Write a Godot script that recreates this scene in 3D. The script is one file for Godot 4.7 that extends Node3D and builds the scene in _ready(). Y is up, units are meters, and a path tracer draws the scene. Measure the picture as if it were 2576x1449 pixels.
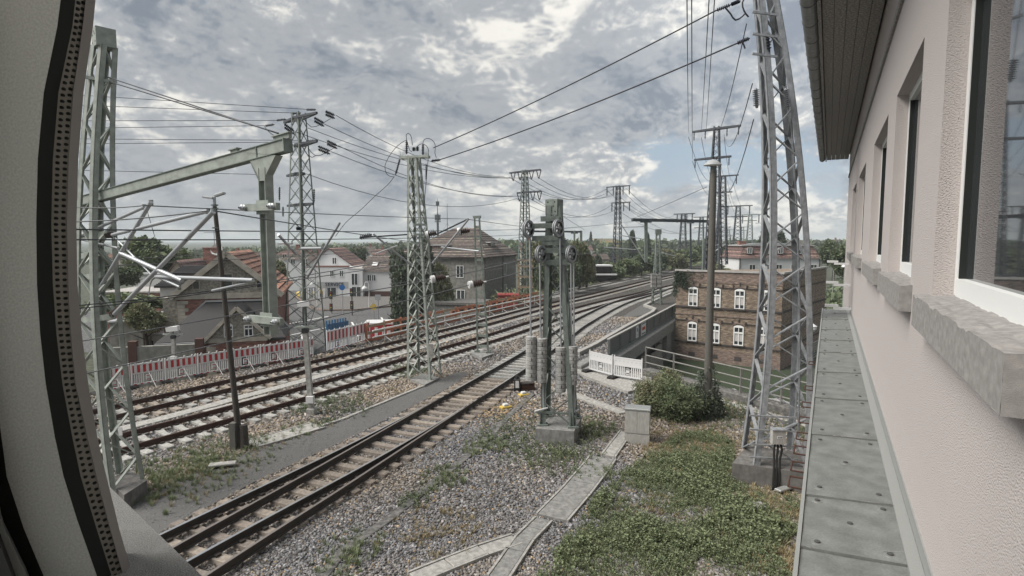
extends Node3D
# A railway junction seen from the window of a signal box: sky, ground, tracks, masts, houses.

const F := 1450.0
const EYE := 6.4
const SP := 0.08213
const CP := 0.99662
var rng := RandomNumberGenerator.new()
var M := {}
var used := {}
var unit_box: BoxMesh
var T := {}

# ---------------------------------------------------------------- places
func V(x: float, y: float, z: float) -> Vector3:
	return Vector3(x, y, -z)
# point on the level y = h that is seen in the direction (px, py)
func G(px: float, py: float, h := 0.0) -> Vector3:
	var u := (px - 1288.0) / F
	var v := (py - 724.5) / F
	var t := (EYE - h) / (v * CP + SP)
	return V(u * t, h, (CP - v * SP) * t)
# point at the distance Z ahead
func P(px: float, py: float, Z: float) -> Vector3:
	var u := (px - 1288.0) / F
	var v := (py - 724.5) / F
	var t := Z / (CP - v * SP)
	return V(u * t, EYE - (v * CP + SP) * t, Z)
# point above the ground point b at the height seen at py
func UP(b: Vector3, py: float) -> Vector3:
	var v := (py - 724.5) / F
	return Vector3(b.x, EYE - (v * CP + SP) / (CP - v * SP) * -b.z, b.z)
func lin(r: float, g: float, b: float) -> Color:
	return Color(r, g, b).linear_to_srgb()

# ---------------------------------------------------------------- naming
func numbered(n: String) -> String:
	var k: int = used.get(n, 0)
	used[n] = k + 1
	return n if k == 0 else "%s_%03d" % [n, k]
func tag(o: Node, label: String, category: String, group := "") -> void:
	o.set_meta("label", label)
	o.set_meta("category", category)
	if group != "":
		o.set_meta("group", group)
func thing(called: String, label: String, category: String, at := Vector3.ZERO, turn := 0.0, group := "") -> Node3D:
	var o := Node3D.new()
	o.name = numbered(called)
	add_child(o)
	o.position = at
	o.rotation.y = turn
	tag(o, label, category, group)
	return o
func put(called: String, mesh: Mesh, mat: Material, parent: Node = null) -> MeshInstance3D:
	var o := MeshInstance3D.new()
	o.mesh = mesh
	o.material_override = mat
	if parent == null:
		o.name = numbered(called)
		add_child(o)
	else:
		o.name = called
		parent.add_child(o, true)
	return o
func commit(called: String, st: SurfaceTool, mat: Material, parent: Node = null) -> MeshInstance3D:
	return put(called, st.commit(), mat, parent)
func struct(called: String, st: SurfaceTool, mat: Material) -> MeshInstance3D:
	var o := commit(called, st, mat)
	o.set_meta("kind", "structure")
	return o
func stuff(o: Node) -> void:
	o.set_meta("kind", "stuff")
func lone(called: String, st: SurfaceTool, mat: Material, label: String, category: String, group := "") -> MeshInstance3D:
	var o := commit(called, st, mat)
	tag(o, label, category, group)
	return o

# ---------------------------------------------------------------- shapes
func ST() -> SurfaceTool:
	var st := SurfaceTool.new()
	st.begin(Mesh.PRIMITIVE_TRIANGLES)
	return st
func vtx(st: SurfaceTool, p: Vector3, n: Vector3, uv: Vector2) -> void:
	st.set_normal(n)
	st.set_uv(uv)
	st.add_vertex(p)
func tri(st: SurfaceTool, a: Vector3, b: Vector3, c: Vector3) -> void:
	var n := (c - a).cross(b - a).normalized()
	vtx(st, a, n, Vector2(a.x, -a.y)); vtx(st, b, n, Vector2(b.x, -b.y)); vtx(st, c, n, Vector2(c.x, -c.y))
func quad(st: SurfaceTool, a: Vector3, b: Vector3, c: Vector3, d: Vector3) -> void:
	var n := (c - a).cross(b - d).normalized()
	var w := a.distance_to(b)
	var h := a.distance_to(d)
	vtx(st, a, n, Vector2(0, 0)); vtx(st, b, n, Vector2(w, 0)); vtx(st, c, n, Vector2(w, h))
	vtx(st, a, n, Vector2(0, 0)); vtx(st, c, n, Vector2(w, h)); vtx(st, d, n, Vector2(0, h))
func hexa(st: SurfaceTool, p: Array) -> void:
	# p: bottom 4 (counter-clockwise seen from above), top 4
	quad(st, p[7], p[6], p[5], p[4])
	quad(st, p[0], p[1], p[2], p[3])
	for i in 4:
		var j := (i + 1) % 4
		quad(st, p[4 + i], p[4 + j], p[j], p[i])
func box(st: SurfaceTool, c: Vector3, s: Vector3, b := Basis.IDENTITY) -> void:
	var p := []
	for y in [-0.5, 0.5]:
		for q in [[-0.5, 0.5], [0.5, 0.5], [0.5, -0.5], [-0.5, -0.5]]:
			p.append(c + b * Vector3(q[0] * s.x, y * s.y, q[1] * s.z))
	hexa(st, p)
# a box with its top edges chamfered
func cbox(st: SurfaceTool, c: Vector3, s: Vector3, k: float, b := Basis.IDENTITY) -> void:
	var h := s * 0.5
	var ring := func(x: float, y: float, z: float) -> Array:
		return [c + b * Vector3(-x, y, z), c + b * Vector3(x, y, z), c + b * Vector3(x, y, -z), c + b * Vector3(-x, y, -z)]
	var r0: Array = ring.call(h.x, -h.y, h.z)
	var r1: Array = ring.call(h.x, h.y - k, h.z)
	var r2: Array = ring.call(h.x - k, h.y, h.z - k)
	for i in 4:
		var j := (i + 1) % 4
		quad(st, r1[i], r1[j], r0[j], r0[i])
		quad(st, r2[i], r2[j], r1[j], r1[i])
	quad(st, r2[3], r2[2], r2[1], r2[0])
	quad(st, r0[0], r0[1], r0[2], r0[3])
func look(a: Vector3, b: Vector3, up := Vector3.UP) -> Basis:
	var d := (b - a).normalized()
	if absf(d.dot(up)) > 0.98:
		up = Vector3(1, 0, 0) if absf(d.x) < 0.7 else Vector3(0, 0, 1)
	var x := up.cross(d).normalized()
	return Basis(x, d.cross(x), d)
func beam(st: SurfaceTool, a: Vector3, b: Vector3, w: float, h: float) -> void:
	box(st, (a + b) * 0.5, Vector3(w, h, a.distance_to(b)), look(a, b))
func tube(st: SurfaceTool, a: Vector3, b: Vector3, r0: float, r1 := -1.0, n := 8, caps := true) -> void:
	if r1 < 0.0:
		r1 = r0
	var m := look(a, b)
	for i in n:
		var t0 := TAU * i / n
		var t1 := TAU * (i + 1) / n
		var e0 := m.x * cos(t0) + m.y * sin(t0)
		var e1 := m.x * cos(t1) + m.y * sin(t1)
		var k := [[a + e0 * r0, e0], [b + e0 * r1, e0], [b + e1 * r1, e1], [a + e0 * r0, e0], [b + e1 * r1, e1], [a + e1 * r0, e1]]
		for q in k:
			vtx(st, q[0], q[1], Vector2(float(i) / n, 0))
		if caps:
			tri(st, b, b + e1 * r1, b + e0 * r1)
			tri(st, a, a + e0 * r0, a + e1 * r0)
func pipe(st: SurfaceTool, pts: Array, r: float, n := 6) -> void:
	for i in pts.size() - 1:
		tube(st, pts[i], pts[i + 1], r, r, n, i == 0 or i == pts.size() - 2)
func lathe(st: SurfaceTool, a: Vector3, b: Vector3, prof: Array, n := 12) -> void:
	# prof: [share along a-b, radius]
	var m := look(a, b)
	for k in prof.size() - 1:
		var p0 := a.lerp(b, prof[k][0])
		var p1 := a.lerp(b, prof[k + 1][0])
		var r0: float = prof[k][1]
		var r1: float = prof[k + 1][1]
		var slope := m.z * (r0 - r1) / maxf(p0.distance_to(p1), 0.0001)
		for i in n:
			var t0 := TAU * i / n
			var t1 := TAU * (i + 1) / n
			var e0 := m.x * cos(t0) + m.y * sin(t0)
			var e1 := m.x * cos(t1) + m.y * sin(t1)
			var n0 := (e0 + slope).normalized()
			var n1 := (e1 + slope).normalized()
			vtx(st, p0 + e0 * r0, n0, Vector2.ZERO); vtx(st, p1 + e0 * r1, n0, Vector2.ZERO); vtx(st, p1 + e1 * r1, n1, Vector2.ZERO)
			vtx(st, p0 + e0 * r0, n0, Vector2.ZERO); vtx(st, p1 + e1 * r1, n1, Vector2.ZERO); vtx(st, p0 + e1 * r0, n1, Vector2.ZERO)
# a profile (x across, y up) swept along level points
func sweep(st: SurfaceTool, pts: Array, prof: Array, closed := true) -> void:
	var rings := []
	var along := [0.0]
	for i in pts.size():
		var d: Vector3 = (pts[mini(i + 1, pts.size() - 1)] - pts[maxi(i - 1, 0)])
		var side := Vector3(d.x, 0, d.z).normalized().cross(Vector3.UP)
		var r := []
		for q in prof:
			r.append(pts[i] + side * q[0] + Vector3.UP * q[1])
		rings.append(r)
		if i > 0:
			along.append(along[i - 1] + pts[i].distance_to(pts[i - 1]))
	var n := prof.size()
	for i in pts.size() - 1:
		for k in (n if closed else n - 1):
			var l := (k + 1) % n
			quad(st, rings[i][k], rings[i + 1][k], rings[i + 1][l], rings[i][l])
	if closed:
		for k in range(1, n - 1):
			tri(st, rings[0][0], rings[0][k], rings[0][k + 1])
			tri(st, rings[-1][0], rings[-1][k + 1], rings[-1][k])
func spline(c: Array, step: float) -> Array:
	var raw := []
	for i in c.size() - 1:
		var p0: Vector3 = c[maxi(i - 1, 0)]
		var p1: Vector3 = c[i]
		var p2: Vector3 = c[i + 1]
		var p3: Vector3 = c[mini(i + 2, c.size() - 1)]
		for k in 16:
			raw.append(p1.cubic_interpolate(p2, p0, p3, k / 16.0))
	raw.append(c[-1])
	var out := [raw[0]]
	var want := step
	var gone := 0.0
	for i in raw.size() - 1:
		var l: float = raw[i].distance_to(raw[i + 1])
		while gone + l >= want:
			out.append(raw[i].lerp(raw[i + 1], (want - gone) / l))
			want += step
		gone += l
	return out
# a slope laid in overlapping courses: every row is lifted at its lower edge
func courses(st: SurfaceTool, e: Vector3, f: Vector3, b: Vector3, a: Vector3, row := 0.42, lift := 0.055) -> void:
	var n := maxi(2, int(round(((e + f) * 0.5).distance_to((a + b) * 0.5) / row)))
	var up := (b - e).cross(f - a).normalized()
	if up.y < 0.0:
		up = -up
	var w := a.distance_to(b)
	var full := ((e + f) * 0.5).distance_to((a + b) * 0.5)
	for i in n:
		var t0 := float(i) / n
		var t1 := float(i + 1) / n
		var p := [e.lerp(a, t0), f.lerp(b, t0), f.lerp(b, t1) + up * lift, e.lerp(a, t1) + up * lift]
		var nn: Vector3 = (p[2] - p[0]).cross(p[1] - p[3]).normalized()
		var du0: float = (w - p[0].distance_to(p[1])) * 0.5
		var du1: float = (w - p[3].distance_to(p[2])) * 0.5
		var uv := [Vector2(du0, t0 * full), Vector2(w - du0, t0 * full), Vector2(w - du1, t1 * full), Vector2(du1, t1 * full)]
		for k in [0, 1, 2, 0, 2, 3]:
			vtx(st, p[k], nn, uv[k])
		quad(st, p[3], p[2], p[2] - up * lift, p[3] - up * lift)
func piece(called: String, a: Vector3, b: Vector3, w: float, h: float, mat: Material, parent: Node) -> MeshInstance3D:
	# one straight bar as a part of its own (they all share one box)
	var o := put(called, unit_box, mat, parent)
	var m := look(a, b)
	o.transform = Transform3D(Basis(m.x * w, m.y * h, m.z * a.distance_to(b)), (a + b) * 0.5)
	return o
func block(called: String, c: Vector3, s: Vector3, mat: Material, parent: Node, b := Basis.IDENTITY) -> MeshInstance3D:
	var o := put(called, unit_box, mat, parent)
	o.transform = Transform3D(Basis(b.x * s.x, b.y * s.y, b.z * s.z), c)
	return o
func wire_points(a: Vector3, b: Vector3, sag: float, n := 12) -> Array:
	var r := []
	for i in n + 1:
		var t := float(i) / n
		r.append(a.lerp(b, t) - Vector3.UP * sag * 4.0 * t * (1.0 - t))
	return r
func wire(a: Vector3, b: Vector3, sag: float, r: float, label: String, group := "overhead wires", m := "wire", called := "overhead_wire") -> void:
	var st := ST()
	pipe(st, wire_points(a, b, sag), r, 5)
	lone(called, st, M[m], label, "wire", group)
func poly_sheet(st: SurfaceTool, pts: Array, y: float) -> void:
	var flat := PackedVector2Array()
	for p in pts:
		flat.append(Vector2(p.x, p.z))
	var idx := Geometry2D.triangulate_polygon(flat)
	for i in range(0, idx.size(), 3):
		var a := flat[idx[i]]
		var b := flat[idx[i + 1]]
		var c := flat[idx[i + 2]]
		for q in ([a, b, c] if (b - a).cross(c - a) > 0 else [a, c, b]):
			vtx(st, Vector3(q.x, y, q.y), Vector3.UP, Vector2(q.x, q.y))

# ---------------------------------------------------------------- materials
func grain(called: String, freq: float, lo: float, hi: float, sd: int, oct := 4, kind := FastNoiseLite.TYPE_SIMPLEX_SMOOTH, side := 512) -> void:
	var n := FastNoiseLite.new()
	n.seed = sd
	n.noise_type = kind
	n.frequency = freq
	n.fractal_octaves = oct
	var t := NoiseTexture2D.new()
	t.width = side; t.height = side
	t.seamless = true
	t.noise = n
	var r := Gradient.new()
	r.set_color(0, Color(lo, lo, lo)); r.set_color(1, Color(hi, hi, hi))
	t.color_ramp = r
	T[called] = t
	var b := NoiseTexture2D.new()
	b.width = side; b.height = side
	b.seamless = true
	b.noise = n
	b.as_normal_map = true
	b.bump_strength = 6.0
	T[called + "_n"] = b
func mat(called: String, c: Color, rough := 0.8, tex := "", per := 1.0, bump := 0.0, metal := 0.0, world := true) -> StandardMaterial3D:
	var m := StandardMaterial3D.new()
	m.resource_name = called
	m.albedo_color = c
	m.roughness = rough
	m.metallic = metal
	if tex != "":
		m.albedo_texture = T[tex]
		m.uv1_triplanar = true
		m.uv1_world_triplanar = world
		m.uv1_scale = Vector3.ONE / per
		if bump > 0.0 and T.has(tex + "_n"):
			m.normal_enabled = true
			m.normal_texture = T[tex + "_n"]
			m.normal_scale = bump
	M[called] = m
	return m
func image_tex(called: String, im: Image) -> void:
	T[called] = ImageTexture.create_from_image(im)
func bricks(called: String, cols: int, rows: int, tones: Array, joint: Color, sd: int, side := 512) -> void:
	var r := RandomNumberGenerator.new()
	r.seed = sd
	var im := Image.create_empty(side, side, false, Image.FORMAT_RGB8)
	im.fill(joint)
	var bw := side / float(cols)
	var bh := side / float(rows)
	for y in rows:
		for x in range(-1, cols + 1):
			var t: Color = tones[r.randi() % tones.size()]
			var k := r.randf_range(0.88, 1.1)
			var off := 0.5 * bw if y % 2 else 0.0
			im.fill_rect(Rect2i(int(x * bw + off) + 1, int(y * bh) + 1, int(bw) - 1, int(bh) - 1), Color(t.r * k, t.g * k, t.b * k))
	image_tex(called, im)
func tiles(called: String, cols: int, rows: int, tone: Color, sd: int) -> void:
	# rows of overlapping roof tiles seen from afar: colour of each tile only
	var r := RandomNumberGenerator.new()
	r.seed = sd
	var im := Image.create_empty(512, 512, false, Image.FORMAT_RGB8)
	var bump := Image.create_empty(512, 512, false, Image.FORMAT_RGB8)
	var w := 512 / cols
	var h := 512 / rows
	for y in rows:
		var row_tone := r.randf_range(0.6, 1.25)
		for x in cols:
			var k := r.randf_range(0.82, 1.15) * row_tone
			im.fill_rect(Rect2i(x * w, y * h, w, h), Color(tone.r * k, tone.g * k * r.randf_range(0.94, 1.04), tone.b * k))
			for q in h:
				var v := float(q) / h
				bump.fill_rect(Rect2i(x * w, y * h + q, w, 1), Color(v, v, v))
				bump.fill_rect(Rect2i(x * w, y * h + q, 2, 1), Color(v * 0.5, v * 0.5, v * 0.5))
	image_tex(called, im)
	bump.bump_map_to_normal_map(10.0)
	image_tex(called + "_n", bump)

func materials() -> void:
	grain("fine", 0.12, 0.84, 1.0, 3, 4)
	grain("blotch", 0.012, 0.74, 1.0, 5, 6)
	grain("speck", 0.3, 0.45, 1.0, 9, 3)
	grain("stain", 0.02, 0.8, 1.0, 47, 5)
	grain("earth2", 0.016, 0.78, 1.0, 53, 6)
	grain("speckle", 0.2, 0.9, 1.0, 29, 3)
	grain("earth", 0.03, 0.5, 1.0, 12, 7)
	grain("wood", 0.04, 0.55, 1.0, 15, 5)
	grain("cells", 0.06, 0.5, 1.0, 18, 2, FastNoiseLite.TYPE_CELLULAR)
	mat("steel_green", lin(0.27, 0.315, 0.28), 0.65, "blotch", 1.5)
	mat("steel_pale", lin(0.36, 0.395, 0.355), 0.6, "blotch", 1.6)
	mat("steel_dark", lin(0.19, 0.22, 0.2), 0.6, "blotch", 1.2)
	mat("steel_silver", lin(0.42, 0.44, 0.465), 0.5, "blotch", 1.3)
	mat("pylon", lin(0.14, 0.17, 0.16), 0.65)
	mat("pylon_black", lin(0.045, 0.05, 0.06), 0.65)
	mat("zinc", lin(0.46, 0.48, 0.5), 0.38, "fine", 0.6, 0.0, 0.35)
	mat("wire", lin(0.02, 0.022, 0.03), 0.6)
	mat("wire_grey", lin(0.10, 0.105, 0.11), 0.6)
	mat("insulator", lin(0.06, 0.04, 0.035), 0.3)
	mat("insulator_dark", lin(0.02, 0.022, 0.035), 0.3)
	mat("concrete", lin(0.36, 0.355, 0.34), 0.9, "blotch", 1.4, 0.3)
	mat("concrete_pale", lin(0.42, 0.41, 0.385), 0.9, "blotch", 1.1, 0.3)
	mat("concrete_dark", lin(0.22, 0.21, 0.2), 0.92, "blotch", 1.7, 0.4)
	mat("concrete_wet", lin(0.3, 0.29, 0.275), 0.85, "earth", 2.6, 0.3)
	mat("sleeper", lin(0.30, 0.255, 0.215), 0.92, "blotch", 0.7, 0.4)
	mat("sleeper_b", lin(0.25, 0.215, 0.185), 0.92, "blotch", 0.6, 0.4)
	mat("sleeper_c", lin(0.36, 0.31, 0.26), 0.92, "blotch", 0.8, 0.4)
	mat("sleeper_new", lin(0.47, 0.465, 0.44), 0.9, "blotch", 0.8, 0.2)
	mat("sleeper_new_b", lin(0.38, 0.375, 0.355), 0.9, "blotch", 0.8, 0.2)
	mat("rail_rust", lin(0.115, 0.052, 0.038), 0.75, "speck", 0.4)
	mat("rail_brown", lin(0.075, 0.058, 0.048), 0.7, "speck", 0.4)
	mat("rail_bright", lin(0.62, 0.6, 0.57), 0.28, "", 1.0, 0.0, 0.85)
	mat("rail_worn", lin(0.30, 0.26, 0.235), 0.4, "fine", 0.4, 0.0, 0.5)
	mat("ballast", lin(0.165, 0.152, 0.138), 0.95, "speck", 0.55, 1.0)
	mat("path", lin(0.25, 0.245, 0.238), 0.95, "speck", 0.9, 0.7)
	mat("soil", lin(0.17, 0.155, 0.115), 0.95, "earth", 1.6, 1.0)
	mat("lowland", lin(0.10, 0.115, 0.075), 0.95, "earth", 14.0, 0.5)
	mat("asphalt", lin(0.17, 0.17, 0.17), 0.9, "earth", 6.0, 0.2)
	mat("paving", lin(0.24, 0.225, 0.215), 0.9, "earth", 3.0, 0.2)
	mat("line_paint", lin(0.7, 0.7, 0.68), 0.8)
	mat("plaster_pink", lin(0.52, 0.475, 0.46), 0.92, "speckle", 1.1, 0.7)
	mat("plaster_stone", lin(0.4, 0.385, 0.37), 0.95, "fine", 0.25, 0.5)
	mat("plaster_white", lin(0.7, 0.71, 0.71), 0.9, "fine", 2.0)
	mat("plaster_cream", lin(0.52, 0.48, 0.41), 0.9, "blotch", 4.0)
	mat("plaster_grey", lin(0.34, 0.33, 0.3), 0.95, "blotch", 3.5, 0.3)
	mat("plaster_old", lin(0.5, 0.47, 0.4), 0.95, "earth", 3.0, 0.4)
	mat("white_frame", lin(0.74, 0.75, 0.74), 0.45)
	mat("sash", lin(0.64, 0.64, 0.6), 0.5, "fine", 0.2)
	mat("gasket", lin(0.008, 0.012, 0.011), 0.7)
	mat("spacer", lin(0.34, 0.315, 0.285), 0.4, "fine", 0.05, 0.0, 0.4)
	mat("bead", lin(0.24, 0.225, 0.215), 0.5)
	mat("sheet_metal", lin(0.255, 0.268, 0.255), 0.5, "fine", 1.4, 0.05, 0.15)
	mat("sheet_edge", lin(0.38, 0.39, 0.38), 0.4, "fine", 0.5, 0.0, 0.3)
	mat("screw", lin(0.06, 0.06, 0.06), 0.5)
	mat("gutter_zinc", lin(0.32, 0.33, 0.335), 0.5, "blotch", 0.8, 0.0, 0.3)
	mat("soffit", lin(0.46, 0.44, 0.42), 0.85, "wood", 0.9, 0.4)
	mat("wood_pole", lin(0.11, 0.095, 0.082), 0.9, "wood", 0.5, 0.6)
	mat("lawn", lin(0.05, 0.075, 0.032), 0.95, "earth", 1.2, 1.0)
	mat("weight_concrete", lin(0.48, 0.475, 0.46), 0.9, "blotch", 0.5, 0.3)
	mat("weight_concrete_b", lin(0.41, 0.405, 0.39), 0.9, "blotch", 0.6, 0.3)
	mat("wood_grey", lin(0.2, 0.19, 0.172), 0.9, "wood", 0.5, 0.6)
	mat("wood_new", lin(0.5, 0.39, 0.27), 0.85, "wood", 0.6)
	mat("board_orange", lin(0.50, 0.20, 0.11), 0.85, "blotch", 1.0)
	mat("pipe_white", lin(0.62, 0.62, 0.6), 0.5)
	mat("red", lin(0.42, 0.03, 0.035), 0.5)
	mat("red_dark", lin(0.26, 0.03, 0.03), 0.6)
	mat("plastic_white", lin(0.72, 0.72, 0.72), 0.45, "fine", 0.9)
	mat("rubber", lin(0.035, 0.033, 0.032), 0.9, "speck", 0.3)
	mat("blue", lin(0.03, 0.13, 0.26), 0.6)
	mat("blue_sign", lin(0.02, 0.12, 0.35), 0.5)
	mat("railing_steel", lin(0.24, 0.235, 0.22), 0.6, "blotch", 0.7)
	mat("yellow", lin(0.5, 0.36, 0.07), 0.5)
	mat("black", lin(0.012, 0.012, 0.013), 0.6)
	mat("dark_text", lin(0.02, 0.025, 0.04), 0.6)
	mat("red_text", lin(0.5, 0.06, 0.03), 0.6)
	mat("cabinet", lin(0.55, 0.54, 0.51), 0.6, "fine", 0.4)
	mat("parapet", lin(0.145, 0.148, 0.155), 0.55, "fine", 0.5)
	mat("tarp", lin(0.27, 0.25, 0.225), 0.8, "blotch", 1.2)
	mat("tarp_white", lin(0.5, 0.5, 0.5), 0.6, "blotch", 0.9)
	mat("rust", lin(0.12, 0.05, 0.03), 0.85, "speck", 0.3)
	mat("brick_plain", lin(0.18, 0.09, 0.072), 0.92, "speck", 0.6)
	mat("trunk", lin(0.07, 0.055, 0.042), 0.95, "wood", 0.6, 0.6)
	mat("slate", lin(0.055, 0.052, 0.055), 0.7, "cells", 0.9)
	mat("lead", lin(0.32, 0.33, 0.335), 0.6)
	mat("coping", lin(0.5, 0.48, 0.46), 0.85, "blotch", 2.0)
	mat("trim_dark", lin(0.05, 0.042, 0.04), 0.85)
	mat("curtain", lin(0.45, 0.43, 0.42), 0.95)
	mat("room", lin(0.62, 0.6, 0.56), 0.9)
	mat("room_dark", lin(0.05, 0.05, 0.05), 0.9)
	var pane := mat("pane", lin(0.035, 0.04, 0.045), 0.06)
	pane.metallic_specular = 0.9
	var mir := mat("mirror_pane", lin(0.06, 0.065, 0.07), 0.03)
	mir.metallic_specular = 1.0
	mir.metallic = 0.35
	bricks("brick_red_t", 8, 32, [lin(0.22, 0.10, 0.078), lin(0.18, 0.085, 0.068), lin(0.26, 0.125, 0.098)], lin(0.3, 0.25, 0.22), 4)
	bricks("brick_yellow_t", 8, 32, [lin(0.27, 0.205, 0.15), lin(0.21, 0.16, 0.12), lin(0.33, 0.26, 0.195), lin(0.16, 0.12, 0.098)], lin(0.3, 0.27, 0.23), 6)
	bricks("brick_brown_t", 8, 32, [lin(0.185, 0.135, 0.112), lin(0.145, 0.108, 0.092), lin(0.23, 0.17, 0.14)], lin(0.2, 0.18, 0.165), 8)
	for k in ["brick_red", "brick_yellow", "brick_brown"]:
		var m := mat(k, Color.WHITE, 0.92, k + "_t", 1.75, 0.0, 0.0, false)
		m.uv1_triplanar_sharpness = 20.0
	tiles("tile_red_t", 16, 12, lin(0.155, 0.1, 0.086), 21)
	tiles("tile_brown_t", 16, 12, lin(0.15, 0.124, 0.108), 23)
	tiles("tile_orange_t", 16, 12, lin(0.29, 0.15, 0.105), 25)
	for k in ["tile_red", "tile_brown", "tile_orange"]:
		var m := mat(k, Color.WHITE, 0.85)
		m.albedo_texture = T[k + "_t"]
		m.normal_enabled = true
		m.normal_texture = T[k + "_t_n"]
		m.normal_scale = 1.2
		m.uv1_scale = Vector3(0.25, 0.25, 1)
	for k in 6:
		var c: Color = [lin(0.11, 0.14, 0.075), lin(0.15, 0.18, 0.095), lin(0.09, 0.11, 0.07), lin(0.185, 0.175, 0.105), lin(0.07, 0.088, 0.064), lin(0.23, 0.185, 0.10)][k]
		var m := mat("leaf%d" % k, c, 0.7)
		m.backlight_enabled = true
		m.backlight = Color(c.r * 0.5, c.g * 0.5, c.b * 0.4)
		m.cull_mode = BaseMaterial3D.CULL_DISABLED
	# second, coarser layer: rain streaks on the walls, dirt on sheet metal and concrete
	for q in [["sheet_metal", 0.55, 0.55, "earth2"], ["plaster_stone", 2.2, 2.2, "earth2"], ["concrete_dark", 0.8, 0.3, "stain"], ["concrete_wet", 0.9, 0.25, "stain"], ["concrete", 0.9, 0.4, "stain"], ["steel_green", 1.2, 0.35, "stain"], ["steel_silver", 1.2, 0.3, "stain"], ["cabinet", 1.4, 0.3, "stain"], ["plaster_grey", 0.3, 0.1, "stain"], ["brick_yellow", 0.22, 0.12, "stain"], ["parapet", 1.0, 0.4, "stain"]]:
		var m: StandardMaterial3D = M[q[0]]
		m.detail_enabled = true
		m.detail_blend_mode = BaseMaterial3D.BLEND_MODE_MUL
		m.detail_uv_layer = BaseMaterial3D.DETAIL_UV_2
		m.detail_albedo = T[q[3]]
		m.uv2_triplanar = true
		m.uv2_world_triplanar = true
		m.uv2_scale = Vector3(q[1], q[2], q[1])
	var stone := mat("stone", Color.WHITE, 0.95)
	stone.vertex_color_use_as_albedo = true

# ---------------------------------------------------------------- sky
var sky_bytes: PackedByteArray
const SW := 4096
const SH := 2048
const SKY_TONE := 0.25
var n_big: FastNoiseLite
var n_puff: FastNoiseLite
var n_tiny: FastNoiseLite
func cloud_noise(sd: int, f: float, oct: int, warp: float) -> FastNoiseLite:
	var n := FastNoiseLite.new()
	n.seed = sd
	n.noise_type = FastNoiseLite.TYPE_SIMPLEX_SMOOTH
	n.frequency = f
	n.fractal_octaves = oct
	n.fractal_gain = 0.55
	if warp > 0.0:
		n.domain_warp_enabled = true
		n.domain_warp_amplitude = warp
		n.domain_warp_frequency = f * 0.9
		n.domain_warp_fractal_octaves = 3
	return n
func setup_sky() -> void:
	n_big = cloud_noise(43, 0.62, 4, 0.3)
	n_puff = cloud_noise(71, 1.2, 5, 0.16)
	n_tiny = cloud_noise(5, 4.6, 6, 0.1)
# a soft patch of the sky round an azimuth and elevation (degrees)
func patch(d: Vector3, az: float, el: float, wide: float) -> float:
	var c := Vector3(sin(deg_to_rad(az)) * cos(deg_to_rad(el)), sin(deg_to_rad(el)), -cos(deg_to_rad(az)) * cos(deg_to_rad(el)))
	return exp(-(1.0 - d.dot(c)) / (1.0 - cos(deg_to_rad(wide))))
func sky_color(d: Vector3) -> Color:
	var up := maxf(d.y, 0.0)
	var k := 1.0 / (up + 0.5)
	var x := d.x * k
	var y := up * k * 1.7
	var z := d.z * k
	var big := n_big.get_noise_3d(x, y, z) + 0.30 * patch(d, -15.0, 22.0, 15.0) + 0.22 * patch(d, 3.0, 11.0, 9.0) - 0.42 * patch(d, 9.0, 30.0, 6.0) - 0.10 * patch(d, 27.0, 19.0, 9.0) - 0.10 * patch(d, -22.0, 8.0, 8.0)
	# relief of the cloud base, coarse and fine, lit from the sun's side
	var a := n_puff.get_noise_3d(x, y, z)
	var b := n_puff.get_noise_3d(x + 0.03, y + 0.055, z)
	var e := n_tiny.get_noise_3d(x, y, z)
	var f := n_tiny.get_noise_3d(x + 0.01, y + 0.02, z)
	var shade := 0.44 + 2.7 * (a - b) + 1.7 * (e - f) * clampf(0.6 - 1.3 * big, 0.3, 1.15) - 0.26 * big
	var cover := smoothstep(-0.52, -0.30, big + 0.45 * a + 0.25 * e)
	var blue := Color(0.27, 0.39, 0.53).lerp(Color(0.50, 0.56, 0.60), pow(1.0 - up, 5.0))
	var dark := Color(0.25, 0.285, 0.335)
	var mid := Color(0.43, 0.455, 0.485)
	var pale := Color(0.92, 0.90, 0.84)
	var c := dark.lerp(mid, smoothstep(-0.35, 0.5, shade))
	c = c.lerp(pale, smoothstep(0.5, 1.25, shade))
	c = blue.lerp(c, cover)
	# brighter towards the veiled sun, and the veil of air at the horizon
	c = c * (1.0 + 0.30 * patch(d, 27.0, 20.0, 17.0)) * SKY_TONE
	var veil := pow(1.0 - up, 14.0)
	c = c.lerp(Color(0.60, 0.62, 0.61) * SKY_TONE, 0.5 * veil)
	c.a = 1.0
	return c
func sky_row(y: int) -> void:
	var el := PI * (0.5 - (y + 0.5) / SH)
	var at := y * SW * 3
	var step := 2
	var inside := el < 0.62
	var x := 0
	while x < SW:
		var az := TAU * (x + 0.5) / SW
		var ahead := az < 1.05 or az > TAU - 1.05
		step = 1 if ahead and inside else 2
		var e := maxf(el, 0.0)
		var c := sky_color(Vector3(sin(az) * cos(e), sin(e), -cos(az) * cos(e)))
		if el < 0.0:
			c = c.lerp(Color(0.2, 0.2, 0.18), clampf(-el * 8.0, 0.0, 1.0))
		c = c.linear_to_srgb()
		for q in step:
			var i := at + (x + q) * 3
			sky_bytes[i] = int(clampf(c.r, 0, 1) * 255.0)
			sky_bytes[i + 1] = int(clampf(c.g, 0, 1) * 255.0)
			sky_bytes[i + 2] = int(clampf(c.b, 0, 1) * 255.0)
		x += step
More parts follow.
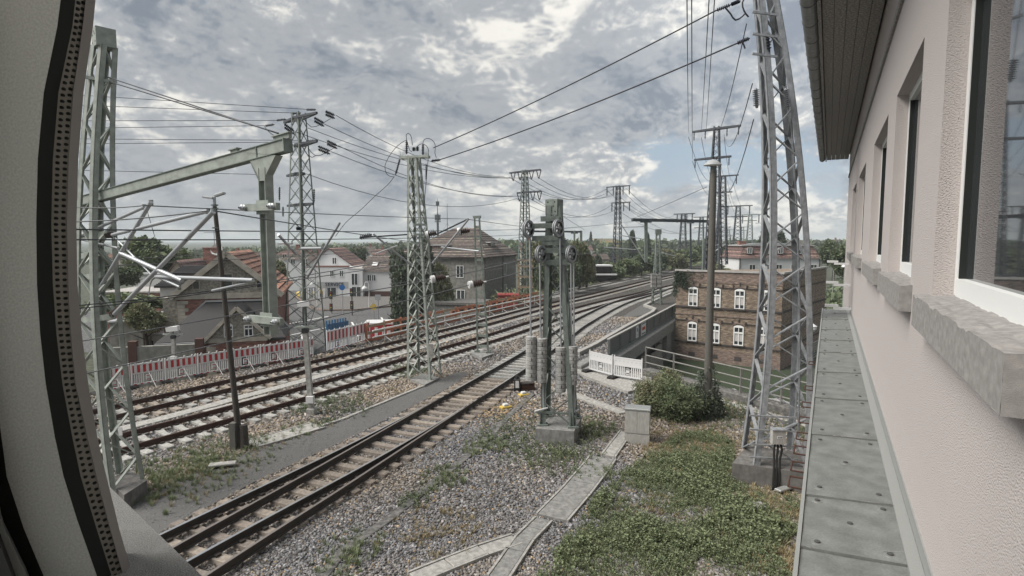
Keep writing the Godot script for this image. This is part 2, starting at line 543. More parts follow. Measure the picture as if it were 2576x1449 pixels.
func make_sky() -> ImageTexture:
	setup_sky()
	sky_bytes.resize(SW * SH * 3)
	for y in SH:
		var el := PI * (0.5 - (y + 0.5) / SH)
		if el < -0.13:
			# below the horizon: one plain tone, hidden by the ground
			var row := sky_bytes.slice((y - 1) * SW * 3, y * SW * 3)
			for i in range(y, SH):
				for j in 1:
					sky_rows_below.append_array(row)
			sky_bytes.resize(y * SW * 3)
			sky_bytes.append_array(sky_rows_below)
			break
		sky_row(y)
	return ImageTexture.create_from_image(Image.create_from_data(SW, SH, false, Image.FORMAT_RGB8, sky_bytes))
var sky_rows_below: PackedByteArray

# ---------------------------------------------------------------- plants
func leaf(st: SurfaceTool, at: Vector3, d: Vector3, w: float, l: float) -> void:
	var side := d.cross(Vector3(rng.randf_range(-1, 1), rng.randf_range(-0.3, 1), rng.randf_range(-1, 1))).normalized() * w * 0.5
	var m := at + d * l * 0.45
	var e := at + d * l - Vector3.UP * l * 0.12
	tri(st, at, m + side, e)
	tri(st, at, e, m - side)
func clump_mesh(n: int, r: float, w: float, l: float, up := 0.2) -> ArrayMesh:
	var st := ST()
	for i in n:
		var d := Vector3(rng.randf_range(-1, 1), rng.randf_range(-1 + up, 1), rng.randf_range(-1, 1)).normalized()
		leaf(st, d * r * rng.randf_range(0.1, 1.0), (d + Vector3(rng.randf_range(-1, 1), rng.randf_range(-0.6, 0.8), rng.randf_range(-1, 1)) * 0.8).normalized(), w * rng.randf_range(0.7, 1.3), l * rng.randf_range(0.7, 1.3))
	return st.commit()
func weed_mesh(n: int, h: float, w: float) -> ArrayMesh:
	var st := ST()
	for i in n:
		var a := rng.randf() * TAU
		var y := rng.randf_range(0.05, 1.0) * h
		var d := Vector3(cos(a), rng.randf_range(-0.1, 0.9), sin(a)).normalized()
		leaf(st, Vector3(cos(a), 0, sin(a)) * w * 0.3 * rng.randf() + Vector3.UP * y, d, w * rng.randf_range(0.4, 0.7), w * rng.randf_range(0.8, 1.3))
	return st.commit()
func blade_mesh(n: int, h: float) -> ArrayMesh:
	var st := ST()
	for i in n:
		var a := rng.randf() * TAU
		var lean := rng.randf_range(0.15, 0.8)
		var o := Vector3(cos(a), 0, sin(a)) * h * 0.12 * rng.randf()
		var d := Vector3(cos(a) * lean, 1, sin(a) * lean).normalized()
		var s := Vector3(-sin(a), 0, cos(a)) * h * 0.03
		var l := h * rng.randf_range(0.6, 1.1)
		var mid := o + d * l * 0.6
		var e := o + d * l + Vector3(cos(a), -0.3, sin(a)) * l * 0.2 * lean
		quad(st, o - s, mid - s, mid + s, o + s)
		tri(st, mid - s, e, mid + s)
	return st.commit()
func multi(called: String, mesh: Mesh, m: Material, xs: Array, parent: Node = null, cols := PackedColorArray()) -> MultiMeshInstance3D:
	var mm := MultiMesh.new()
	mm.transform_format = MultiMesh.TRANSFORM_3D
	mm.use_colors = cols.size() > 0
	mm.mesh = mesh
	mm.instance_count = xs.size()
	for i in xs.size():
		mm.set_instance_transform(i, xs[i])
		if cols.size() > 0:
			mm.set_instance_color(i, cols[i])
	return multi_of(called, mm, m, parent)
func multi_of(called: String, mm: MultiMesh, m: Material, parent: Node = null) -> MultiMeshInstance3D:
	var o := MultiMeshInstance3D.new()
	o.multimesh = mm
	o.material_override = m
	if parent == null:
		o.name = numbered(called)
		add_child(o)
	else:
		o.name = called
		parent.add_child(o, true)
	stuff(o)
	return o
func turned(p: Vector3, s: float, tilt := 0.0) -> Transform3D:
	var b := Basis(Vector3.UP, rng.randf() * TAU)
	if tilt > 0.0:
		b = b * Basis(Vector3(rng.randf_range(-1, 1), 0.01, rng.randf_range(-1, 1)).normalized(), rng.randf() * tilt)
	return Transform3D(b.scaled(Vector3.ONE * s), p)
var crowns := []       # unit crowns: [MultiMesh, MultiMesh] in two tones
func make_crowns() -> void:
	var clumps := [clump_mesh(15, 0.16, 0.085, 0.15), clump_mesh(15, 0.16, 0.085, 0.15)]
	for k in 6:
		var lobes := []
		for i in 11:
			var d := Vector3(rng.randf_range(-1, 1), rng.randf_range(-0.9, 1), rng.randf_range(-1, 1)).normalized() * rng.randf_range(0.25, 0.68)
			lobes.append([d, rng.randf_range(0.24, 0.42)])
		if k >= 4:      # a narrow conifer: whorls that shrink towards the tip
			lobes.clear()
			for i in 16:
				var y := -0.95 + i * 0.12
				var a := i * 2.4
				var w := 0.42 * (0.95 - y) * 0.5 + 0.03
				lobes.append([Vector3(cos(a) * w * 0.6, y, sin(a) * w * 0.6), w * 0.9 + 0.04])
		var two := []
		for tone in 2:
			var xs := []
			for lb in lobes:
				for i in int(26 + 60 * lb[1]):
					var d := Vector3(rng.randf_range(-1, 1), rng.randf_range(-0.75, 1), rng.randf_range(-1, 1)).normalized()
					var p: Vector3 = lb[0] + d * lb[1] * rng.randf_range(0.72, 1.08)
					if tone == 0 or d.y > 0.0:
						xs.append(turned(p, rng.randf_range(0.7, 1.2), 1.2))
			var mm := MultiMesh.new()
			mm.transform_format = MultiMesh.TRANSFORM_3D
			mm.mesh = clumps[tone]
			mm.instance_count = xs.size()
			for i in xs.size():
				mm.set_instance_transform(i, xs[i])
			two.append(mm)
		crowns.append(two)
func tree(called: String, label: String, base: Vector3, h: float, w: float, kind: int, tones: Array, group := "", clear := 0.22, d := 0.0) -> Node3D:
	var t := thing(called, label, "bush" if called.ends_with("bush") else "tree", base, rng.randf() * TAU, group)
	if d == 0.0:
		d = w
	var st := ST()
	var top := h * 0.72
	tube(st, Vector3(0, -0.4, 0), Vector3(0.05 * w, top * 0.5, 0), 0.028 * h + 0.03, 0.018 * h + 0.02, 7)
	tube(st, Vector3(0.05 * w, top * 0.5, 0), Vector3(0, top, 0.04 * w), 0.018 * h + 0.02, 0.006 * h, 6)
	for i in 6:
		var a := i * 2.4
		var y := top * (0.32 + 0.1 * i)
		tube(st, Vector3(0.02 * w, y, 0), Vector3(cos(a) * w * 0.4, y + h * 0.16, sin(a) * d * 0.4), 0.009 * h + 0.01, 0.004 * h, 5)
	commit("trunk", st, M.trunk, t)
	var c := Node3D.new()
	c.name = "crown"
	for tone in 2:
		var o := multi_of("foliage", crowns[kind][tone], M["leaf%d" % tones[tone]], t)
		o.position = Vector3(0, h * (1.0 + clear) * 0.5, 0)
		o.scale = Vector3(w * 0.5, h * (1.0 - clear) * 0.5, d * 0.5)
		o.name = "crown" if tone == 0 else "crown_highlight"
	c.free()
	return t

# ---------------------------------------------------------------- ground
var keep_off := []      # polygons that carry no ballast
var high_ground := []
func px_poly(px: Array, h := 0.0) -> Array:
	var r := []
	for q in px:
		r.append(G(q[0], q[1], h))
	return r
func flat(pts: Array) -> PackedVector2Array:
	var r := PackedVector2Array()
	for p in pts:
		r.append(Vector2(p.x, p.z))
	return r
func ground() -> void:
	var st := ST()
	quad(st, V(-3000, -3.0, 6000), V(3000, -3.0, 6000), V(3000, -3.0, -300), V(-3000, -3.0, -300))
	struct("ground", st, M.lowland)
	var hg := [[-30, -12], [-30, 2], [-23, 14], [-17.2, 23.4], [-11.3, 30.6], [-9.7, 36], [2.0, 60.6], [10.5, 82], [29, 119], [60, 165], [120, 260], [170, 345], [182, 335], [133, 250], [72, 155], [47, 112], [34, 90], [24, 72], [18.0, 58], [14.2, 49.5], [4.6, 30.2], [6.3, 27.3], [10.75, 19.5], [13.5, 16], [14, 2], [10, -12]]
	for q in hg:
		high_ground.append(V(q[0], 0, q[1]))
	st = ST()
	poly_sheet(st, high_ground, 0.0)
	struct("railway_ground", st, M.ballast)
	# the sides of the embankment
	st = ST()
	for i in hg.size():
		var a: Vector3 = high_ground[i]
		var b: Vector3 = high_ground[(i + 1) % hg.size()]
		var o := Vector3.ZERO
		if i >= 5 and i < 19:
			o = (b - a).cross(Vector3.UP).normalized() * -2.6
		quad(st, b, a, a - Vector3.UP * 3.0 + o, b - Vector3.UP * 3.0 + o)
	struct("embankment", st, M.concrete_wet)
	# trodden path of fine grit
	var path := px_poly([[250, 1310], [420, 1220], [620, 1140], [800, 1085], [1072, 970], [1150, 935], [1185, 938], [1130, 975], [859, 1112], [640, 1212], [420, 1330], [300, 1400]], 0.02)
	st = ST()
	poly_sheet(st, path, 0.022)
	struct("path", st, M.path)
	keep_off.append(flat(path))
	var soil := px_poly([[1400, 1490], [1480, 1330], [1560, 1215], [1640, 1130], [1700, 1085], [1790, 1050], [1960, 1060], [2060, 1080], [2070, 1220], [2060, 1490]], 0.01)
	st = ST()
	poly_sheet(st, soil, 0.012)
	struct("soil", st, M.soil)
	# worn earth round the mast's foot
	st = ST()
	poly_sheet(st, px_poly([[300, 1240], [420, 1180], [640, 1130], [600, 1200], [420, 1250], [330, 1300]], 0.01), 0.010)
	struct("soil", st, M.soil)
	# bare grit between the parapet and the turnout far ahead
	st = ST()
	poly_sheet(st, px_poly([[1560, 800], [1650, 745], [1688, 742], [1640, 770], [1640, 790]], 0.02), 0.02)
	struct("path", st, M.path)
func stones() -> void:
	var meshes := []
	for k in 4:
		var st := ST()
		var ico := []
		var g := 1.618
		for q in [[0, 1, g], [0, -1, g], [0, 1, -g], [0, -1, -g], [1, g, 0], [-1, g, 0], [1, -g, 0], [-1, -g, 0], [g, 0, 1], [-g, 0, 1], [g, 0, -1], [-g, 0, -1]]:
			var v := Vector3(q[0], q[1], q[2]).normalized()
			ico.append(Vector3(v.x * 0.62, v.y * 0.42, v.z * 0.5) * rng.randf_range(0.72, 1.15))
		for f in [[0, 1, 8], [0, 8, 4], [0, 4, 5], [0, 5, 9], [0, 9, 1], [3, 2, 10], [3, 10, 6], [3, 6, 7], [3, 7, 11], [3, 11, 2], [1, 6, 8], [8, 6, 10], [8, 10, 4], [4, 10, 2], [4, 2, 5], [5, 2, 11], [5, 11, 9], [9, 11, 7], [9, 7, 1], [1, 7, 6]]:
			tri(st, ico[f[0]], ico[f[2]], ico[f[1]])
		meshes.append(st.commit())
	var tone := FastNoiseLite.new()
	tone.seed = 8
	tone.frequency = 0.09
	tone.fractal_octaves = 3
	var hg := flat(high_ground)
	var bed := {}
	for ln in ["a", "c", "d"]:
		bed[ln] = {}
		for p in lines[ln]:
			if p.z < -60.0:
				break
			for i in range(-3, 4):
				for j in range(-3, 4):
					if i * i + j * j < 10:
						bed[ln][Vector2i(int(floor(p.x / 0.5)) + i, int(floor(-p.z / 0.5)) + j)] = true
	var rg := G(1255, 1035)
	var rusty := Vector2(rg.x, rg.z)
	var xs := [[], [], [], []]
	var cols := [PackedColorArray(), PackedColorArray(), PackedColorArray(), PackedColorArray()]
	for band in [[6.5, 13.0, 640, 0.055], [13.0, 20.0, 360, 0.068], [20.0, 30.0, 120, 0.095], [30.0, 48.0, 40, 0.13]]:
		var area: float = (band[1] - band[0]) * (band[1] + band[0]) * 0.95
		for i in int(area * band[2]):
			var Z := sqrt(rng.randf() * (band[1] * band[1] - band[0] * band[0]) + band[0] * band[0])
			var X := rng.randf_range(-0.95, 0.72) * Z
			var p := Vector2(X, -Z)
			if not Geometry2D.is_point_in_polygon(p, hg):
				continue
			var off := false
			for k in keep_off:
				if Geometry2D.is_point_in_polygon(p, k):
					off = true
					break
			if off:
				continue
			var s: float = band[3] * rng.randf_range(0.6, 1.35)
			var down := 0.0
			for ln in ["a", "c", "d"]:
				if bed[ln].has(Vector2i(int(floor(X / 0.5)), int(floor(Z / 0.5)))):
					down = 0.006
			var k := rng.randi() % 4
			xs[k].append(turned(Vector3(X, rng.randf_range(-0.012, 0.022) - down - maxf(0.0, s - 0.06) * 0.25 * signf(down), -Z), s, 0.9))
			var w := tone.get_noise_2d(X, Z)
			var v := rng.randf_range(0.08, 0.27) * (1.0 + 0.25 * w)
			if rng.randf() < 0.07:
				v = rng.randf_range(0.28, 0.42)
			var warm := clampf(0.42 + w * 1.3 + rng.randf_range(-0.25, 0.35), 0.0, 1.0)
			if rng.randf() < 0.06 or rng.randf() < 0.8 * exp(-p.distance_squared_to(rusty) / 1.6):
				warm = 1.9
			cols[k].append(Color(v * (1.0 + 0.16 * warm), v * (1.0 - 0.02 * warm), v * (1.04 - 0.24 * warm)))
	# finer grit on the path
	var grit: PackedVector2Array = keep_off[0]
	var gb := Rect2(grit[0], Vector2.ZERO)
	for q in grit:
		gb = gb.expand(q)
	for i in 26000:
		var p := Vector2(rng.randf_range(gb.position.x, gb.end.x), rng.randf_range(gb.position.y, gb.end.y))
		if Geometry2D.is_point_in_polygon(p, grit) and tone.get_noise_2d(p.x * 9.0, p.y * 9.0) > rng.randf_range(-0.5, 0.3):
			var k := rng.randi() % 4
			xs[k].append(turned(Vector3(p.x, 0.022, p.y), rng.randf_range(0.018, 0.045), 0.9))
			var v := rng.randf_range(0.11, 0.22)
			cols[k].append(Color(v, v * 0.985, v * 0.96))
	for k in 4:
		var o := multi("ballast_stones", meshes[k], M.stone, xs[k], null, cols[k])
		o.set_meta("label", "loose grey and brown ballast stones around the tracks")
		o.set_meta("category", "gravel")
func ground_plants() -> void:
	# weeds: the thick green patch at the lower right, then smaller patches
	var weeds := [weed_mesh(24, 0.13, 0.042), weed_mesh(26, 0.2, 0.045), weed_mesh(20, 0.08, 0.04)]
	var tufts := [blade_mesh(16, 0.17), blade_mesh(12, 0.15)]
	var patch := flat(px_poly([[1330, 1470], [1400, 1395], [1440, 1330], [1500, 1260], [1560, 1195], [1640, 1135], [1720, 1095], [1790, 1085], [1850, 1120], [1842, 1200], [2050, 1218], [2040, 1300], [1990, 1360], [1950, 1400], [2000, 1470]]))
	var bound := Rect2(patch[0], Vector2.ZERO)
	for q in patch:
		bound = bound.expand(q)
	var gap := FastNoiseLite.new()
	gap.seed = 31
	gap.frequency = 0.45
	gap.fractal_octaves = 3
	var xs := [[], [], [], [], []]
	for i in 36000:
		var p := Vector2(rng.randf_range(bound.position.x, bound.end.x), rng.randf_range(bound.position.y, bound.end.y))
		if not Geometry2D.is_point_in_polygon(p, patch) or gap.get_noise_2d(p.x, p.y) < rng.randf_range(-0.6, -0.1):
			continue
		var jig := p + Vector2.from_angle(rng.randf() * TAU) * rng.randf() * 0.9
		if not Geometry2D.is_point_in_polygon(jig, patch):
			continue
		if p.x > 7.0 + 0.12 * (-p.y) and rng.randf() < 0.45:
			continue
		var k := rng.randi() % 3
		if rng.randf() < 0.22:
			k = 3 + rng.randi() % 2
		xs[k].append(turned(Vector3(p.x, 0, p.y), rng.randf_range(0.5, 1.3) * (1.0 + 1.1 * gap.get_noise_2d(p.y * 0.7, p.x * 0.7)), 0.3))
	# [px, py, radius m, count, kind]: kind 0..2 weeds, 3 green blades, 4 dry blades
	var dry := []
	for q in [[1300, 1085, 0.9, 260, 0], [1260, 1105, 0.6, 120, 0], [1220, 1125, 0.5, 120, 3], [1330, 1140, 0.7, 120, 0], [1400, 1145, 0.9, 240, 1], [1430, 1160, 0.8, 200, 0], [1490, 1075, 0.6, 170, 3], [1480, 1095, 0.5, 120, 1], [1115, 1205, 0.45, 130, 3], [1040, 1265, 0.25, 60, 0], [1060, 1250, 0.2, 30, 0], [885, 1395, 0.5, 140, 3], [1070, 1350, 0.7, 90, 4], [1140, 1340, 0.6, 70, 4], [830, 1015, 0.9, 300, 0], [870, 1035, 0.7, 150, 0], [770, 1030, 0.6, 80, 0], [750, 1085, 0.5, 60, 3], [815, 1070, 0.3, 50, 0], [1040, 940, 0.6, 220, 0], [1020, 930, 0.4, 120, 1], [430, 1205, 1.3, 380, 3], [380, 1215, 0.8, 220, 3], [520, 1165, 1.3, 300, 3], [560, 1150, 1.0, 260, 0], [480, 1190, 1.2, 200, 4], [640, 1110, 0.4, 50, 0], [1730, 1105, 1.2, 260, 4], [1790, 1120, 0.9, 240, 4], [1680, 1150, 0.7, 160, 4], [1930, 1340, 0.9, 260, 4], [1960, 1300, 0.6, 160, 4], [1640, 1290, 0.6, 120, 4], [1860, 1050, 1.2, 420, 0], [1810, 1030, 0.6, 200, 1], [1900, 1075, 1.1, 180, 4], [1760, 1085, 1.1, 170, 4], [1660, 1130, 1.0, 160, 4], [2010, 1180, 0.6, 140, 4], [2030, 1110, 0.6, 120, 4], [2000, 1290, 0.7, 200, 4], [1960, 1390, 0.7, 220, 4], [2000, 1440, 0.5, 150, 4], [1720, 1060, 1.0, 110, 0], [1530, 1195, 0.25, 40, 3], [1690, 1030, 0.8, 220, 0], [1330, 1010, 0.4, 40, 4], [1640, 960, 0.7, 200, 0], [700, 1110, 0.4, 30, 4], [980, 985, 0.4, 30, 4], [1890, 1250, 0.8, 200, 4], [1590, 735, 2.5, 90, 3], [1670, 750, 1.5, 120, 4], [2020, 1085, 0.6, 160, 0]]:
		var c := G(q[0], q[1])
		for i in q[3]:
			var a := rng.randf() * TAU
			if rng.randf() < 0.35:
				continue
			var r: float = q[2] * 1.5 * pow(rng.randf(), 0.8)
			var x := turned(c + Vector3(cos(a) * r, 0, sin(a) * r * 1.3), rng.randf_range(0.6, 1.3), 0.3)
			if q[4] == 4:
				dry.append(x)
			else:
				xs[q[4]].append(x)
	var m := [M.leaf0, M.leaf1, M.leaf1, M.leaf1, M.leaf3]
	for k in 5:
		var o := multi("ground_cover", (weeds + tufts)[k], m[k], xs[k])
		o.set_meta("label", ["low green leafy weeds between the stones", "taller pale green weeds between the stones", "flat dark green weeds between the stones", "green grass tufts between the stones", "yellowish grass tufts in the weed patch"][k])
		o.set_meta("category", "weeds")
	var o := multi("dry_grass", tufts[1], M.leaf5, dry)
	o.set_meta("label", "dry straw coloured grass tufts on the stones")
	o.set_meta("category", "grass")

# ---------------------------------------------------------------- tracks
func rail_profile(w: float, h: float) -> Array:
	return [[-0.065, 0.0], [0.065, 0.0], [0.065, 0.015], [0.012, 0.03], [0.012, h - 0.045], [w, h - 0.035], [w, h - 0.004], [-w, h - 0.004], [-w, h - 0.035], [-0.012, h - 0.045], [-0.012, 0.03], [-0.065, 0.015]]
var rail_y := 0.10
func shifted(c: Array, off: float) -> Array:
	var r := []
	for i in c.size():
		var d: Vector3 = c[mini(i + 1, c.size() - 1)] - c[maxi(i - 1, 0)]
		r.append(c[i] + d.cross(Vector3.UP).normalized() * off)
	return r
func rail(parent: Node, line: Array, body: Material, top: Material) -> void:
	var st := ST()
	var pts := []
	for p in line:
		pts.append(Vector3(p.x, rail_y, p.z))
	sweep(st, pts, rail_profile(0.036, 0.172))
	var r := commit("rail", st, body, parent)
	st = ST()
	sweep(st, pts, [[-0.033, 0.169], [0.033, 0.169], [0.033, 0.174], [-0.033, 0.174]])
	commit("running_surface", st, top, r)
func sleeper_mesh(curved: bool, half: float) -> ArrayMesh:
	var st := ST()
	# stations along the sleeper: x, top height, half width
	var s := [[-half, 0.035, 0.13], [-half + 0.05, 0.055, 0.145], [-0.45, 0.052, 0.14], [-0.25, 0.012 if curved else 0.04, 0.11 if curved else 0.135], [0.25, 0.012 if curved else 0.04, 0.11 if curved else 0.135], [0.45, 0.052, 0.14], [half - 0.05, 0.055, 0.145], [half, 0.035, 0.13]]
	for i in s.size() - 1:
		var a: Array = s[i]
		var b: Array = s[i + 1]
		var k := 0.02
		quad(st, Vector3(a[0], a[1], -a[2] + k), Vector3(b[0], b[1], -b[2] + k), Vector3(b[0], b[1], b[2] - k), Vector3(a[0], a[1], a[2] - k))
		for z in [-1, 1]:
			var p := [Vector3(a[0], a[1], (a[2] - k) * z), Vector3(b[0], b[1], (b[2] - k) * z), Vector3(b[0], -0.1, b[2] * z), Vector3(a[0], -0.1, a[2] * z)]
			if z > 0:
				quad(st, p[0], p[1], p[2], p[3])
			else:
				quad(st, p[1], p[0], p[3], p[2])
	for e in [0, s.size() - 1]:
		var a: Array = s[e]
		var p := [Vector3(a[0], a[1], -a[2] + 0.02), Vector3(a[0], a[1], a[2] - 0.02), Vector3(a[0], -0.1, a[2]), Vector3(a[0], -0.1, -a[2])]
		if e == 0:
			quad(st, p[0], p[1], p[2], p[3])
		else:
			quad(st, p[1], p[0], p[3], p[2])
	return st.commit()
func sleepers(parent: Node, c: Array, mesh: Mesh, mats: Array, from: float, to: float, most := 300, ext := 0.0) -> void:
	var n := 0
	var clip := ST()
	for i in c.size():
		var Z: float = -c[i].z
		if Z < from or Z > to or n >= most:
			continue
		n += 1
		var d: Vector3 = c[mini(i + 1, c.size() - 1)] - c[maxi(i - 1, 0)]
		d.y = 0
		d = d.normalized()
		var side := d.cross(Vector3.UP)
		var o := put("sleeper", mesh, mats[rng.randi() % mats.size()], parent)
		o.transform = Transform3D(Basis(side, Vector3.UP, -d).rotated(Vector3.UP, rng.randf_range(-0.012, 0.012)), Vector3(c[i].x, rng.randf_range(0.037, 0.051), c[i].z) + side * rng.randf_range(-0.03, 0.03))
		if Z < 45.0:
			for g in [-0.7175, 0.7175]:
				for e in [-0.11, 0.11]:
					box(clip, c[i] + side * (g + e) + Vector3(0, rail_y + 0.022, 0), Vector3(0.09, 0.045, 0.12), Basis(side, Vector3.UP, -d))
	var f := commit("rail_clips", clip, M.rail_brown, parent)
	stuff(f)
func track_line(pts: Array, step := 0.6) -> Array:
	var r := []
	for q in pts:
		r.append(V(q[0], 0, q[1]))
	return spline(r, step)
var lines := {}
func tracks() -> void:
	var near := sleeper_mesh(false, 1.35)
	var far := sleeper_mesh(true, 1.3)
	var old := [M.sleeper, M.sleeper_b, M.sleeper_c, M.sleeper]
	var new := [M.sleeper_new, M.sleeper_new, M.sleeper_new_b]
	lines.a = track_line([[-10.6, 2.0], [-8.7, 6.6], [-6.75, 11.2], [-4.45, 16.2], [-2.75, 20.3], [-1.2, 24.4], [0.45, 29.0], [1.5, 32.05], [3.54, 38.44], [4.97, 42.77], [8.9, 53.0], [12.2, 60.3], [16.0, 67.2], [19.4, 74.0]])
	lines.b = track_line([[-9.0, 2.0], [-7.75, 6.0], [-6.25, 10.5], [-4.8, 14.4], [-3.3, 18.6], [-2.3, 21.4], [-1.55, 23.5]])
	lines.c = track_line([[-18.5, 6.0], [-15.0, 12.2], [-12.2, 17.0], [-9.85, 20.8], [-7.3, 25.3], [-4.5, 30.6], [-1.1, 37.0], [1.85, 43.2], [5.2, 50.2], [9.6, 58.2], [14.6, 66.2], [20.2, 75.5], [28.5, 89.0], [44, 113], [75, 157], [125, 235]])
	lines.d = track_line([[-20.0, 11.0], [-17.3, 15.6], [-14.75, 20.0], [-12.0, 24.7], [-8.7, 30.4], [-5.8, 36.1], [-2.25, 43.1], [2.3, 52.6], [5.4, 58.6], [10.2, 67.3], [23.4, 92.5], [40, 121], [70, 166], [120, 243]])
	lines.e = track_line([[1.4, 60.3], [6.5, 70.5], [12, 81], [21, 98], [33, 120], [64, 168], [114, 247]])
	var t := thing("railway_track", "nearest railway track with bright worn rails and brown sleepers, running into the turnout", "railway track")
	for s in [-0.7175, 0.7175]:
		rail(t, shifted(lines.a, s), M.rail_brown, M.rail_bright)
	sleepers(t, lines.a, near, old, 5.0, 26.0)
	var t2 := thing("railway_track", "second pair of rails joining the nearest track at an acute angle in the foreground", "railway track")
	for s in [-0.7175, 0.7175]:
		rail(t2, shifted(lines.b, s), M.rail_brown, M.rail_worn)
	var tn := Node3D.new()
	tn.free()
	sleepers(t, lines.a, near, new, 26.0, 75.0)
	t = thing("railway_track", "second track from the window, with rust red rails and pale new sleepers", "railway track")
	for s in [-0.7175, 0.7175]:
		rail(t, shifted(lines.c, s), M.rail_rust, M.rail_rust)
	sleepers(t, lines.c, far, new, 9.0, 110.0)
	t = thing("railway_track", "third track, dark brown rails beside the red and white barriers", "railway track")
	for s in [-0.7175, 0.7175]:
		rail(t, shifted(lines.d, s), M.rail_rust, M.rail_brown)
	sleepers(t, lines.d, far, [M.sleeper_new_b, M.sleeper_c, M.sleeper_new_b], 14.0, 125.0)
	t = thing("railway_track", "farthest track on a pale bed along the shrubs beyond the grey house", "railway track")
	for s in [-0.7175, 0.7175]:
		rail(t, shifted(lines.e, s), M.rail_worn, M.rail_worn)
	sleepers(t, lines.e, far, new, 58.0, 130.0)
	# turnout: point machine, lantern and rods beside the nearest track
	var pm := thing("point_lantern", "small black point lantern with a white face beside the turnout", "point lantern", G(1301, 985))
	var st := ST()
	cbox(st, Vector3(0, 0.32, 0), Vector3(0.26, 0.5, 0.26), 0.04)
	tube(st, Vector3(0, 0.56, 0), Vector3(0, 0.68, 0), 0.1, 0.07, 10)
	tube(st, Vector3(0, -0.05, 0), Vector3(0, 0.1, 0), 0.06)
	commit("lantern_body", st, M.black, pm)
	st = ST()
	box(st, Vector3(0, 0.34, 0.135), Vector3(0.15, 0.3, 0.012))
	commit("lantern_face", st, M.plastic_white, pm)
	pm = thing("point_machine", "brown box of the point machine right of the small lantern", "point machine", G(1325, 982), 0.35)
	st = ST()
	cbox(st, Vector3(0, 0.16, 0), Vector3(0.6, 0.32, 0.36), 0.04)
	commit("machine_case", st, M.rust, pm)
	st = ST()
	cbox(st, Vector3(0, 0.335, 0), Vector3(0.64, 0.04, 0.4), 0.02)
	commit("machine_lid", st, M.rail_brown, pm)
	st = ST()
	for k in 2:
		tube(st, Vector3(-0.25, 0.1, 0.05 - 0.14 * k), Vector3(-1.7, 0.1, 0.12 - 0.14 * k), 0.025)
	commit("drive_rod", st, M.rail_brown, pm)
	for q in [[1317, 996, "yellow and white track sensor box beside the point machine"], [1272, 1027, "yellow and white track sensor box lying alone on rusty stones"]]:
		var y := thing("track_sensor", q[2], "track sensor", G(q[0], q[1]), 0.5, "yellow track sensor boxes")
		st = ST()
		cbox(st, Vector3(0, 0.05, 0), Vector3(0.42, 0.1, 0.26), 0.03)
		commit("sensor_base", st, M.yellow, y)
		st = ST()
		cbox(st, Vector3(0, 0.14, 0), Vector3(0.2, 0.1, 0.16), 0.03)
		commit("sensor_head", st, M.plastic_white, y)

# ---------------------------------------------------------------- cable troughs and kerbs
func trough(label: String, px: Array, w: float, step: float, m: Material, y := 0.075, called := "cable_trough", edge := true, lift := 0.0) -> void:
	var t := thing(called, label, "cable trough" if called == "cable_trough" else "kerb")
	var c := []
	for q in px:
		c.append(G(q[0], q[1], y))
	var pts := []
	for i in c.size() - 1:
		var n := maxi(1, int(round(c[i].distance_to(c[i + 1]) / step)))
		for k in n:
			pts.append(c[i].lerp(c[i + 1], float(k) / n))
	pts.append(c[-1])
	var hull := PackedVector2Array()
	var back := PackedVector2Array()
	for i in pts.size() - 1:
		var a: Vector3 = pts[i]
		var b: Vector3 = pts[i + 1]
		var d := (b - a).normalized()
		var s := d.cross(Vector3.UP)
		var st := ST()
		var l := a.distance_to(b)
		var at := (a + b) * 0.5
		at.y = y - 0.06 + rng.randf_range(-0.006, 0.006) + lift * 0.5
		cbox(st, at, Vector3(w, 0.12 + lift, l - 0.018), 0.012, Basis(s, Vector3.UP, -d).rotated(s, rng.randf_range(-0.006, 0.006)))
		commit("concrete_slab", st, m, t)
		hull.append(Vector2(a.x, a.z) - Vector2(s.x, s.z) * w * 0.5)
		back.append(Vector2(a.x, a.z) + Vector2(s.x, s.z) * w * 0.5)
		if i == pts.size() - 2:
			hull.append(Vector2(b.x, b.z) - Vector2(s.x, s.z) * w * 0.5)
			back.append(Vector2(b.x, b.z) + Vector2(s.x, s.z) * w * 0.5)
	if edge:
		for sgn in [-1.0, 1.0]:
			var st := ST()
			for i in pts.size() - 1:
				var a: Vector3 = pts[i]
				var b: Vector3 = pts[i + 1]
				var s = (b - a).normalized().cross(Vector3.UP) * (w * 0.5 + 0.035) * sgn
				beam(st, a + s - Vector3.UP * 0.05, b + s - Vector3.UP * 0.05, 0.05, 0.12)
			commit("trough_wall", st, M.concrete_pale, t)
	back.reverse()
	hull.append_array(back)
	keep_off.append(hull)
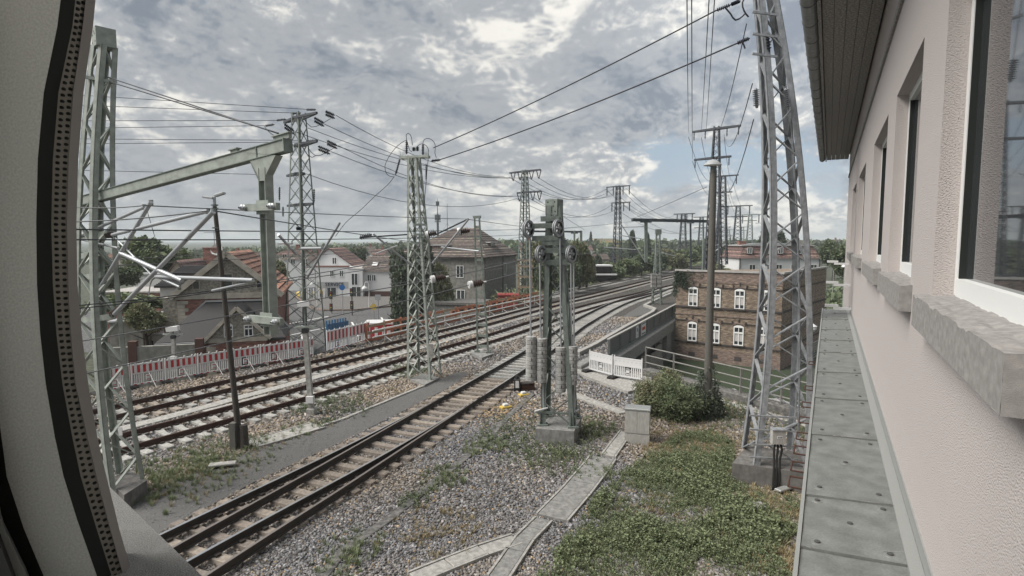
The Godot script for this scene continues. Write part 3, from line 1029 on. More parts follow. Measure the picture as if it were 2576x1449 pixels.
func troughs() -> void:
	trough("wide concrete trough slabs beside the double lamp's wooden post", [[628, 1117], [705, 1096], [800, 1068]], 0.75, 0.95, M.concrete_pale)
	trough("narrow pale kerb between the second track and the grit path", [[803, 1072], [859, 1053], [960, 1012], [1078, 964]], 0.14, 1.0, M.concrete_pale, 0.07, "kerb", false)
	trough("weathered trough lids along the right side of the nearest track", [[810, 1449], [866, 1381], [992, 1293], [1072, 1229], [1166, 1153], [1229, 1099], [1280, 1045], [1339, 990]], 0.24, 0.9, M.concrete_wet, 0.05, "cable_trough", false)
	trough("narrow trough slabs at the bottom edge below the wide slabs", [[1252, 1452], [1320, 1352], [1368, 1304]], 0.34, 0.62, M.concrete)
	trough("broad trough slabs in the middle of the foreground beside the weeds", [[1388, 1300], [1448, 1235], [1500, 1172], [1516, 1150]], 0.7, 0.68, M.concrete)
	trough("slim trough slabs leading up to the grey cabinet", [[1530, 1146], [1556, 1110], [1575, 1085]], 0.34, 0.62, M.concrete_pale)
	trough("side branch of trough slabs turning off at the bottom edge", [[1040, 1452], [1130, 1415], [1215, 1382], [1300, 1354]], 0.36, 0.8, M.concrete_pale)
	trough("pale concrete strip from behind the weight mast to the grey cabinet", [[1400, 975], [1480, 1005], [1569, 1038]], 0.32, 0.9, M.concrete_pale)
	trough("long pale concrete strip lying between the second and third track", [[258, 1092], [287, 1083], [450, 1040], [633, 991], [859, 931], [1042, 879], [1274, 811], [1400, 775], [1529, 738], [1640, 709]], 0.55, 1.4, M.concrete_pale, 0.06, "cable_trough", false)
	trough("second row of wide slabs on the strip behind the double lamp", [[520, 1035], [600, 1015], [680, 993]], 0.6, 1.1, M.concrete_pale, 0.065, "cable_trough", false)

# ---------------------------------------------------------------- houses
func px_x(px: float, Z: float) -> float:
	return P(px, 605, Z).x
func px_y(py: float, Z: float) -> float:
	return P(1288, py, Z).y
# a window on the plane z = at (local), frame proud of the wall, panes within the frame
func win(parent: Node, x: float, y: float, w: float, h: float, z: float, style := "cross", frame: Material = null, side := "f", arch := 0.0) -> void:
	if frame == null:
		frame = M.white_frame
	var b := Basis.IDENTITY
	var o := Vector3(x, y, z)
	if side == "l":
		b = Basis(Vector3.UP, -PI / 2)
		o = Vector3(z, y, x)
	elif side == "r":
		b = Basis(Vector3.UP, PI / 2)
		o = Vector3(z, y, x)
	var st := ST()
	var t := minf(0.07, w * 0.1)
	box(st, o + b * Vector3(-w / 2 + t / 2, 0, 0.03), Vector3(t, h, 0.08), b)
	box(st, o + b * Vector3(w / 2 - t / 2, 0, 0.03), Vector3(t, h, 0.08), b)
	box(st, o + b * Vector3(0, h / 2 - t / 2, 0.03), Vector3(w - t * 2, t, 0.08), b)
	box(st, o + b * Vector3(0, -h / 2 + t / 2, 0.03), Vector3(w - t * 2, t, 0.08), b)
	if arch > 0.0:
		for k in 8:
			var a0 := -1.0 + k * 0.25
			var a1 := a0 + 0.25
			var p0 := Vector3(a0 * w / 2, h / 2 + arch * (1 - a0 * a0), 0)
			var p1 := Vector3(a1 * w / 2, h / 2 + arch * (1 - a1 * a1), 0)
			var z0 := Vector3(0, 0, 0.07)
			quad(st, o + b * (p0 + z0), o + b * (p1 + z0), o + b * (Vector3(p1.x, h / 2, 0) + z0), o + b * (Vector3(p0.x, h / 2, 0) + z0))
			quad(st, o + b * p0, o + b * p1, o + b * (p1 + z0), o + b * (p0 + z0))
	if style == "cross":
		box(st, o + b * Vector3(0, -h * 0.06, 0.025), Vector3(t, h * 0.88 - t * 2, 0.06), b)
		box(st, o + b * Vector3(0, h * 0.17, 0.03), Vector3(w - t * 2, t * 1.2, 0.085), b)
		box(st, o + b * Vector3(0, h * 0.335, 0.025), Vector3(t * 0.7, h * 0.33 - t * 1.6, 0.06), b)
	elif style == "double":
		box(st, o + b * Vector3(0, 0, 0.025), Vector3(t, h - t * 2, 0.06), b)
	var f := commit("window", st, frame, parent)
	st = ST()
	var halves := [[-0.25, 0.5], [0.25, 0.5]] if style != "single" else [[0.0, 1.0]]
	for q in halves:
		st = ST()
		box(st, o + b * Vector3(q[0] * (w - t), 0, 0.008), Vector3((w - t) * q[1] - t, h - t * 2, 0.012), b)
		commit("pane", st, M.pane, f)
func gable_roof(parent: Node, x0: float, x1: float, z0: float, z1: float, eave: float, ridge: float, m: Material, along_z: bool, over := 0.3, th := 0.16) -> void:
	# z0 front (bigger z), z1 back
	var st := ST()
	if along_z:
		var xm := (x0 + x1) * 0.5
		var k := (ridge - eave) / (xm - x0) * over
		for s in [-1, 1]:
			var xe: float = (x0 - over) if s < 0 else (x1 + over)
			var a := Vector3(xe, eave - k, z0 + over)
			var b := Vector3(xe, eave - k, z1 - over)
			var c := Vector3(xm, ridge, z1 - over)
			var d := Vector3(xm, ridge, z0 + over)
			var u := Vector3.UP * th
			if s < 0:
				courses(st, c + u, d + u, a + u, b + u)
				quad(st, d + u, d, a, a + u)
			else:
				courses(st, d + u, c + u, b + u, a + u)
				quad(st, a + u, a, d, d + u)
			quad(st, a + u, b + u, b, a)
			quad(st, a, b, c, d)
	else:
		var zm := (z0 + z1) * 0.5
		var k := (ridge - eave) / (z0 - zm) * over
		for s in [-1, 1]:
			var ze: float = (z0 + over) if s > 0 else (z1 - over)
			var a := Vector3(x0 - over, eave - k, ze)
			var b := Vector3(x1 + over, eave - k, ze)
			var c := Vector3(x1 + over, ridge, zm)
			var d := Vector3(x0 - over, ridge, zm)
			var u := Vector3.UP * th
			if s > 0:
				courses(st, d + u, c + u, b + u, a + u)
				quad(st, a + u, b + u, b, a)
			else:
				courses(st, c + u, d + u, a + u, b + u)
			quad(st, c + u, c, b, b + u)
			quad(st, d + u, d, a, a + u)
			quad(st, a, b, c, d)
	commit("roof", st, m, parent)
func hip_roof(parent: Node, x0: float, x1: float, z0: float, z1: float, eave: float, ridge: float, inset: float, m: Material, over := 0.35, inset2 := -1.0) -> MeshInstance3D:
	var st := ST()
	var zm := (z0 + z1) * 0.5
	var i2 := inset if inset2 < 0 else inset2
	var a := Vector3(x0 - over, eave - 0.1, z0 + over)
	var b := Vector3(x1 + over, eave - 0.1, z0 + over)
	var c := Vector3(x1 + over, eave - 0.1, z1 - over)
	var d := Vector3(x0 - over, eave - 0.1, z1 - over)
	var e := Vector3(x0 + inset, ridge, zm)
	var f := Vector3(x1 - i2, ridge, zm)
	courses(st, e, f, b, a)
	courses(st, f, e, d, c)
	courses(st, f, f, c, b)
	courses(st, e, e, a, d)
	for q in []:
		var n: Vector3 = (q[2] - q[0]).cross(q[1] - q[0]).normalized()
		var w: float = q[1].distance_to(q[2])
		var h: float = q[0].distance_to((q[1] + q[2]) * 0.5)
		vtx(st, q[0], n, Vector2(w / 2, 0)); vtx(st, q[1], n, Vector2(0, h)); vtx(st, q[2], n, Vector2(w, h))
	quad(st, a, b, c, d)
	return commit("roof", st, m, parent)
func walls(parent: Node, x0: float, x1: float, z0: float, z1: float, y0: float, y1: float, m: Material, called := "wall") -> void:
	var st := ST()
	box(st, Vector3((x0 + x1) / 2, (y0 + y1) / 2, (z0 + z1) / 2), Vector3(x1 - x0, y1 - y0, absf(z0 - z1)))
	commit(called, st, m, parent)
func gable(parent: Node, x0: float, x1: float, z: float, depth: float, y0: float, y1: float, m: Material) -> void:
	var st := ST()
	var a := Vector3(x0, y0, z)
	var b := Vector3(x1, y0, z)
	var c := Vector3((x0 + x1) / 2, y1, z)
	var k := Vector3(0, 0, -depth)
	tri(st, a, c, b)
	tri(st, b + k, c + k, a + k)
	quad(st, c, a, a + k, c + k)
	quad(st, b, c, c + k, b + k)
	commit("gable", st, m, parent)
func strip(parent: Node, called: String, a: Vector3, b: Vector3, w: float, h: float, m: Material) -> void:
	var st := ST()
	beam(st, a, b, w, h)
	commit(called, st, m, parent)

func station_house() -> void:
	var o := P(447, 746, 37.0)
	var t := thing("brick_house", "red brick house with plastered gable, orange tile roof and dark slate front annex", "house", Vector3(o.x, 0, o.z), 0.305)
	var w := 5.95
	walls(t, 0, w, 0, -11, -3.2, 2.6, M.brick_red)
	walls(t, -0.12, w + 0.12, 0.12, -11.1, 2.6, 2.95, M.plaster_cream, "cornice")
	gable(t, 0, w, 0, 11, 2.95, 5.45, M.plaster_old)
	gable_roof(t, 0, w, 0, -11, 2.95, 5.5, M.tile_orange, true, 0.35)
	for s in [0.0, w]:
		strip(t, "verge", Vector3(s + (-0.4 if s == 0 else 0.4), 2.74, 0.38), Vector3(w / 2, 5.56, 0.38), 0.12, 0.34, M.plaster_cream)
	for x in [1.1, 2.95, 4.9]:
		win(t, x, 3.5 if x != 2.95 else 3.75, 0.42 if x != 2.95 else 0.7, 0.55 if x != 2.95 else 1.0, 0.0, "single", M.plaster_cream)
	for k in 12:
		var l := 0.62 if k % 2 else 0.42
		block("quoin", Vector3(l / 2 - 0.03, -0.2 + k * 0.235, 0.0), Vector3(l, 0.22, 0.1), M.plaster_cream, t)
		block("quoin", Vector3(w - l / 2 + 0.03, -0.2 + k * 0.235, 0.0), Vector3(l, 0.22, 0.1), M.plaster_cream, t)
	block("pilaster", Vector3(-0.45, -0.1, -0.6), Vector3(0.9, 5.6, 0.9), M.plaster_old, t)
	# annex under slate
	walls(t, -0.1, 6.3, 3.6, 0.02, -3.2, 0.5, M.brick_red, "annex_wall")
	var st := ST()
	var a := Vector3(-0.4, 0.45, 3.95)
	var b := Vector3(6.7, 0.45, 3.95)
	var c := Vector3(5.0, 2.4, 0.1)
	var d := Vector3(1.7, 2.4, 0.1)
	quad(st, d, c, b, a)
	tri(st, c, Vector3(6.7, 0.45, 0.1), b)
	tri(st, d, a, Vector3(-0.4, 0.45, 0.1))
	quad(st, a, b, b - Vector3(0, 0.15, 0), a - Vector3(0, 0.15, 0))
	commit("annex_roof", st, M.slate, t)
	strip(t, "ridge_flashing", Vector3(1.6, 2.45, 0.14), Vector3(5.1, 2.45, 0.14), 0.22, 0.1, M.lead)
	strip(t, "ridge_flashing", Vector3(1.65, 2.45, 0.14), Vector3(-0.4, 0.53, 0.2), 0.12, 0.1, M.lead)
	strip(t, "ridge_flashing", Vector3(5.05, 2.45, 0.14), Vector3(6.7, 0.53, 0.2), 0.12, 0.1, M.lead)
	strip(t, "roof_gutter", Vector3(-0.4, 0.36, 4.0), Vector3(2.35, 0.36, 4.0), 0.12, 0.1, M.lead)
	walls(t, 2.5, 5.6, 4.2, 3.6, -3.2, 0.35, M.brick_red, "bay_wall")
	walls(t, 2.4, 5.7, 4.28, 3.6, 0.35, 0.6, M.plaster_cream, "cornice")
	gable(t, 2.5, 5.6, 4.2, 0.5, 0.6, 2.25, M.plaster_old)
	gable_roof(t, 2.5, 5.6, 4.2, 1.4, 0.6, 2.3, M.slate, true, 0.22, 0.1)
	for s in [0, 1]:
		strip(t, "verge", Vector3(2.22 if s == 0 else 5.88, 0.48, 4.44), Vector3(4.05, 2.42, 4.44), 0.1, 0.2, M.plaster_cream)
	win(t, 3.55, 1.0, 0.5, 0.7, 4.2, "cross", M.white_frame, "f", 0.16)
	win(t, 4.65, 1.0, 0.5, 0.7, 4.2, "cross", M.white_frame)
	win(t, 4.7, -0.9, 1.3, 1.0, 4.2, "double", M.plaster_cream)
	win(t, 3.2, -0.9, 0.8, 1.0, 4.2, "double", M.plaster_cream)
	win(t, 1.4, -1.0, 0.9, 1.1, 3.6, "double", M.plaster_cream)
	for x in [2.5, 5.45]:
		for k in 6:
			block("quoin", Vector3(x + 0.08, -1.9 + k * 0.37, 4.19), Vector3(0.5 if k % 2 else 0.34, 0.33, 0.1), M.plaster_cream, t)
func simple_house(label: String, cat: String, px0: float, px1: float, y_eave: float, y_ridge: float, Z: float, d: float, wall: Material, roof: Material, along_z: bool, wins: Array, turn := 0.0, base := -3.2, hip := -1.0, group := "") -> Node3D:
	var x0 := px_x(px0, Z)
	var x1 := px_x(px1, Z)
	var w := x1 - x0
	var eave := px_y(y_eave, Z)
	var ridge := px_y(y_ridge, Z + (0.0 if along_z else d / 2))
	var t := thing("house", label, cat, Vector3(x0, 0, -Z), turn, group)
	walls(t, 0, w, 0, -d, base, eave, wall)
	if hip >= 0.0:
		hip_roof(t, 0, w, 0, -d, eave, ridge, hip, roof)
	else:
		gable_roof(t, 0, w, 0, -d, eave, ridge, roof, along_z, 0.3, 0.14)
		if along_z:
			gable(t, 0, w, 0, d, eave, ridge - 0.02, wall)
		else:
			var st := ST()
			for x in [0.0, w]:
				var p := Vector3(x, eave, 0)
				var q := Vector3(x, eave, -d)
				var r := Vector3(x, ridge, -d / 2)
				if x > 0:
					tri(st, p, r, q)
				else:
					tri(st, q, r, p)
			commit("gable", st, wall, t)
	for k in wins:
		# [px, py, w, h, style]
		win(t, px_x(k[0], Z) - x0, px_y(k[1], Z), k[2], k[3], 0.0, k[4])
	return t
func chimney(t: Node3D, x: float, y0: float, y1: float, z: float, s: float) -> void:
	var st := ST()
	box(st, Vector3(x, (y0 + y1) / 2, z), Vector3(s, y1 - y0, s))
	box(st, Vector3(x, y1 + 0.05, z), Vector3(s + 0.12, 0.1, s + 0.12))
	commit("chimney", st, M.brick_red, t)
func left_houses() -> void:
	station_house()
	var t := simple_house("cream gabled house with red tile roof and small square window behind the brick house", "house", 408, 470, 704, 659, 50, 9, M.plaster_cream, M.tile_red, true, [[438, 700, 0.6, 0.8, "double"]], 0.25)
	t = simple_house("long red tiled roof with brick chimney and television aerial behind the cream gable", "house", 462, 545, 690, 652, 57, 8, M.plaster_cream, M.tile_brown, false, [])
	chimney(t, 2.0, 3.0, 5.6, -1.6, 1.3)
	var st := ST()
	tube(st, Vector3(2.2, 4.0, -1.6), Vector3(2.2, 7.4, -1.6), 0.03)
	beam(st, Vector3(1.2, 7.2, -1.6), Vector3(2.7, 7.2, -1.6), 0.04, 0.04)
	for k in 6:
		beam(st, Vector3(1.3 + k * 0.22, 7.2, -1.9), Vector3(1.3 + k * 0.22, 7.2, -1.3), 0.02, 0.02)
	commit("aerial", st, M.wire_grey, t)
	st = ST()
	lathe(st, Vector3(2.7, 5.4, -1.2), Vector3(2.7, 5.5, -0.95), [[0, 0.05], [0.3, 0.35], [1, 0.6]], 14)
	commit("satellite_dish", st, M.plastic_white, t)
	# low buildings of the yard
	t = thing("shed", "long white flat roofed shed behind the dark round tree", "shed", V(px_x(330, 56), 0, 56))
	walls(t, 0, 4.6, 0, -6, -3.2, px_y(692, 56), M.plaster_white)
	walls(t, -0.1, 4.7, 0.1, -6.1, px_y(692, 56), px_y(688, 56), M.lead, "roof")
	t = thing("shed", "low red brick shed with pale coping beyond the left mast", "shed", V(px_x(248, 46), 0, 46), 0.12)
	walls(t, 0, 5.2, 0, -5, -3.2, px_y(738, 46), M.brick_red)
	walls(t, -0.1, 5.3, 0.1, -5.1, px_y(738, 46), px_y(734, 46), M.coping, "coping")
	t = simple_house("grey roofed lean-to with pale walls left of the brick house", "house", 396, 436, 722, 700, 44, 6, M.plaster_white, M.slate, false, [], 0.2)
	t = simple_house("grey slate roofed outbuilding behind the brick house's left eave", "house", 440, 490, 690, 672, 46, 5, M.plaster_cream, M.slate, false, [], 0.2)
	t = thing("garage", "white garage with dark door openings beyond the small yard tree", "garage", V(px_x(335, 37.5), 0, 37.5), 0.2)
	walls(t, 0, 2.6, 0, -4, -3.2, px_y(846, 37.5), M.plaster_white)
	walls(t, -0.15, 2.75, 0.15, -4.1, px_y(846, 37.5), px_y(841, 37.5), M.lead, "roof")
	for x in [0.5, 1.95]:
		st = ST()
		box(st, Vector3(x, -1.2, 0.02), Vector3(0.75, 2.0, 0.05))
		commit("garage_door", st, M.trim_dark, t)
	t = thing("shed", "grey rendered flat roofed shed at the left edge behind the mast", "shed", V(px_x(262, 36), 0, 36), 0.2)
	walls(t, 0, 1.9, 0, -5, -3.2, px_y(812, 36), M.plaster_grey)
	walls(t, -0.1, 2.0, 0.1, -5.1, px_y(812, 36), px_y(808, 36), M.lead, "roof")
	t = thing("wall", "dark rendered yard wall with brick piers behind the red and white barriers", "wall", V(px_x(255, 30.5), 0, 30.5), 0.28)
	walls(t, 0, 4.4, 0, -0.3, -3.2, px_y(876, 30.5), M.plaster_grey)
	for x in [1.15, 4.4]:
		block("pier", Vector3(x, -1.1, -0.15), Vector3(0.4, 4.1, 0.4), M.brick_plain, t)
	# the white service building and its right wing
	var Z := 96.0
	var bx := px_x(792, Z)
	t = thing("service_building", "white two storey service building with SERVICE sign, gable and corner block", "building", V(bx, 0, Z))
	var e := px_y(672, Z)
	var wd := px_x(876, Z) - bx
	walls(t, 0, wd, 0, -12, -3.2, e, M.plaster_white)
	walls(t, -0.05, wd + 0.05, 0.05, -0.3, e, e + 0.25, M.brick_red, "parapet")
	gable(t, -3.2, wd - 0.2, -4, 9, px_y(672, Z + 4), px_y(627, Z + 4), M.plaster_white)
	gable_roof(t, -3.2, wd - 0.2, -4, -13, px_y(672, Z + 4), px_y(627, Z + 4) + 0.05, M.tile_red, true, 0.3)
	var bw := px_x(912, Z) - px_x(876, Z)
	walls(t, wd, wd + bw, 0.5, -11, -3.2, px_y(677, Z), M.plaster_white, "corner_block")
	walls(t, wd - 0.05, wd + bw + 0.05, 0.55, -11, px_y(677, Z), px_y(675, Z), M.coping, "coping")
	st = ST()
	box(st, Vector3(wd / 2, px_y(716.5, Z), 0.04), Vector3(wd - 0.3, 1.0, 0.08))
	var sb := commit("sign_band", st, M.lead, t)
	var tm := TextMesh.new()
	var sf := SystemFont.new()
	sf.font_names = PackedStringArray(["Droid Sans"])
	sf.font_weight = 700
	tm.font = sf
	tm.text = "SERVICE"
	tm.font_size = 64
	tm.pixel_size = 0.0125
	tm.depth = 0.03
	var tx := put("sign_lettering", tm, M.dark_text, sb)
	tx.position = Vector3(px_x(839, Z) - bx, px_y(715.5, Z), 0.11)
	win(t, px_x(829, Z) - bx, px_y(734, Z), 1.9, 1.7, 0.0, "double")
	for px in [833, 857]:
		win(t, px_x(px, Z) - bx, px_y(688, Z), 0.7, 1.1, 0.0, "double")
	win(t, px_x(892, Z) - bx, px_y(702, Z), 1.1, 2.0, 0.5, "double")
	win(t, px_x(896, Z) - bx, px_y(735, Z), 1.6, 2.0, 0.5, "double")
	win(t, wd * 0.35, px_y(656, Z + 4), 0.8, 1.2, -4.0, "double")
	t = simple_house("white house with brown tiled roof and skylight joined to the service building", "house", 911, 981, 681, 646, 96.5, 10, M.plaster_white, M.tile_brown, false, [[928, 699, 0.8, 1.1, "double"], [938, 699, 0.8, 1.1, "double"]])
	st = ST()
	box(st, Vector3(1.7, px_y(664, 98.5), -1.6), Vector3(0.9, 0.1, 1.2), Basis(Vector3.RIGHT, 0.45))
	commit("skylight", st, M.plastic_white, t)
	block("plinth", Vector3(2.3, -2.6, 0.02), Vector3(4.7, 1.0, 0.1), M.brick_plain, t)
	# town roofs behind
	var town := [[700, 748, 640, 630, 120, "tile_red", "cream"], [712, 790, 652, 641, 108, "tile_brown", "white"], [760, 800, 655, 640, 118, "tile_red", "white"], [905, 935, 636, 622, 190, "tile_brown", "white"], [936, 965, 641, 628, 170, "tile_red", "cream"], [960, 1000, 643, 633, 180, "slate", "white"], [985, 1030, 650, 640, 160, "tile_red", "cream"], [880, 905, 640, 631, 200, "tile_red", "white"], [1310, 1345, 628, 612, 110, "tile_red", "cream"], [620, 668, 641, 634, 140, "tile_brown", "cream"], [540, 600, 645, 636, 150, "tile_red", "cream"], [250, 300, 648, 640, 160, "tile_orange", "cream"], [1350, 1400, 622, 612, 240, "tile_brown", "cream"], [1455, 1490, 629, 618, 210, "tile_red", "white"], [1985, 2045, 615, 606, 260, "tile_brown", "cream"], [2095, 2125, 609, 603, 320, "tile_brown", "white"]]
	var names := ["red roofed house left of the lattice pylon behind the brick house", "row of brown dormer roofs left of the service building", "red roofed white house touching the service gable", "brown roofed house among trees above the service building", "red roofed house right above the white house's ridge", "flat grey roofed hall above the skylight roof", "red roofed house left of the ivy covered tree", "small red roofed house just right of the service gable", "red roof with chimney right behind the grey house", "brown ridge just left of the hanging steel column", "long red ridge behind the brick house's peak", "orange roof at the far left beside the mast", "brown roof behind the tensioning wheels", "red roof left of the yellow apartment block", "brown roof above the mansard house", "small far roof beside the facade at the right"]
	for i in town.size():
		var q: Array = town[i]
		t = simple_house(names[i], "house", q[0], q[1], q[2], q[3], q[4], 9, M["plaster_" + q[6]], M[q[5]], false, [[q[0] + (q[1] - q[0]) * 0.3, q[2] + 5, 0.9, 1.2, "double"], [q[0] + (q[1] - q[0]) * 0.7, q[2] + 5, 0.9, 1.2, "double"]])
		chimney(t, (px_x(q[1], q[4]) - px_x(q[0], q[4])) * 0.6, px_y(q[3], q[4]) - 0.6, px_y(q[3], q[4]) + 1.1, -4.5, 0.7)
	t = thing("apartment_block", "pale yellow apartment block among trees under the far pylon", "building", V(px_x(1478, 260), 0, 260))
	walls(t, 0, 15, 0, -12, -3.2, px_y(608, 260), M.yellow, "wall")
	walls(t, 3, 13, -1, -11, px_y(608, 260), px_y(600, 260), M.plaster_cream, "roof")
	for k in 5:
		win(t, 1.8 + k * 2.8, px_y(613, 260), 1.8, 1.3, 0.0, "double")
	t = simple_house("white gabled house with red roof behind the dark conifers beside the tracks", "house", 1488, 1500, 662, 646, 128, 10, M.plaster_white, M.tile_red, true, [], -0.2)
	t = simple_house("long dark red roof beside the shrubs right of the weight mast", "house", 1470, 1532, 652, 641, 134, 8, M.plaster_cream, M.tile_brown, false, [])
	t = thing("carport", "white flat roofed carport under the trees beside the far track", "carport", V(px_x(1463, 88), 0, 88))
	walls(t, 0, 4.8, 0, -5, px_y(670, 88), px_y(667, 88), M.plaster_white, "roof")
	walls(t, 0.4, 4.8, -1.5, -5, -3.0, px_y(670, 88), M.trim_dark, "dark_bay")
	walls(t, 0, 0.4, 0, -5, -3.0, px_y(670, 88), M.plaster_white, "pier")
	walls(t, 1.0, 5.4, 0.6, -0.5, px_y(692, 88), px_y(689, 88), M.plaster_white, "canopy")
func grey_house() -> void:
	var t := thing("grey_house", "big grey rendered house with hipped brown tile roof behind the orange boards", "house", V(-15.6, 0, 78.5), -0.284)
	var w := 12.5
	var d := 15.0
	var e := 4.35
	walls(t, 0, w, 0, -d, -3.2, e, M.plaster_grey)
	hip_roof(t, 0, w, 0, -d, e, 8.2, 5.4, M.tile_brown, 0.4, 3.6)
	strip(t, "roof_gutter", Vector3(-0.4, e - 0.15, 0.45), Vector3(w + 0.4, e - 0.15, 0.45), 0.14, 0.12, M.trim_dark)
	strip(t, "roof_gutter", Vector3(w + 0.45, e - 0.15, 0.4), Vector3(w + 0.45, e - 0.15, -d), 0.14, 0.12, M.trim_dark)
	strip(t, "downpipe", Vector3(w + 0.1, e - 0.2, 0.1), Vector3(w + 0.1, -3, 0.1), 0.11, 0.11, M.trim_dark)
	strip(t, "downpipe", Vector3(w + 0.08, e - 0.2, -8.0), Vector3(w + 0.08, -3, -8.0), 0.1, 0.1, M.trim_dark)
	win(t, 9.1, 2.3, 1.05, 1.6, 0.0, "double")
	win(t, 9.2, -0.9, 1.2, 1.6, 0.0, "double")
	win(t, 5.0, -1.4, 1.0, 1.2, 0.0, "cross")
	win(t, 3.4, 2.2, 1.0, 1.5, 0.0, "double")
	win(t, -9.0, 2.3, 1.3, 1.7, w, "double", M.white_frame, "r")
	win(t, -9.2, -0.6, 1.2, 1.2, w, "double", M.white_frame, "r")
	# dormers
	for q in [[5.6, 5.35], [2.8, 5.3]]:
		walls(t, q[0] - 0.9, q[0] + 0.9, -1.7, -4.0, q[1] - 0.6, q[1] + 0.35, M.brick_brown, "dormer")
		walls(t, q[0] - 1.3, q[0] + 1.3, -1.5, -4.5, q[1] + 0.35, q[1] + 0.5, M.lead, "dormer_roof")
		win(t, q[0], q[1] - 0.15, 0.7, 0.75, -1.7, "double", M.brick_brown)
	walls(t, w - 1.0, w - 3.6, -5.2, -7.6, 4.6, 6.1, M.tile_brown, "dormer")
	walls(t, w - 0.7, w - 4.0, -4.9, -7.9, 6.1, 6.22, M.plaster_white, "dormer_roof")
	win(t, -6.4, 5.45, 1.2, 1.1, w - 1.0, "double", M.white_frame, "r")
	t = thing("shed", "low grey concrete shed with mossy flat roof in front of the grey house", "shed", V(px_x(1062, 64), 0, 64), -0.2)
	walls(t, 0, 6.6, 0, -4, -3.2, px_y(765, 64), M.concrete)
	walls(t, -0.2, 6.8, 0.2, -4.2, px_y(765, 64), px_y(759, 64), M.concrete_dark, "roof")
	t = thing("skip", "small red flat topped container beside the grey house's right corner", "container", V(px_x(1252, 66), 0, 66))
	walls(t, 0, 2.3, 0, -2, -3.0, px_y(744, 66), M.red_dark, "container_body")
	walls(t, -0.1, 2.5, 0.1, -2.1, px_y(744, 66), px_y(741, 66), M.red_dark, "container_lid")

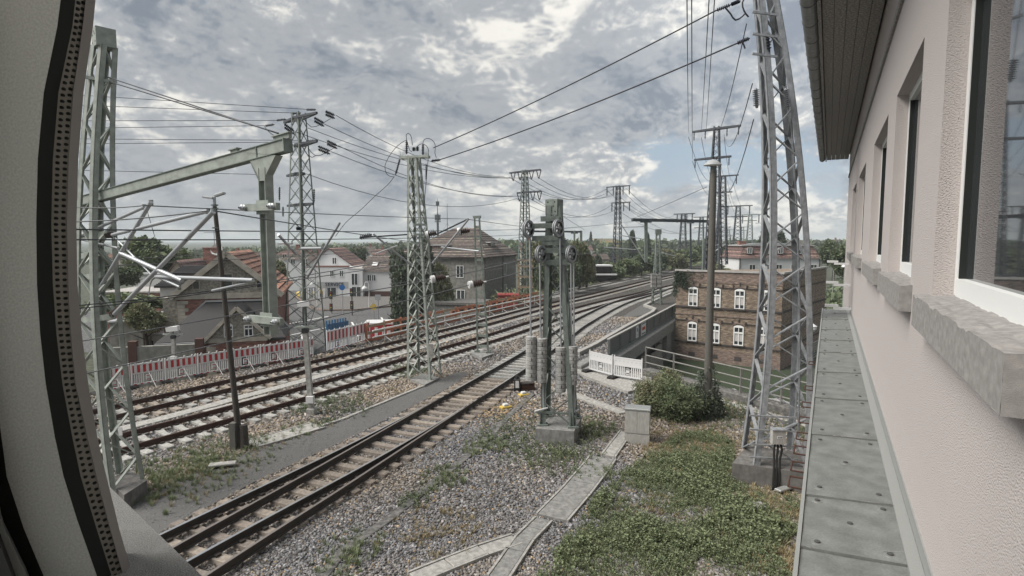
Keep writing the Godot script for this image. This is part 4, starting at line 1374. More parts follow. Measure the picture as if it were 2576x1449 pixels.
func arched_windows(t: Node3D) -> void:
	pass
func right_houses() -> void:
	# brick house right of the tracks
	var a := V(13.05, 0, 45.6)
	var b := V(19.4, 0, 41.2)
	var c := V(27.8, 0, 50.9)
	var f := (b - a)
	var t := thing("brick_building", "yellow brick two storey house with parapet, dark string courses and white arched windows", "house", a, atan2(-f.z, f.x))
	var w := f.length()
	var inv := t.transform.affine_inverse()
	var lc := inv * c
	var top := 4.0
	# the plan is not square: front, right and back as one prism
	var plan := [Vector3(0, 0, 0), Vector3(w, 0, 0), lc]
	var st := ST()
	for i in 3:
		var p: Vector3 = plan[i]
		var q: Vector3 = plan[(i + 1) % 3]
		quad(st, p + Vector3.UP * top, q + Vector3.UP * top, q - Vector3.UP * 3.4, p - Vector3.UP * 3.4)
	tri(st, plan[2] + Vector3.UP * top, plan[1] + Vector3.UP * top, plan[0] + Vector3.UP * top)
	commit("wall", st, M.brick_yellow, t)
	var band := func(called: String, y0: float, y1: float, out: float, m: Material, sides: int) -> void:
		var s2 := ST()
		var r := []
		for p in plan:
			r.append(p)
		var centre := Vector3(w / 2, 0, lc.z / 2)
		for i in sides:
			var p: Vector3 = plan[i]
			var q: Vector3 = plan[i + 1]
			var n := (q - p).normalized().cross(Vector3.UP)
			var k := (q - p).normalized() * out
			var p2 := p + n * out - k
			var q2 := q + n * out + k
			hexa(s2, [p2 + Vector3.UP * y0, q2 + Vector3.UP * y0, q + k + Vector3.UP * y0 - n * 0.05, p - k + Vector3.UP * y0 - n * 0.05, p2 + Vector3.UP * y1, q2 + Vector3.UP * y1, q + k + Vector3.UP * y1 - n * 0.05, p - k + Vector3.UP * y1 - n * 0.05])
		commit(called, s2, m, t)
	band.call("parapet_band", 3.15, 4.0, 0.03, M.brick_brown, 1)
	band.call("coping", 4.0, 4.14, 0.12, M.coping, 2)
	band.call("string_course", 2.78, 2.86, 0.06, M.trim_dark, 2)
	band.call("string_course", 1.16, 1.3, 0.08, M.trim_dark, 2)
	band.call("string_course", 0.6, 0.72, 0.05, M.brick_brown, 2)
	band.call("string_course", 0.12, 0.2, 0.05, M.trim_dark, 2)
	band.call("string_course", -1.62, -1.5, 0.06, M.trim_dark, 2)
	band.call("plinth", -3.4, -1.95, 0.04, M.brick_brown, 2)
	# windows in two rows of four
	for k in 4:
		var x := w * (0.175 + 0.225 * k)
		for row in 2:
			var y := 2.04 if row == 0 else -0.7
			var h := 1.42
			win(t, x, y - 0.06, 0.72, h, 0.0, "cross", M.white_frame, "f", 0.11)
			strip(t, "window_sill", Vector3(x - 0.46, y - h / 2 - 0.1, 0.07), Vector3(x + 0.46, y - h / 2 - 0.1, 0.07), 0.14, 0.09, M.trim_dark)
			st = ST()
			for q in 7:
				var s0 := -1.0 + q * 2.0 / 7.0
				var s1 := s0 + 2.0 / 7.0
				beam(st, Vector3(x + s0 * 0.44, y + h / 2 + 0.06 + 0.13 * (1 - s0 * s0), 0.03), Vector3(x + s1 * 0.44, y + h / 2 + 0.06 + 0.13 * (1 - s1 * s1), 0.03), 0.06, 0.1)
			commit("window_arch", st, M.brick_brown, t)
			for s in [-0.46, 0.0, 0.46]:
				strip(t, "keystone", Vector3(x + s, y + h / 2 + (0.12 if s != 0 else 0.26), 0.05), Vector3(x + s * 1.06, y + h / 2 + (0.34 if s != 0 else 0.5), 0.05), 0.07, 0.08, M.trim_dark)
			st = ST()
			box(st, Vector3(x - 0.17, y - 0.1, 0.018), Vector3(0.24, h * 0.5, 0.01))
			box(st, Vector3(x + 0.17, y - 0.1, 0.018), Vector3(0.24, h * 0.5, 0.01))
			commit("curtain", st, M.curtain, t)
		st = ST()
		box(st, Vector3(x, -2.5, 0.05), Vector3(0.5, 0.3, 0.03))
		commit("cellar_window", st, M.trim_dark, t)
	# ivy hanging over the left end of the parapet
	var xs := []
	for i in 260:
		var x := absf(rng.randfn(0.0, 0.75))
		xs.append(turned(Vector3(x - 0.1, 3.95 - rng.randf() * maxf(0.25, 1.7 - absf(x - 1.0) * 1.1) , 0.08), rng.randf_range(0.5, 0.9), 1.0))
	for i in 90:
		xs.append(turned(Vector3(rng.randf_range(-0.25, 0.1), rng.randf_range(2.0, 3.2), rng.randf_range(-0.3, 0.1)), rng.randf_range(0.5, 0.9), 1.0))
	multi("ivy", clump_mesh(12, 0.14, 0.1, 0.12), M.leaf4, xs, t)
	# mansard house
	var Z := 98.0
	var x0 := px_x(1861, Z)
	t = thing("mansard_house", "white house with red brown mansard roof behind the brick house's parapet", "house", V(x0, 0, Z))
	var hw := px_x(2066, Z) - x0
	var e := px_y(649, Z)
	var r := px_y(619, Z)
	walls(t, 0, hw, 0, -9, -3.2, e, M.plaster_white)
	st = ST()
	var p0 := [Vector3(-0.3, e - 0.05, 0.35), Vector3(hw + 0.3, e - 0.05, 0.35), Vector3(hw + 0.3, e - 0.05, -9.3), Vector3(-0.3, e - 0.05, -9.3)]
	var p1 := [Vector3(0.35, e + 0.55, -0.2), Vector3(hw - 0.35, e + 0.55, -0.2), Vector3(hw - 0.35, e + 0.55, -8.8), Vector3(0.35, e + 0.55, -8.8)]
	var p2 := [Vector3(1.0, r, -0.9), Vector3(hw - 1.0, r, -0.9), Vector3(hw - 1.0, r, -8.1), Vector3(1.0, r, -8.1)]
	for i in 4:
		var j := (i + 1) % 4
		quad(st, p1[i], p1[j], p0[j], p0[i])
		courses(st, p2[i], p2[j], p1[j], p1[i], 0.36)
	commit("roof", st, M.tile_red, t)
	walls(t, 0.6, hw - 0.6, -0.6, -8.4, r, r + 0.12, M.coping, "eaves_board")
	hip_roof(t, 1.0, hw - 1.0, -0.9, -8.1, r + 0.2, px_y(611, Z + 4), 4.5, M.lead, 0.2)
	for px in [1887, 1935, 1965, 2011]:
		var x := px_x(px, Z) - x0
		walls(t, x - 0.5, x + 0.5, 0.0, -1.5, e + 0.75, r - 0.35, M.tile_brown, "dormer")
		win(t, x, (e + r) / 2 + 0.25, 0.8, 1.0, 0.0, "double")
	for px in [1895, 1940, 1962, 2000, 2050]:
		win(t, px_x(px, Z) - x0, e - 1.9, 1.1, 1.6, 0.0, "double")
	strip(t, "downpipe", Vector3(0.15, e, 0.1), Vector3(0.15, -3, 0.1), 0.1, 0.1, M.trim_dark)
	strip(t, "downpipe", Vector3(hw - 0.15, e, 0.1), Vector3(hw - 0.15, -3, 0.1), 0.1, 0.1, M.trim_dark)
	chimney(t, 1.9, r, px_y(608, Z), -4.0, 1.2)

# ---------------------------------------------------------------- bridge, retaining walls, right foreground
func bridge() -> void:
	var n0 := V(5.3, 0, 31.4)
	var n1 := V(14.15, 0, 49.3)
	var d := (n1 - n0).normalized()
	var s := d.cross(Vector3.UP)
	var t := thing("bridge_parapet", "grey sheet metal parapet on a concrete bridge edge leading to the brick house", "parapet")
	var n := 9
	for i in n:
		var a := n0.lerp(n1, float(i) / n) + d * 0.02
		var b := n0.lerp(n1, float(i + 1) / n) - d * 0.02
		piece("parapet_panel", a + Vector3.UP * 0.5, b + Vector3.UP * 0.5, 0.05, 0.86, M.parapet, t)
		piece("parapet_post", a + s * 0.07 + Vector3.UP * 0.05, a + s * 0.07 + Vector3.UP * 0.95, 0.07, 0.07, M.steel_dark, t)
	piece("handrail", n0 + Vector3.UP * 0.97, n1 + Vector3.UP * 0.97, 0.16, 0.07, M.concrete_pale, t)
	piece("bottom_rail", n0 + Vector3.UP * 0.04 + s * 0.1, n1 + Vector3.UP * 0.04 + s * 0.1, 0.1, 0.06, M.steel_dark, t)
	var g := thing("bridge", "concrete bridge edge beam and abutment over the sunken lane", "bridge")
	var st := ST()
	var m := (n0 + n1) * 0.5
	cbox(st, m + s * 0.25 + Vector3(0, -0.38, 0), Vector3(0.55, 0.75, n0.distance_to(n1) + 0.6), 0.05, Basis(s, Vector3.UP, -d))
	commit("edge_beam", st, M.concrete, g)
	# abutment wall beside the brick house, with a darker upstand, and the pier in the gap
	st = ST()
	box(st, n0.lerp(n1, 0.86) + s * 0.16 + Vector3(0, -2.0, 0), Vector3(0.3, 2.4, 5.2), Basis(s, Vector3.UP, -d))
	commit("abutment", st, M.concrete, g)
	st = ST()
	box(st, n0.lerp(n1, 0.62) + s * 0.1 + Vector3(0, -2.1, 0), Vector3(0.14, 2.6, 2.6), Basis(s, Vector3.UP, -d))
	commit("abutment_return", st, M.concrete_wet, g)
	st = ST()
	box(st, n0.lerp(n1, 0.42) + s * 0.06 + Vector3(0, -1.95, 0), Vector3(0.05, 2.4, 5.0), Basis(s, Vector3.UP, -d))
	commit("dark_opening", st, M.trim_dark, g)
	# draped tarpaulin
	t = thing("tarpaulin", "dirty beige tarpaulin draped across the opening under the bridge", "tarpaulin")
	st = ST()
	var cols := 30
	for i in cols:
		var q := []
		for k in 2:
			var f := float(i + k) / cols
			var p := n0.lerp(n1, 0.26 + 0.36 * f) + s * (0.42 + 0.1 * sin(f * 31.0) + 0.05 * sin(f * 67.0))
			q.append([p + Vector3.UP * (-1.05 - 0.28 * sin(f * PI) + 0.1 * sin(f * 9.0)), p + s * 0.18 + Vector3.UP * -3.0])
		quad(st, q[0][0], q[1][0], q[1][1], q[0][1])
	commit("tarpaulin_sheet", st, M.tarp, t)
	# signs on the parapet
	for q in [[0.40, 1.25, "big"], [0.315, 0.62, "small"]]:
		var p: Vector3 = n0.lerp(n1, q[0]) + s * 0.035 + Vector3.UP * 0.5
		var sg := thing("sign", "white company sign with red lettering between two dark lines on the parapet" if q[2] == "big" else "small white notice with blue emblem on the parapet left of the company sign", "sign", p, atan2(s.x, s.z))
		st = ST()
		box(st, Vector3.ZERO, Vector3(q[1], 0.9 if q[2] == "big" else 0.78, 0.03))
		commit("sign_plate", st, M.plastic_white, sg)
		if q[2] == "big":
			st = ST()
			box(st, Vector3(0, 0.33, 0.018), Vector3(q[1] * 0.8, 0.07, 0.006))
			box(st, Vector3(0, -0.33, 0.018), Vector3(q[1] * 0.8, 0.07, 0.006))
			commit("sign_line", st, M.dark_text, sg)
			var tm := TextMesh.new()
			var sf := SystemFont.new()
			sf.font_names = PackedStringArray(["Droid Sans"])
			sf.font_weight = 700
			tm.font = sf
			tm.text = "STRABAG"
			tm.font_size = 48
			tm.pixel_size = 0.0042
			tm.depth = 0.012
			var tx := put("sign_lettering", tm, M.red_text, sg)
			tx.position = Vector3(0, 0, 0.024)
			tx.scale = Vector3(1, 1.4, 1)
		else:
			st = ST()
			box(st, Vector3(0.03, 0.1, 0.018), Vector3(0.22, 0.2, 0.006))
			box(st, Vector3(-0.06, 0.22, 0.018), Vector3(0.16, 0.08, 0.006))
			commit("emblem", st, M.blue_sign, sg)
			st = ST()
			box(st, Vector3(0, -0.18, 0.018), Vector3(0.4, 0.04, 0.006))
			box(st, Vector3(0, -0.26, 0.018), Vector3(0.34, 0.03, 0.006))
			commit("print_line", st, M.lead, sg)
	# low kerb walls on the track side
	trough("low concrete kerb wall along the track side of the grey parapet", [[1452, 892], [1500, 868], [1560, 832], [1641, 787], [1648, 779], [1622, 770], [1655, 754], [1689, 739]], 0.3, 2.4, M.concrete_pale, 0.06, "kerb", false, 0.16)
	# foundation slab under the white barriers
	t = thing("concrete_slab", "concrete foundation slab under the white plastic barriers", "slab")
	st = ST()
	var top := px_poly([[1440, 925], [1480, 915], [1640, 950], [1642, 968], [1580, 985], [1470, 945]], 0.14)
	poly_sheet(st, top, 0.14)
	for i in top.size():
		quad(st, top[(i + 1) % top.size()], top[i], top[i] - Vector3.UP * 0.2, top[(i + 1) % top.size()] - Vector3.UP * 0.2)
	commit("slab", st, M.concrete_pale, t)
	keep_off.append(flat(top))
	t = thing("concrete_block", "long concrete footing beam ending behind the weight stacks", "footing")
	st = ST()
	var fa := G(1450, 925, 0.2)
	var fb := G(1500, 897, 0.2)
	cbox(st, (fa + fb) * 0.5 - Vector3.UP * 0.15, Vector3(0.5, 0.5, fa.distance_to(fb)), 0.03, look(fa, fb))
	commit("footing", st, M.concrete, t)
	# pipe railing on its low wall in front of the yard
	var ra := V(6.3, 0, 27.1)
	var rb := V(10.85, 0, 19.45)
	t = thing("retaining_wall", "stained low concrete wall carrying the pipe railing", "wall")
	var dd := (rb - ra).normalized()
	var ss := dd.cross(Vector3.UP)
	for i in 4:
		var p := ra.lerp(rb, i / 4.0)
		var q := ra.lerp(rb, (i + 1) / 4.0)
		st = ST()
		cbox(st, (p + q) * 0.5 + Vector3(0, -0.02, 0) + ss * -0.1, Vector3(0.55, 0.72, p.distance_to(q) - 0.015), 0.04, Basis(ss, Vector3.UP, -dd))
		commit("wall_section", st, M.concrete_wet, t)
	t = thing("pipe_railing", "weathered steel pipe railing with three rails in front of the brick house", "railing")
	for i in 6:
		var p := ra.lerp(rb, i / 5.0) + Vector3.UP * 0.3 - ss * 0.1
		piece("post", p, p + Vector3.UP * 1.05, 0.07, 0.07, M.railing_steel, t)
	for h in [1.33, 0.95, 0.6]:
		st = ST()
		tube(st, ra + Vector3.UP * h - ss * 0.1, rb + Vector3.UP * h - ss * 0.1, 0.032)
		commit("rail", st, M.railing_steel, t)
	# flat stones and a gutter in front of the wall
	t = thing("drain_channel", "pale stone drain channel below the low concrete wall", "drain channel")
	for i in 7:
		var p := G(1800, 1008).lerp(G(2062, 1082), i / 7.0)
		var q := G(1800, 1008).lerp(G(2062, 1082), (i + 1) / 7.0)
		st = ST()
		cbox(st, (p + q) * 0.5 + Vector3(0, 0.03, 0), Vector3(0.4, 0.1, p.distance_to(q) - 0.03), 0.02, look(p, q))
		commit("channel_stone", st, M.concrete_pale, t)
	# the yard beyond
	st = ST()
	poly_sheet(st, [V(6, 0, 36), V(11, 0, 24), V(22, 0, 34), V(20, 0, 41), V(14, 0, 46)], -2.985)
	struct("lawn", st, M.lawn)
	t = thing("tarpaulin", "white plastic sheeting lying in folds behind the pipe railing", "tarpaulin")
	st = ST()
	for i in 22:
		var q := []
		for k in 2:
			var f := float(i + k) / 22.0
			var p := V(8.6, 0, 27.5).lerp(V(12.3, 0, 23.2), f)
			q.append([p + Vector3(0.5, -1.2 + 0.12 * sin(f * 23), -0.6), p + Vector3(0, -0.42 + 0.08 * sin(f * 17 + 1) + 0.04 * sin(f * 51), 0), p + Vector3(-0.15, -1.7, 0.15)])
		quad(st, q[0][0], q[1][0], q[1][1], q[0][1])
		quad(st, q[0][1], q[1][1], q[1][2], q[0][2])
	commit("tarpaulin_sheet", st, M.tarp_white, t)
	# lane between the brick house and the signal box
	st = ST()
	quad(st, V(27, -2.98, 46), V(33.5, -2.98, 46), V(16, -2.98, 20), V(12, -2.98, 20))
	quad(st, V(62, -2.98, 110), V(66, -2.98, 109), V(33.5, -2.98, 46), V(27, -2.98, 46))
	struct("lane", st, M.paving)
	# the steps with railings at the brick house's foot
	t = thing("stair_railing", "dark stair railing with slats at the brick house's right side", "railing", V(px_x(2046, 36), -3, 36))
	for i in 7:
		piece("slat", Vector3(-0.4, 1.6 + i * 0.16, 0), Vector3(1.0, 2.1 + i * 0.16, -0.6), 0.03, 0.05, M.steel_dark, t)
	for x in [-0.4, 1.0]:
		piece("post", Vector3(x, 0, -0.3 - x * 0.3), Vector3(x, 3.3, -0.3 - x * 0.3), 0.07, 0.07, M.steel_dark, t)
	for q in [[2043, 826, 900, 33.0, "globe street lamp on a white post right of the silver mast"]]:
		var p := P(q[0], q[1], q[3])
		t = thing("street_lamp", q[4], "street lamp", Vector3(p.x, -3, p.z))
		st = ST()
		tube(st, Vector3.ZERO, Vector3(0, p.y + 2.85, 0), 0.06, 0.045)
		commit("post", st, M.plastic_white, t)
		st = ST()
		lathe(st, Vector3(0, p.y + 2.8, 0), Vector3(0, p.y + 3.3, 0), [[0, 0.08], [0.3, 0.24], [0.6, 0.24], [0.65, 0.27], [1, 0.03]], 14)
		commit("lamp_shade", st, M.plastic_white, t)
	for q in [[2125, 668, 56.0, "small bell lamp on a thin post along the lane, nearer one"], [2098, 663, 80.0, "small lamp post farther up the lane beside the trees"]]:
		var p := P(q[0], q[1], q[2])
		t = thing("street_lamp", q[3], "street lamp", Vector3(p.x, -3, p.z))
		st = ST()
		tube(st, Vector3.ZERO, Vector3(0, p.y + 2.9, 0), 0.06, 0.045)
		commit("post", st, M.steel_pale, t)
		st = ST()
		lathe(st, Vector3(0, p.y + 2.85, 0), Vector3(0, p.y + 3.2, 0), [[0, 0.3], [0.4, 0.26], [1, 0.04]], 12)
		commit("lamp_shade", st, M.plastic_white, t)

# ---------------------------------------------------------------- the signal box that the picture is taken from
const WE := Vector3(0.4813, 0, -0.8766)      # along the facade, away from the eye
const WN := Vector3(-0.8766, 0, -0.4813)     # out of the facade, towards the tracks
# s: share along measured by the distance ahead, n: out of the wall
func W(Z: float, n: float, y: float) -> Vector3:
	return V(0.657 + 0.549 * Z, y, Z) + WN * n
func wbox(st: SurfaceTool, z0: float, z1: float, n0: float, n1: float, y0: float, y1: float) -> void:
	hexa(st, [W(z0, n0, y0), W(z0, n1, y0), W(z1, n1, y0), W(z1, n0, y0), W(z0, n0, y1), W(z0, n1, y1), W(z1, n1, y1), W(z1, n0, y1)])
func signal_box() -> void:
	var t := thing("signal_box", "pink rendered signal box with stone window sills, grey sheet metal ledge and wide eaves", "building")
	var sill := 6.0
	var head := 7.95
	var cuts := [[1.85, 3.6], [4.55, 6.35], [7.25, 9.5], [11.6, 14.3], [15.6, 18.0]]
	var Z0 := 0.62
	var Z1 := 23.0
	var st := ST()
	wbox(st, Z0, Z1, -0.3, 0.0, -0.5, sill)
	wbox(st, Z0, Z1, -0.3, 0.0, head, 9.95)
	var at := Z0
	for c in cuts + [[Z1, Z1]]:
		if c[0] > at:
			wbox(st, at, c[0], -0.3, 0.0, sill, head)
		at = c[1]
	commit("facade", st, M.plaster_pink, t)
	st = ST()
	wbox(st, Z1 - 0.3, Z1 - 0.002, -6.0, -0.302, -0.5, 9.95)
	commit("end_wall", st, M.plaster_pink, t)
	st = ST()
	wbox(st, Z0, Z1 + 0.02, 0.003, 0.03, 8.86, 8.93)
	commit("string_course", st, M.soffit, t)
	for i in cuts.size():
		var c: Array = cuts[i]
		# sill block of rough stone
		st = ST()
		var a0: float = c[0] - 0.12
		var a1: float = c[1] + 0.1
		var y := sill
		# weathered stone: top and front broken up by flaking layers
		var rough := FastNoiseLite.new()
		rough.seed = 60 + i
		rough.frequency = 2.6
		rough.fractal_octaves = 4
		var lay := func(z: float, u: float) -> Vector3:
			# u: 0 back edge of the top .. 1 front edge .. 2 foot of the front
			var r: float = rough.get_noise_2d(z * 1.6, u * 2.0)
			var flake := (-0.007 if r > 0.16 else 0.0) + (-0.006 if r > 0.3 else 0.0) + 0.0025 * rough.get_noise_2d(z * 9.0, u * 5.0)
			if u <= 1.0:
				return W(z, lerpf(-0.17, 0.085, u), y + 0.072 - 0.022 * u + (flake if u < 0.99 else minf(flake, 0.0)))
			return W(z, 0.085 + 0.003 * rough.get_noise_2d(z * 6.0, u * 3.0), y + 0.05 - 0.2 * (u - 1.0))
		var nz := int((a1 - a0) / 0.045)
		for p in nz:
			for q in 14:
				var e := []
				for g in [[0, 0], [0, 1], [1, 1], [1, 0]]:
					e.append(lay.call(lerpf(a0, a1, float(p + g[0]) / nz), (q + g[1]) / 7.0))
				quad(st, e[3], e[0], e[1], e[2])
		for z in [a0, a1]:
			for q in 7:
				var p0: Vector3 = lay.call(z, q / 7.0)
				var p1: Vector3 = lay.call(z, (q + 1) / 7.0)
				quad(st, p0, p1, W(z, lerpf(-0.17, 0.085, (q + 1) / 7.0), y - 0.15), W(z, lerpf(-0.17, 0.085, q / 7.0), y - 0.15))
		quad(st, W(a0, -0.17, y - 0.15), W(a1, -0.17, y - 0.15), W(a1, 0.085, y - 0.15), W(a0, 0.085, y - 0.15))
		commit("stone_sill", st, M.plaster_stone, t)
		# window: frame, sash bar, pane
		st = ST()
		wbox(st, c[0], c[0] + 0.07, -0.18, -0.11, y + 0.05, head)
		wbox(st, c[1] - 0.07, c[1], -0.18, -0.11, y + 0.05, head)
		wbox(st, c[0] + 0.07, c[1] - 0.07, -0.18, -0.11, head - 0.08, head)
		wbox(st, c[0] + 0.07, c[1] - 0.07, -0.18, -0.105, y + 0.05, y + 0.17)
		var f := commit("window", st, M.white_frame, t)
		st = ST()
		wbox(st, c[0] + 0.07, c[0] + 0.082, -0.155, -0.115, y + 0.17, head - 0.08)
		commit("seal", st, M.gasket, f)
		st = ST()
		wbox(st, c[1] - 0.082, c[1] - 0.07, -0.155, -0.115, y + 0.17, head - 0.08)
		commit("seal", st, M.gasket, f)
		st = ST()
		wbox(st, c[0] + 0.07, c[1] - 0.07, -0.165, -0.15, y + 0.17, head - 0.08)
		commit("pane", st, M.mirror_pane, f)
		st = ST()
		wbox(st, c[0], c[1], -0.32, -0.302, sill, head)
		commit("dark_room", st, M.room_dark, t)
	# ledge of sheet metal with screws
	var seams := [1.0]
	for q in [[2010, 1449], [2042, 1293], [2058, 1121], [2064, 1019], [2068, 948], [2070, 896], [2072, 863], [2072, 835], [2072, 808], [2072, 780]]:
		var g := G(q[0], q[1], 4.4)
		seams.append(-g.z)
	for i in seams.size() - 1:
		var z0: float = seams[i]
		var z1: float = seams[i + 1]
		st = ST()
		var cols := 5
		for k in cols:
			for l in 6:
				var q := []
				for e in [[0, 0], [0, 1], [1, 1], [1, 0]]:
					var u := float(k + e[0]) / cols
					var w := float(l + e[1]) / 6.0
					q.append(W(lerpf(z0, z1 - 0.012, w), lerpf(0.66, 0.085, u), 4.4 + 0.035 * u + 0.012 * (1.0 - w) + 0.004 * sin(w * 9.0 + i * 2.0 + u * 4.0)))
				quad(st, q[0], q[1], q[2], q[3])
		quad(st, W(z0, 0.66, 4.412), W(z1, 0.66, 4.4), W(z1, 0.66, 4.3), W(z0, 0.66, 4.3))
		quad(st, W(z0, 0.085, 4.447), W(z0, 0.66, 4.412), W(z0, 0.66, 4.38), W(z0, 0.085, 4.41))
		var sh := commit("ledge_sheet", st, M.sheet_metal, t)
		if i > 0:
			for q in [[0.1, 0.16], [0.1, 0.86], [0.52, 0.5], [0.9, 0.14], [0.9, 0.88]]:
				var c := W(lerpf(z0, z1, q[0]), lerpf(0.66, 0.085, q[1]), 4.4 + 0.035 * q[1] + 0.012 * (1.0 - q[0]))
				st = ST()
				lathe(st, c - Vector3.UP * 0.004, c + Vector3.UP * 0.012, [[0, 0.04], [0.3, 0.037], [0.5, 0.024], [0.51, 0.001]], 14)
				commit("screw_dimple", st, M.sheet_metal, sh)
				st = ST()
				lathe(st, c + Vector3.UP * 0.006, c + Vector3.UP * 0.018, [[0, 0.019], [0.6, 0.018], [1, 0.001]], 10)
				commit("screw", st, M.screw, sh)
	for q in [[2.05, 0.5, 0.2], [2.2, 0.42, -0.12], [3.4, 0.2, 0.1]]:
		st = ST()
		var pts := []
		for k in 6:
			pts.append(W(q[0] + 0.03 * k * q[2] * 4.0, q[1] - 0.045 * k, 4.412 + 0.035 * (0.66 - q[1] + 0.045 * k) / 0.575 + 0.002))
		pipe(st, pts, 0.0022, 4)
		commit("scratch", st, M.sheet_edge, t)
	st = ST()
	wbox(st, 1.0, seams[-1], 0.0, 0.01, 4.46, 4.56)
	wbox(st, 1.0, seams[-1], 0.01, 0.085, 4.435, 4.455)
	commit("flashing", st, M.sheet_edge, t)
	st = ST()
	wbox(st, 1.0, seams[-1], 0.665, 0.69, 4.3, 4.42)
	commit("drip_edge", st, M.sheet_edge, t)
	# wall lamps at the far end
	for q in [[2122, 664], [2112, 718], [2112, 778]]:
		var z := 18.5 if q[1] < 700 else (16.6 if q[1] < 750 else 15.2)
		var y := px_y(q[1], z)
		st = ST()
		wbox(st, z, z + 0.12, 0.0, 0.42, y - 0.03, y + 0.03)
		wbox(st, z, z + 0.12, 0.3, 0.62, y + 0.035, y + 0.1)
		commit("wall_bracket", st, M.plastic_white, t)
	# eaves: boarded soffit, gutter with rings
	for k in 5:
		st = ST()
		var n0 := 0.03 + k * 0.155
		wbox(st, Z0, 23.9, n0, n0 + 0.148, 9.72 + 0.004 * (k % 2), 9.76)
		commit("soffit_board", st, M.soffit, t)
	st = ST()
	wbox(st, Z0, 23.9, 0.81, 0.85, 9.66, 9.95)
	commit("fascia_board", st, M.soffit, t)
	st = ST()
	wbox(st, Z0, 24.2, -6.0, 0.9, 9.96, 10.05)
	commit("roof", st, M.slate, t)
	st = ST()
	for k in 10:
		var a0 := PI + PI * k / 10.0
		var a1 := PI + PI * (k + 1) / 10.0
		var q := func(a: float, z: float) -> Vector3:
			return W(z, 0.97 - 0.11 * cos(a), 9.78 + 0.11 * sin(a))
		quad(st, q.call(a0, Z0), q.call(a1, Z0), q.call(a1, 24.0), q.call(a0, 24.0))
	commit("gutter", st, M.gutter_zinc, t)
	var zz := 1.2
	while zz < 24.0:
		st = ST()
		var pts := []
		for k in 9:
			var a := PI + PI * k / 8.0
			pts.append(W(zz, 0.97 - 0.116 * cos(a), 9.78 + 0.116 * sin(a)))
		pipe(st, pts, 0.006, 4)
		commit("gutter_ring", st, M.gutter_zinc, t)
		zz += 0.75
	# the room behind the eye, with windows all round
	st = ST()
	var rw := func(x0: float, x1: float, y0: float, y1: float, z0: float, z1: float) -> void:
		box(st, V((x0 + x1) / 2, (y0 + y1) / 2, (z0 + z1) / 2), Vector3(absf(x1 - x0), y1 - y0, absf(z1 - z0)))
	rw.call(-2.6, 0.95, 4.9, 5.2, 0.3, -3.4)
	rw.call(-2.6, 0.95, 7.95, 8.2, 0.3, -3.4)
	rw.call(0.98, 1.2, 4.9, 8.2, 0.35, -3.4)
	rw.call(-2.8, 1.2, 4.9, 6.1, -3.42, -3.6)
	rw.call(-2.8, 1.2, 7.8, 8.2, -3.42, -3.6)
	rw.call(-2.85, -2.62, 4.9, 6.1, 0.3, -3.4)
	rw.call(-2.85, -2.62, 7.8, 8.2, 0.3, -3.4)
	commit("room_wall", st, M.room, t)
	# the sash at the left edge of the picture; Z grows slightly to the outside
	var ys := [-60, 67, 233, 400, 560, 716, 840, 966, 1100, 1199, 1330, 1449, 1520]
	var edges := {
		"rebate": [246, 234, 210, 197, 192, 195, 206, 222, 245, 268, 300, 334, 358],
		"spacer_r": [222, 208, 184, 173, 168, 172, 178, 190, 220, 243, 277, 310, 334],
		"spacer_l": [196, 182, 147, 133, 129, 133, 142, 157, 182, 203, 243, 281, 306],
		"seal_l": [160, 144, 110, 95, 91, 93, 101, 115, 138, 160, 201, 243, 268],
		"sash_l": [-60, -60, -60, -60, -55, -45, -30, -14, 4, 17, 60, 110, 135],
	}
	var wd := 0.62
	var loft := func(called: String, l: String, r: String, z0: float, z1: float, th: float, m: Material) -> MeshInstance3D:
		var s := ST()
		var el: Array = edges[l]
		var er: Array = edges[r]
		for i in ys.size() - 1:
			var a := P(el[i], ys[i], z0)
			var b := P(er[i], ys[i], z1)
			var c := P(er[i + 1], ys[i + 1], z1)
			var d := P(el[i + 1], ys[i + 1], z0)
			var k := V(-th * 0.9, 0, th)
			quad(s, a, b, c, d)
			quad(s, b, b + k, c + k, c)
			quad(s, a + k, a, d, d + k)
			quad(s, b + k, a + k, d + k, c + k)
		return commit(called, s, m, t)
	loft.call("window_sash", "sash_l", "seal_l", wd - 0.03, wd - 0.03, 0.05, M.sash)
	loft.call("window_seal", "seal_l", "spacer_l", wd - 0.012, wd, 0.02, M.gasket)
	var sp: MeshInstance3D = loft.call("glazing_spacer", "spacer_l", "spacer_r", wd, wd + 0.008, 0.016, M.spacer)
	loft.call("glazing_bead", "spacer_r", "rebate", wd + 0.006, wd + 0.02, 0.03, M.bead)
	# perforations of the spacer, two rows
	var holes := ST()
	for row in 2:
		var yy := -40.0
		while yy < 1500.0:
			var i := 0
			while i < ys.size() - 2 and ys[i + 1] < yy:
				i += 1
			var f = (yy - ys[i]) / float(ys[i + 1] - ys[i])
			var xl := lerpf(edges.spacer_l[i], edges.spacer_l[i + 1], f)
			var xr := lerpf(edges.spacer_r[i], edges.spacer_r[i + 1], f)
			var c := P(lerpf(xl, xr, 0.27 if row == 0 else 0.74), yy, wd + (0.0016 if row == 0 else 0.0054))
			lathe(holes, c + Vector3(0, 0, -0.002), c + Vector3(0, 0, 0.0008), [[0, 0.0017], [0.9, 0.0017], [1, 0.0001]], 6)
			yy += 15.5
	var hm := commit("perforation", holes, M.gasket, sp)
	stuff(hm)
	# inner frame strip and gap at the far left, and the sill outside
	edges["gap_l"] = [-75, -75, -75, -75, -75, -75, -60, -50, -40, -26, 10, 68, 95]
	loft.call("frame_gap", "gap_l", "sash_l", wd - 0.02, wd - 0.02, 0.02, M.rubber)
	edges["frame_l"] = [-140, -140, -140, -140, -140, -140, -120, -95, -70, -40, -15, 30, 55]
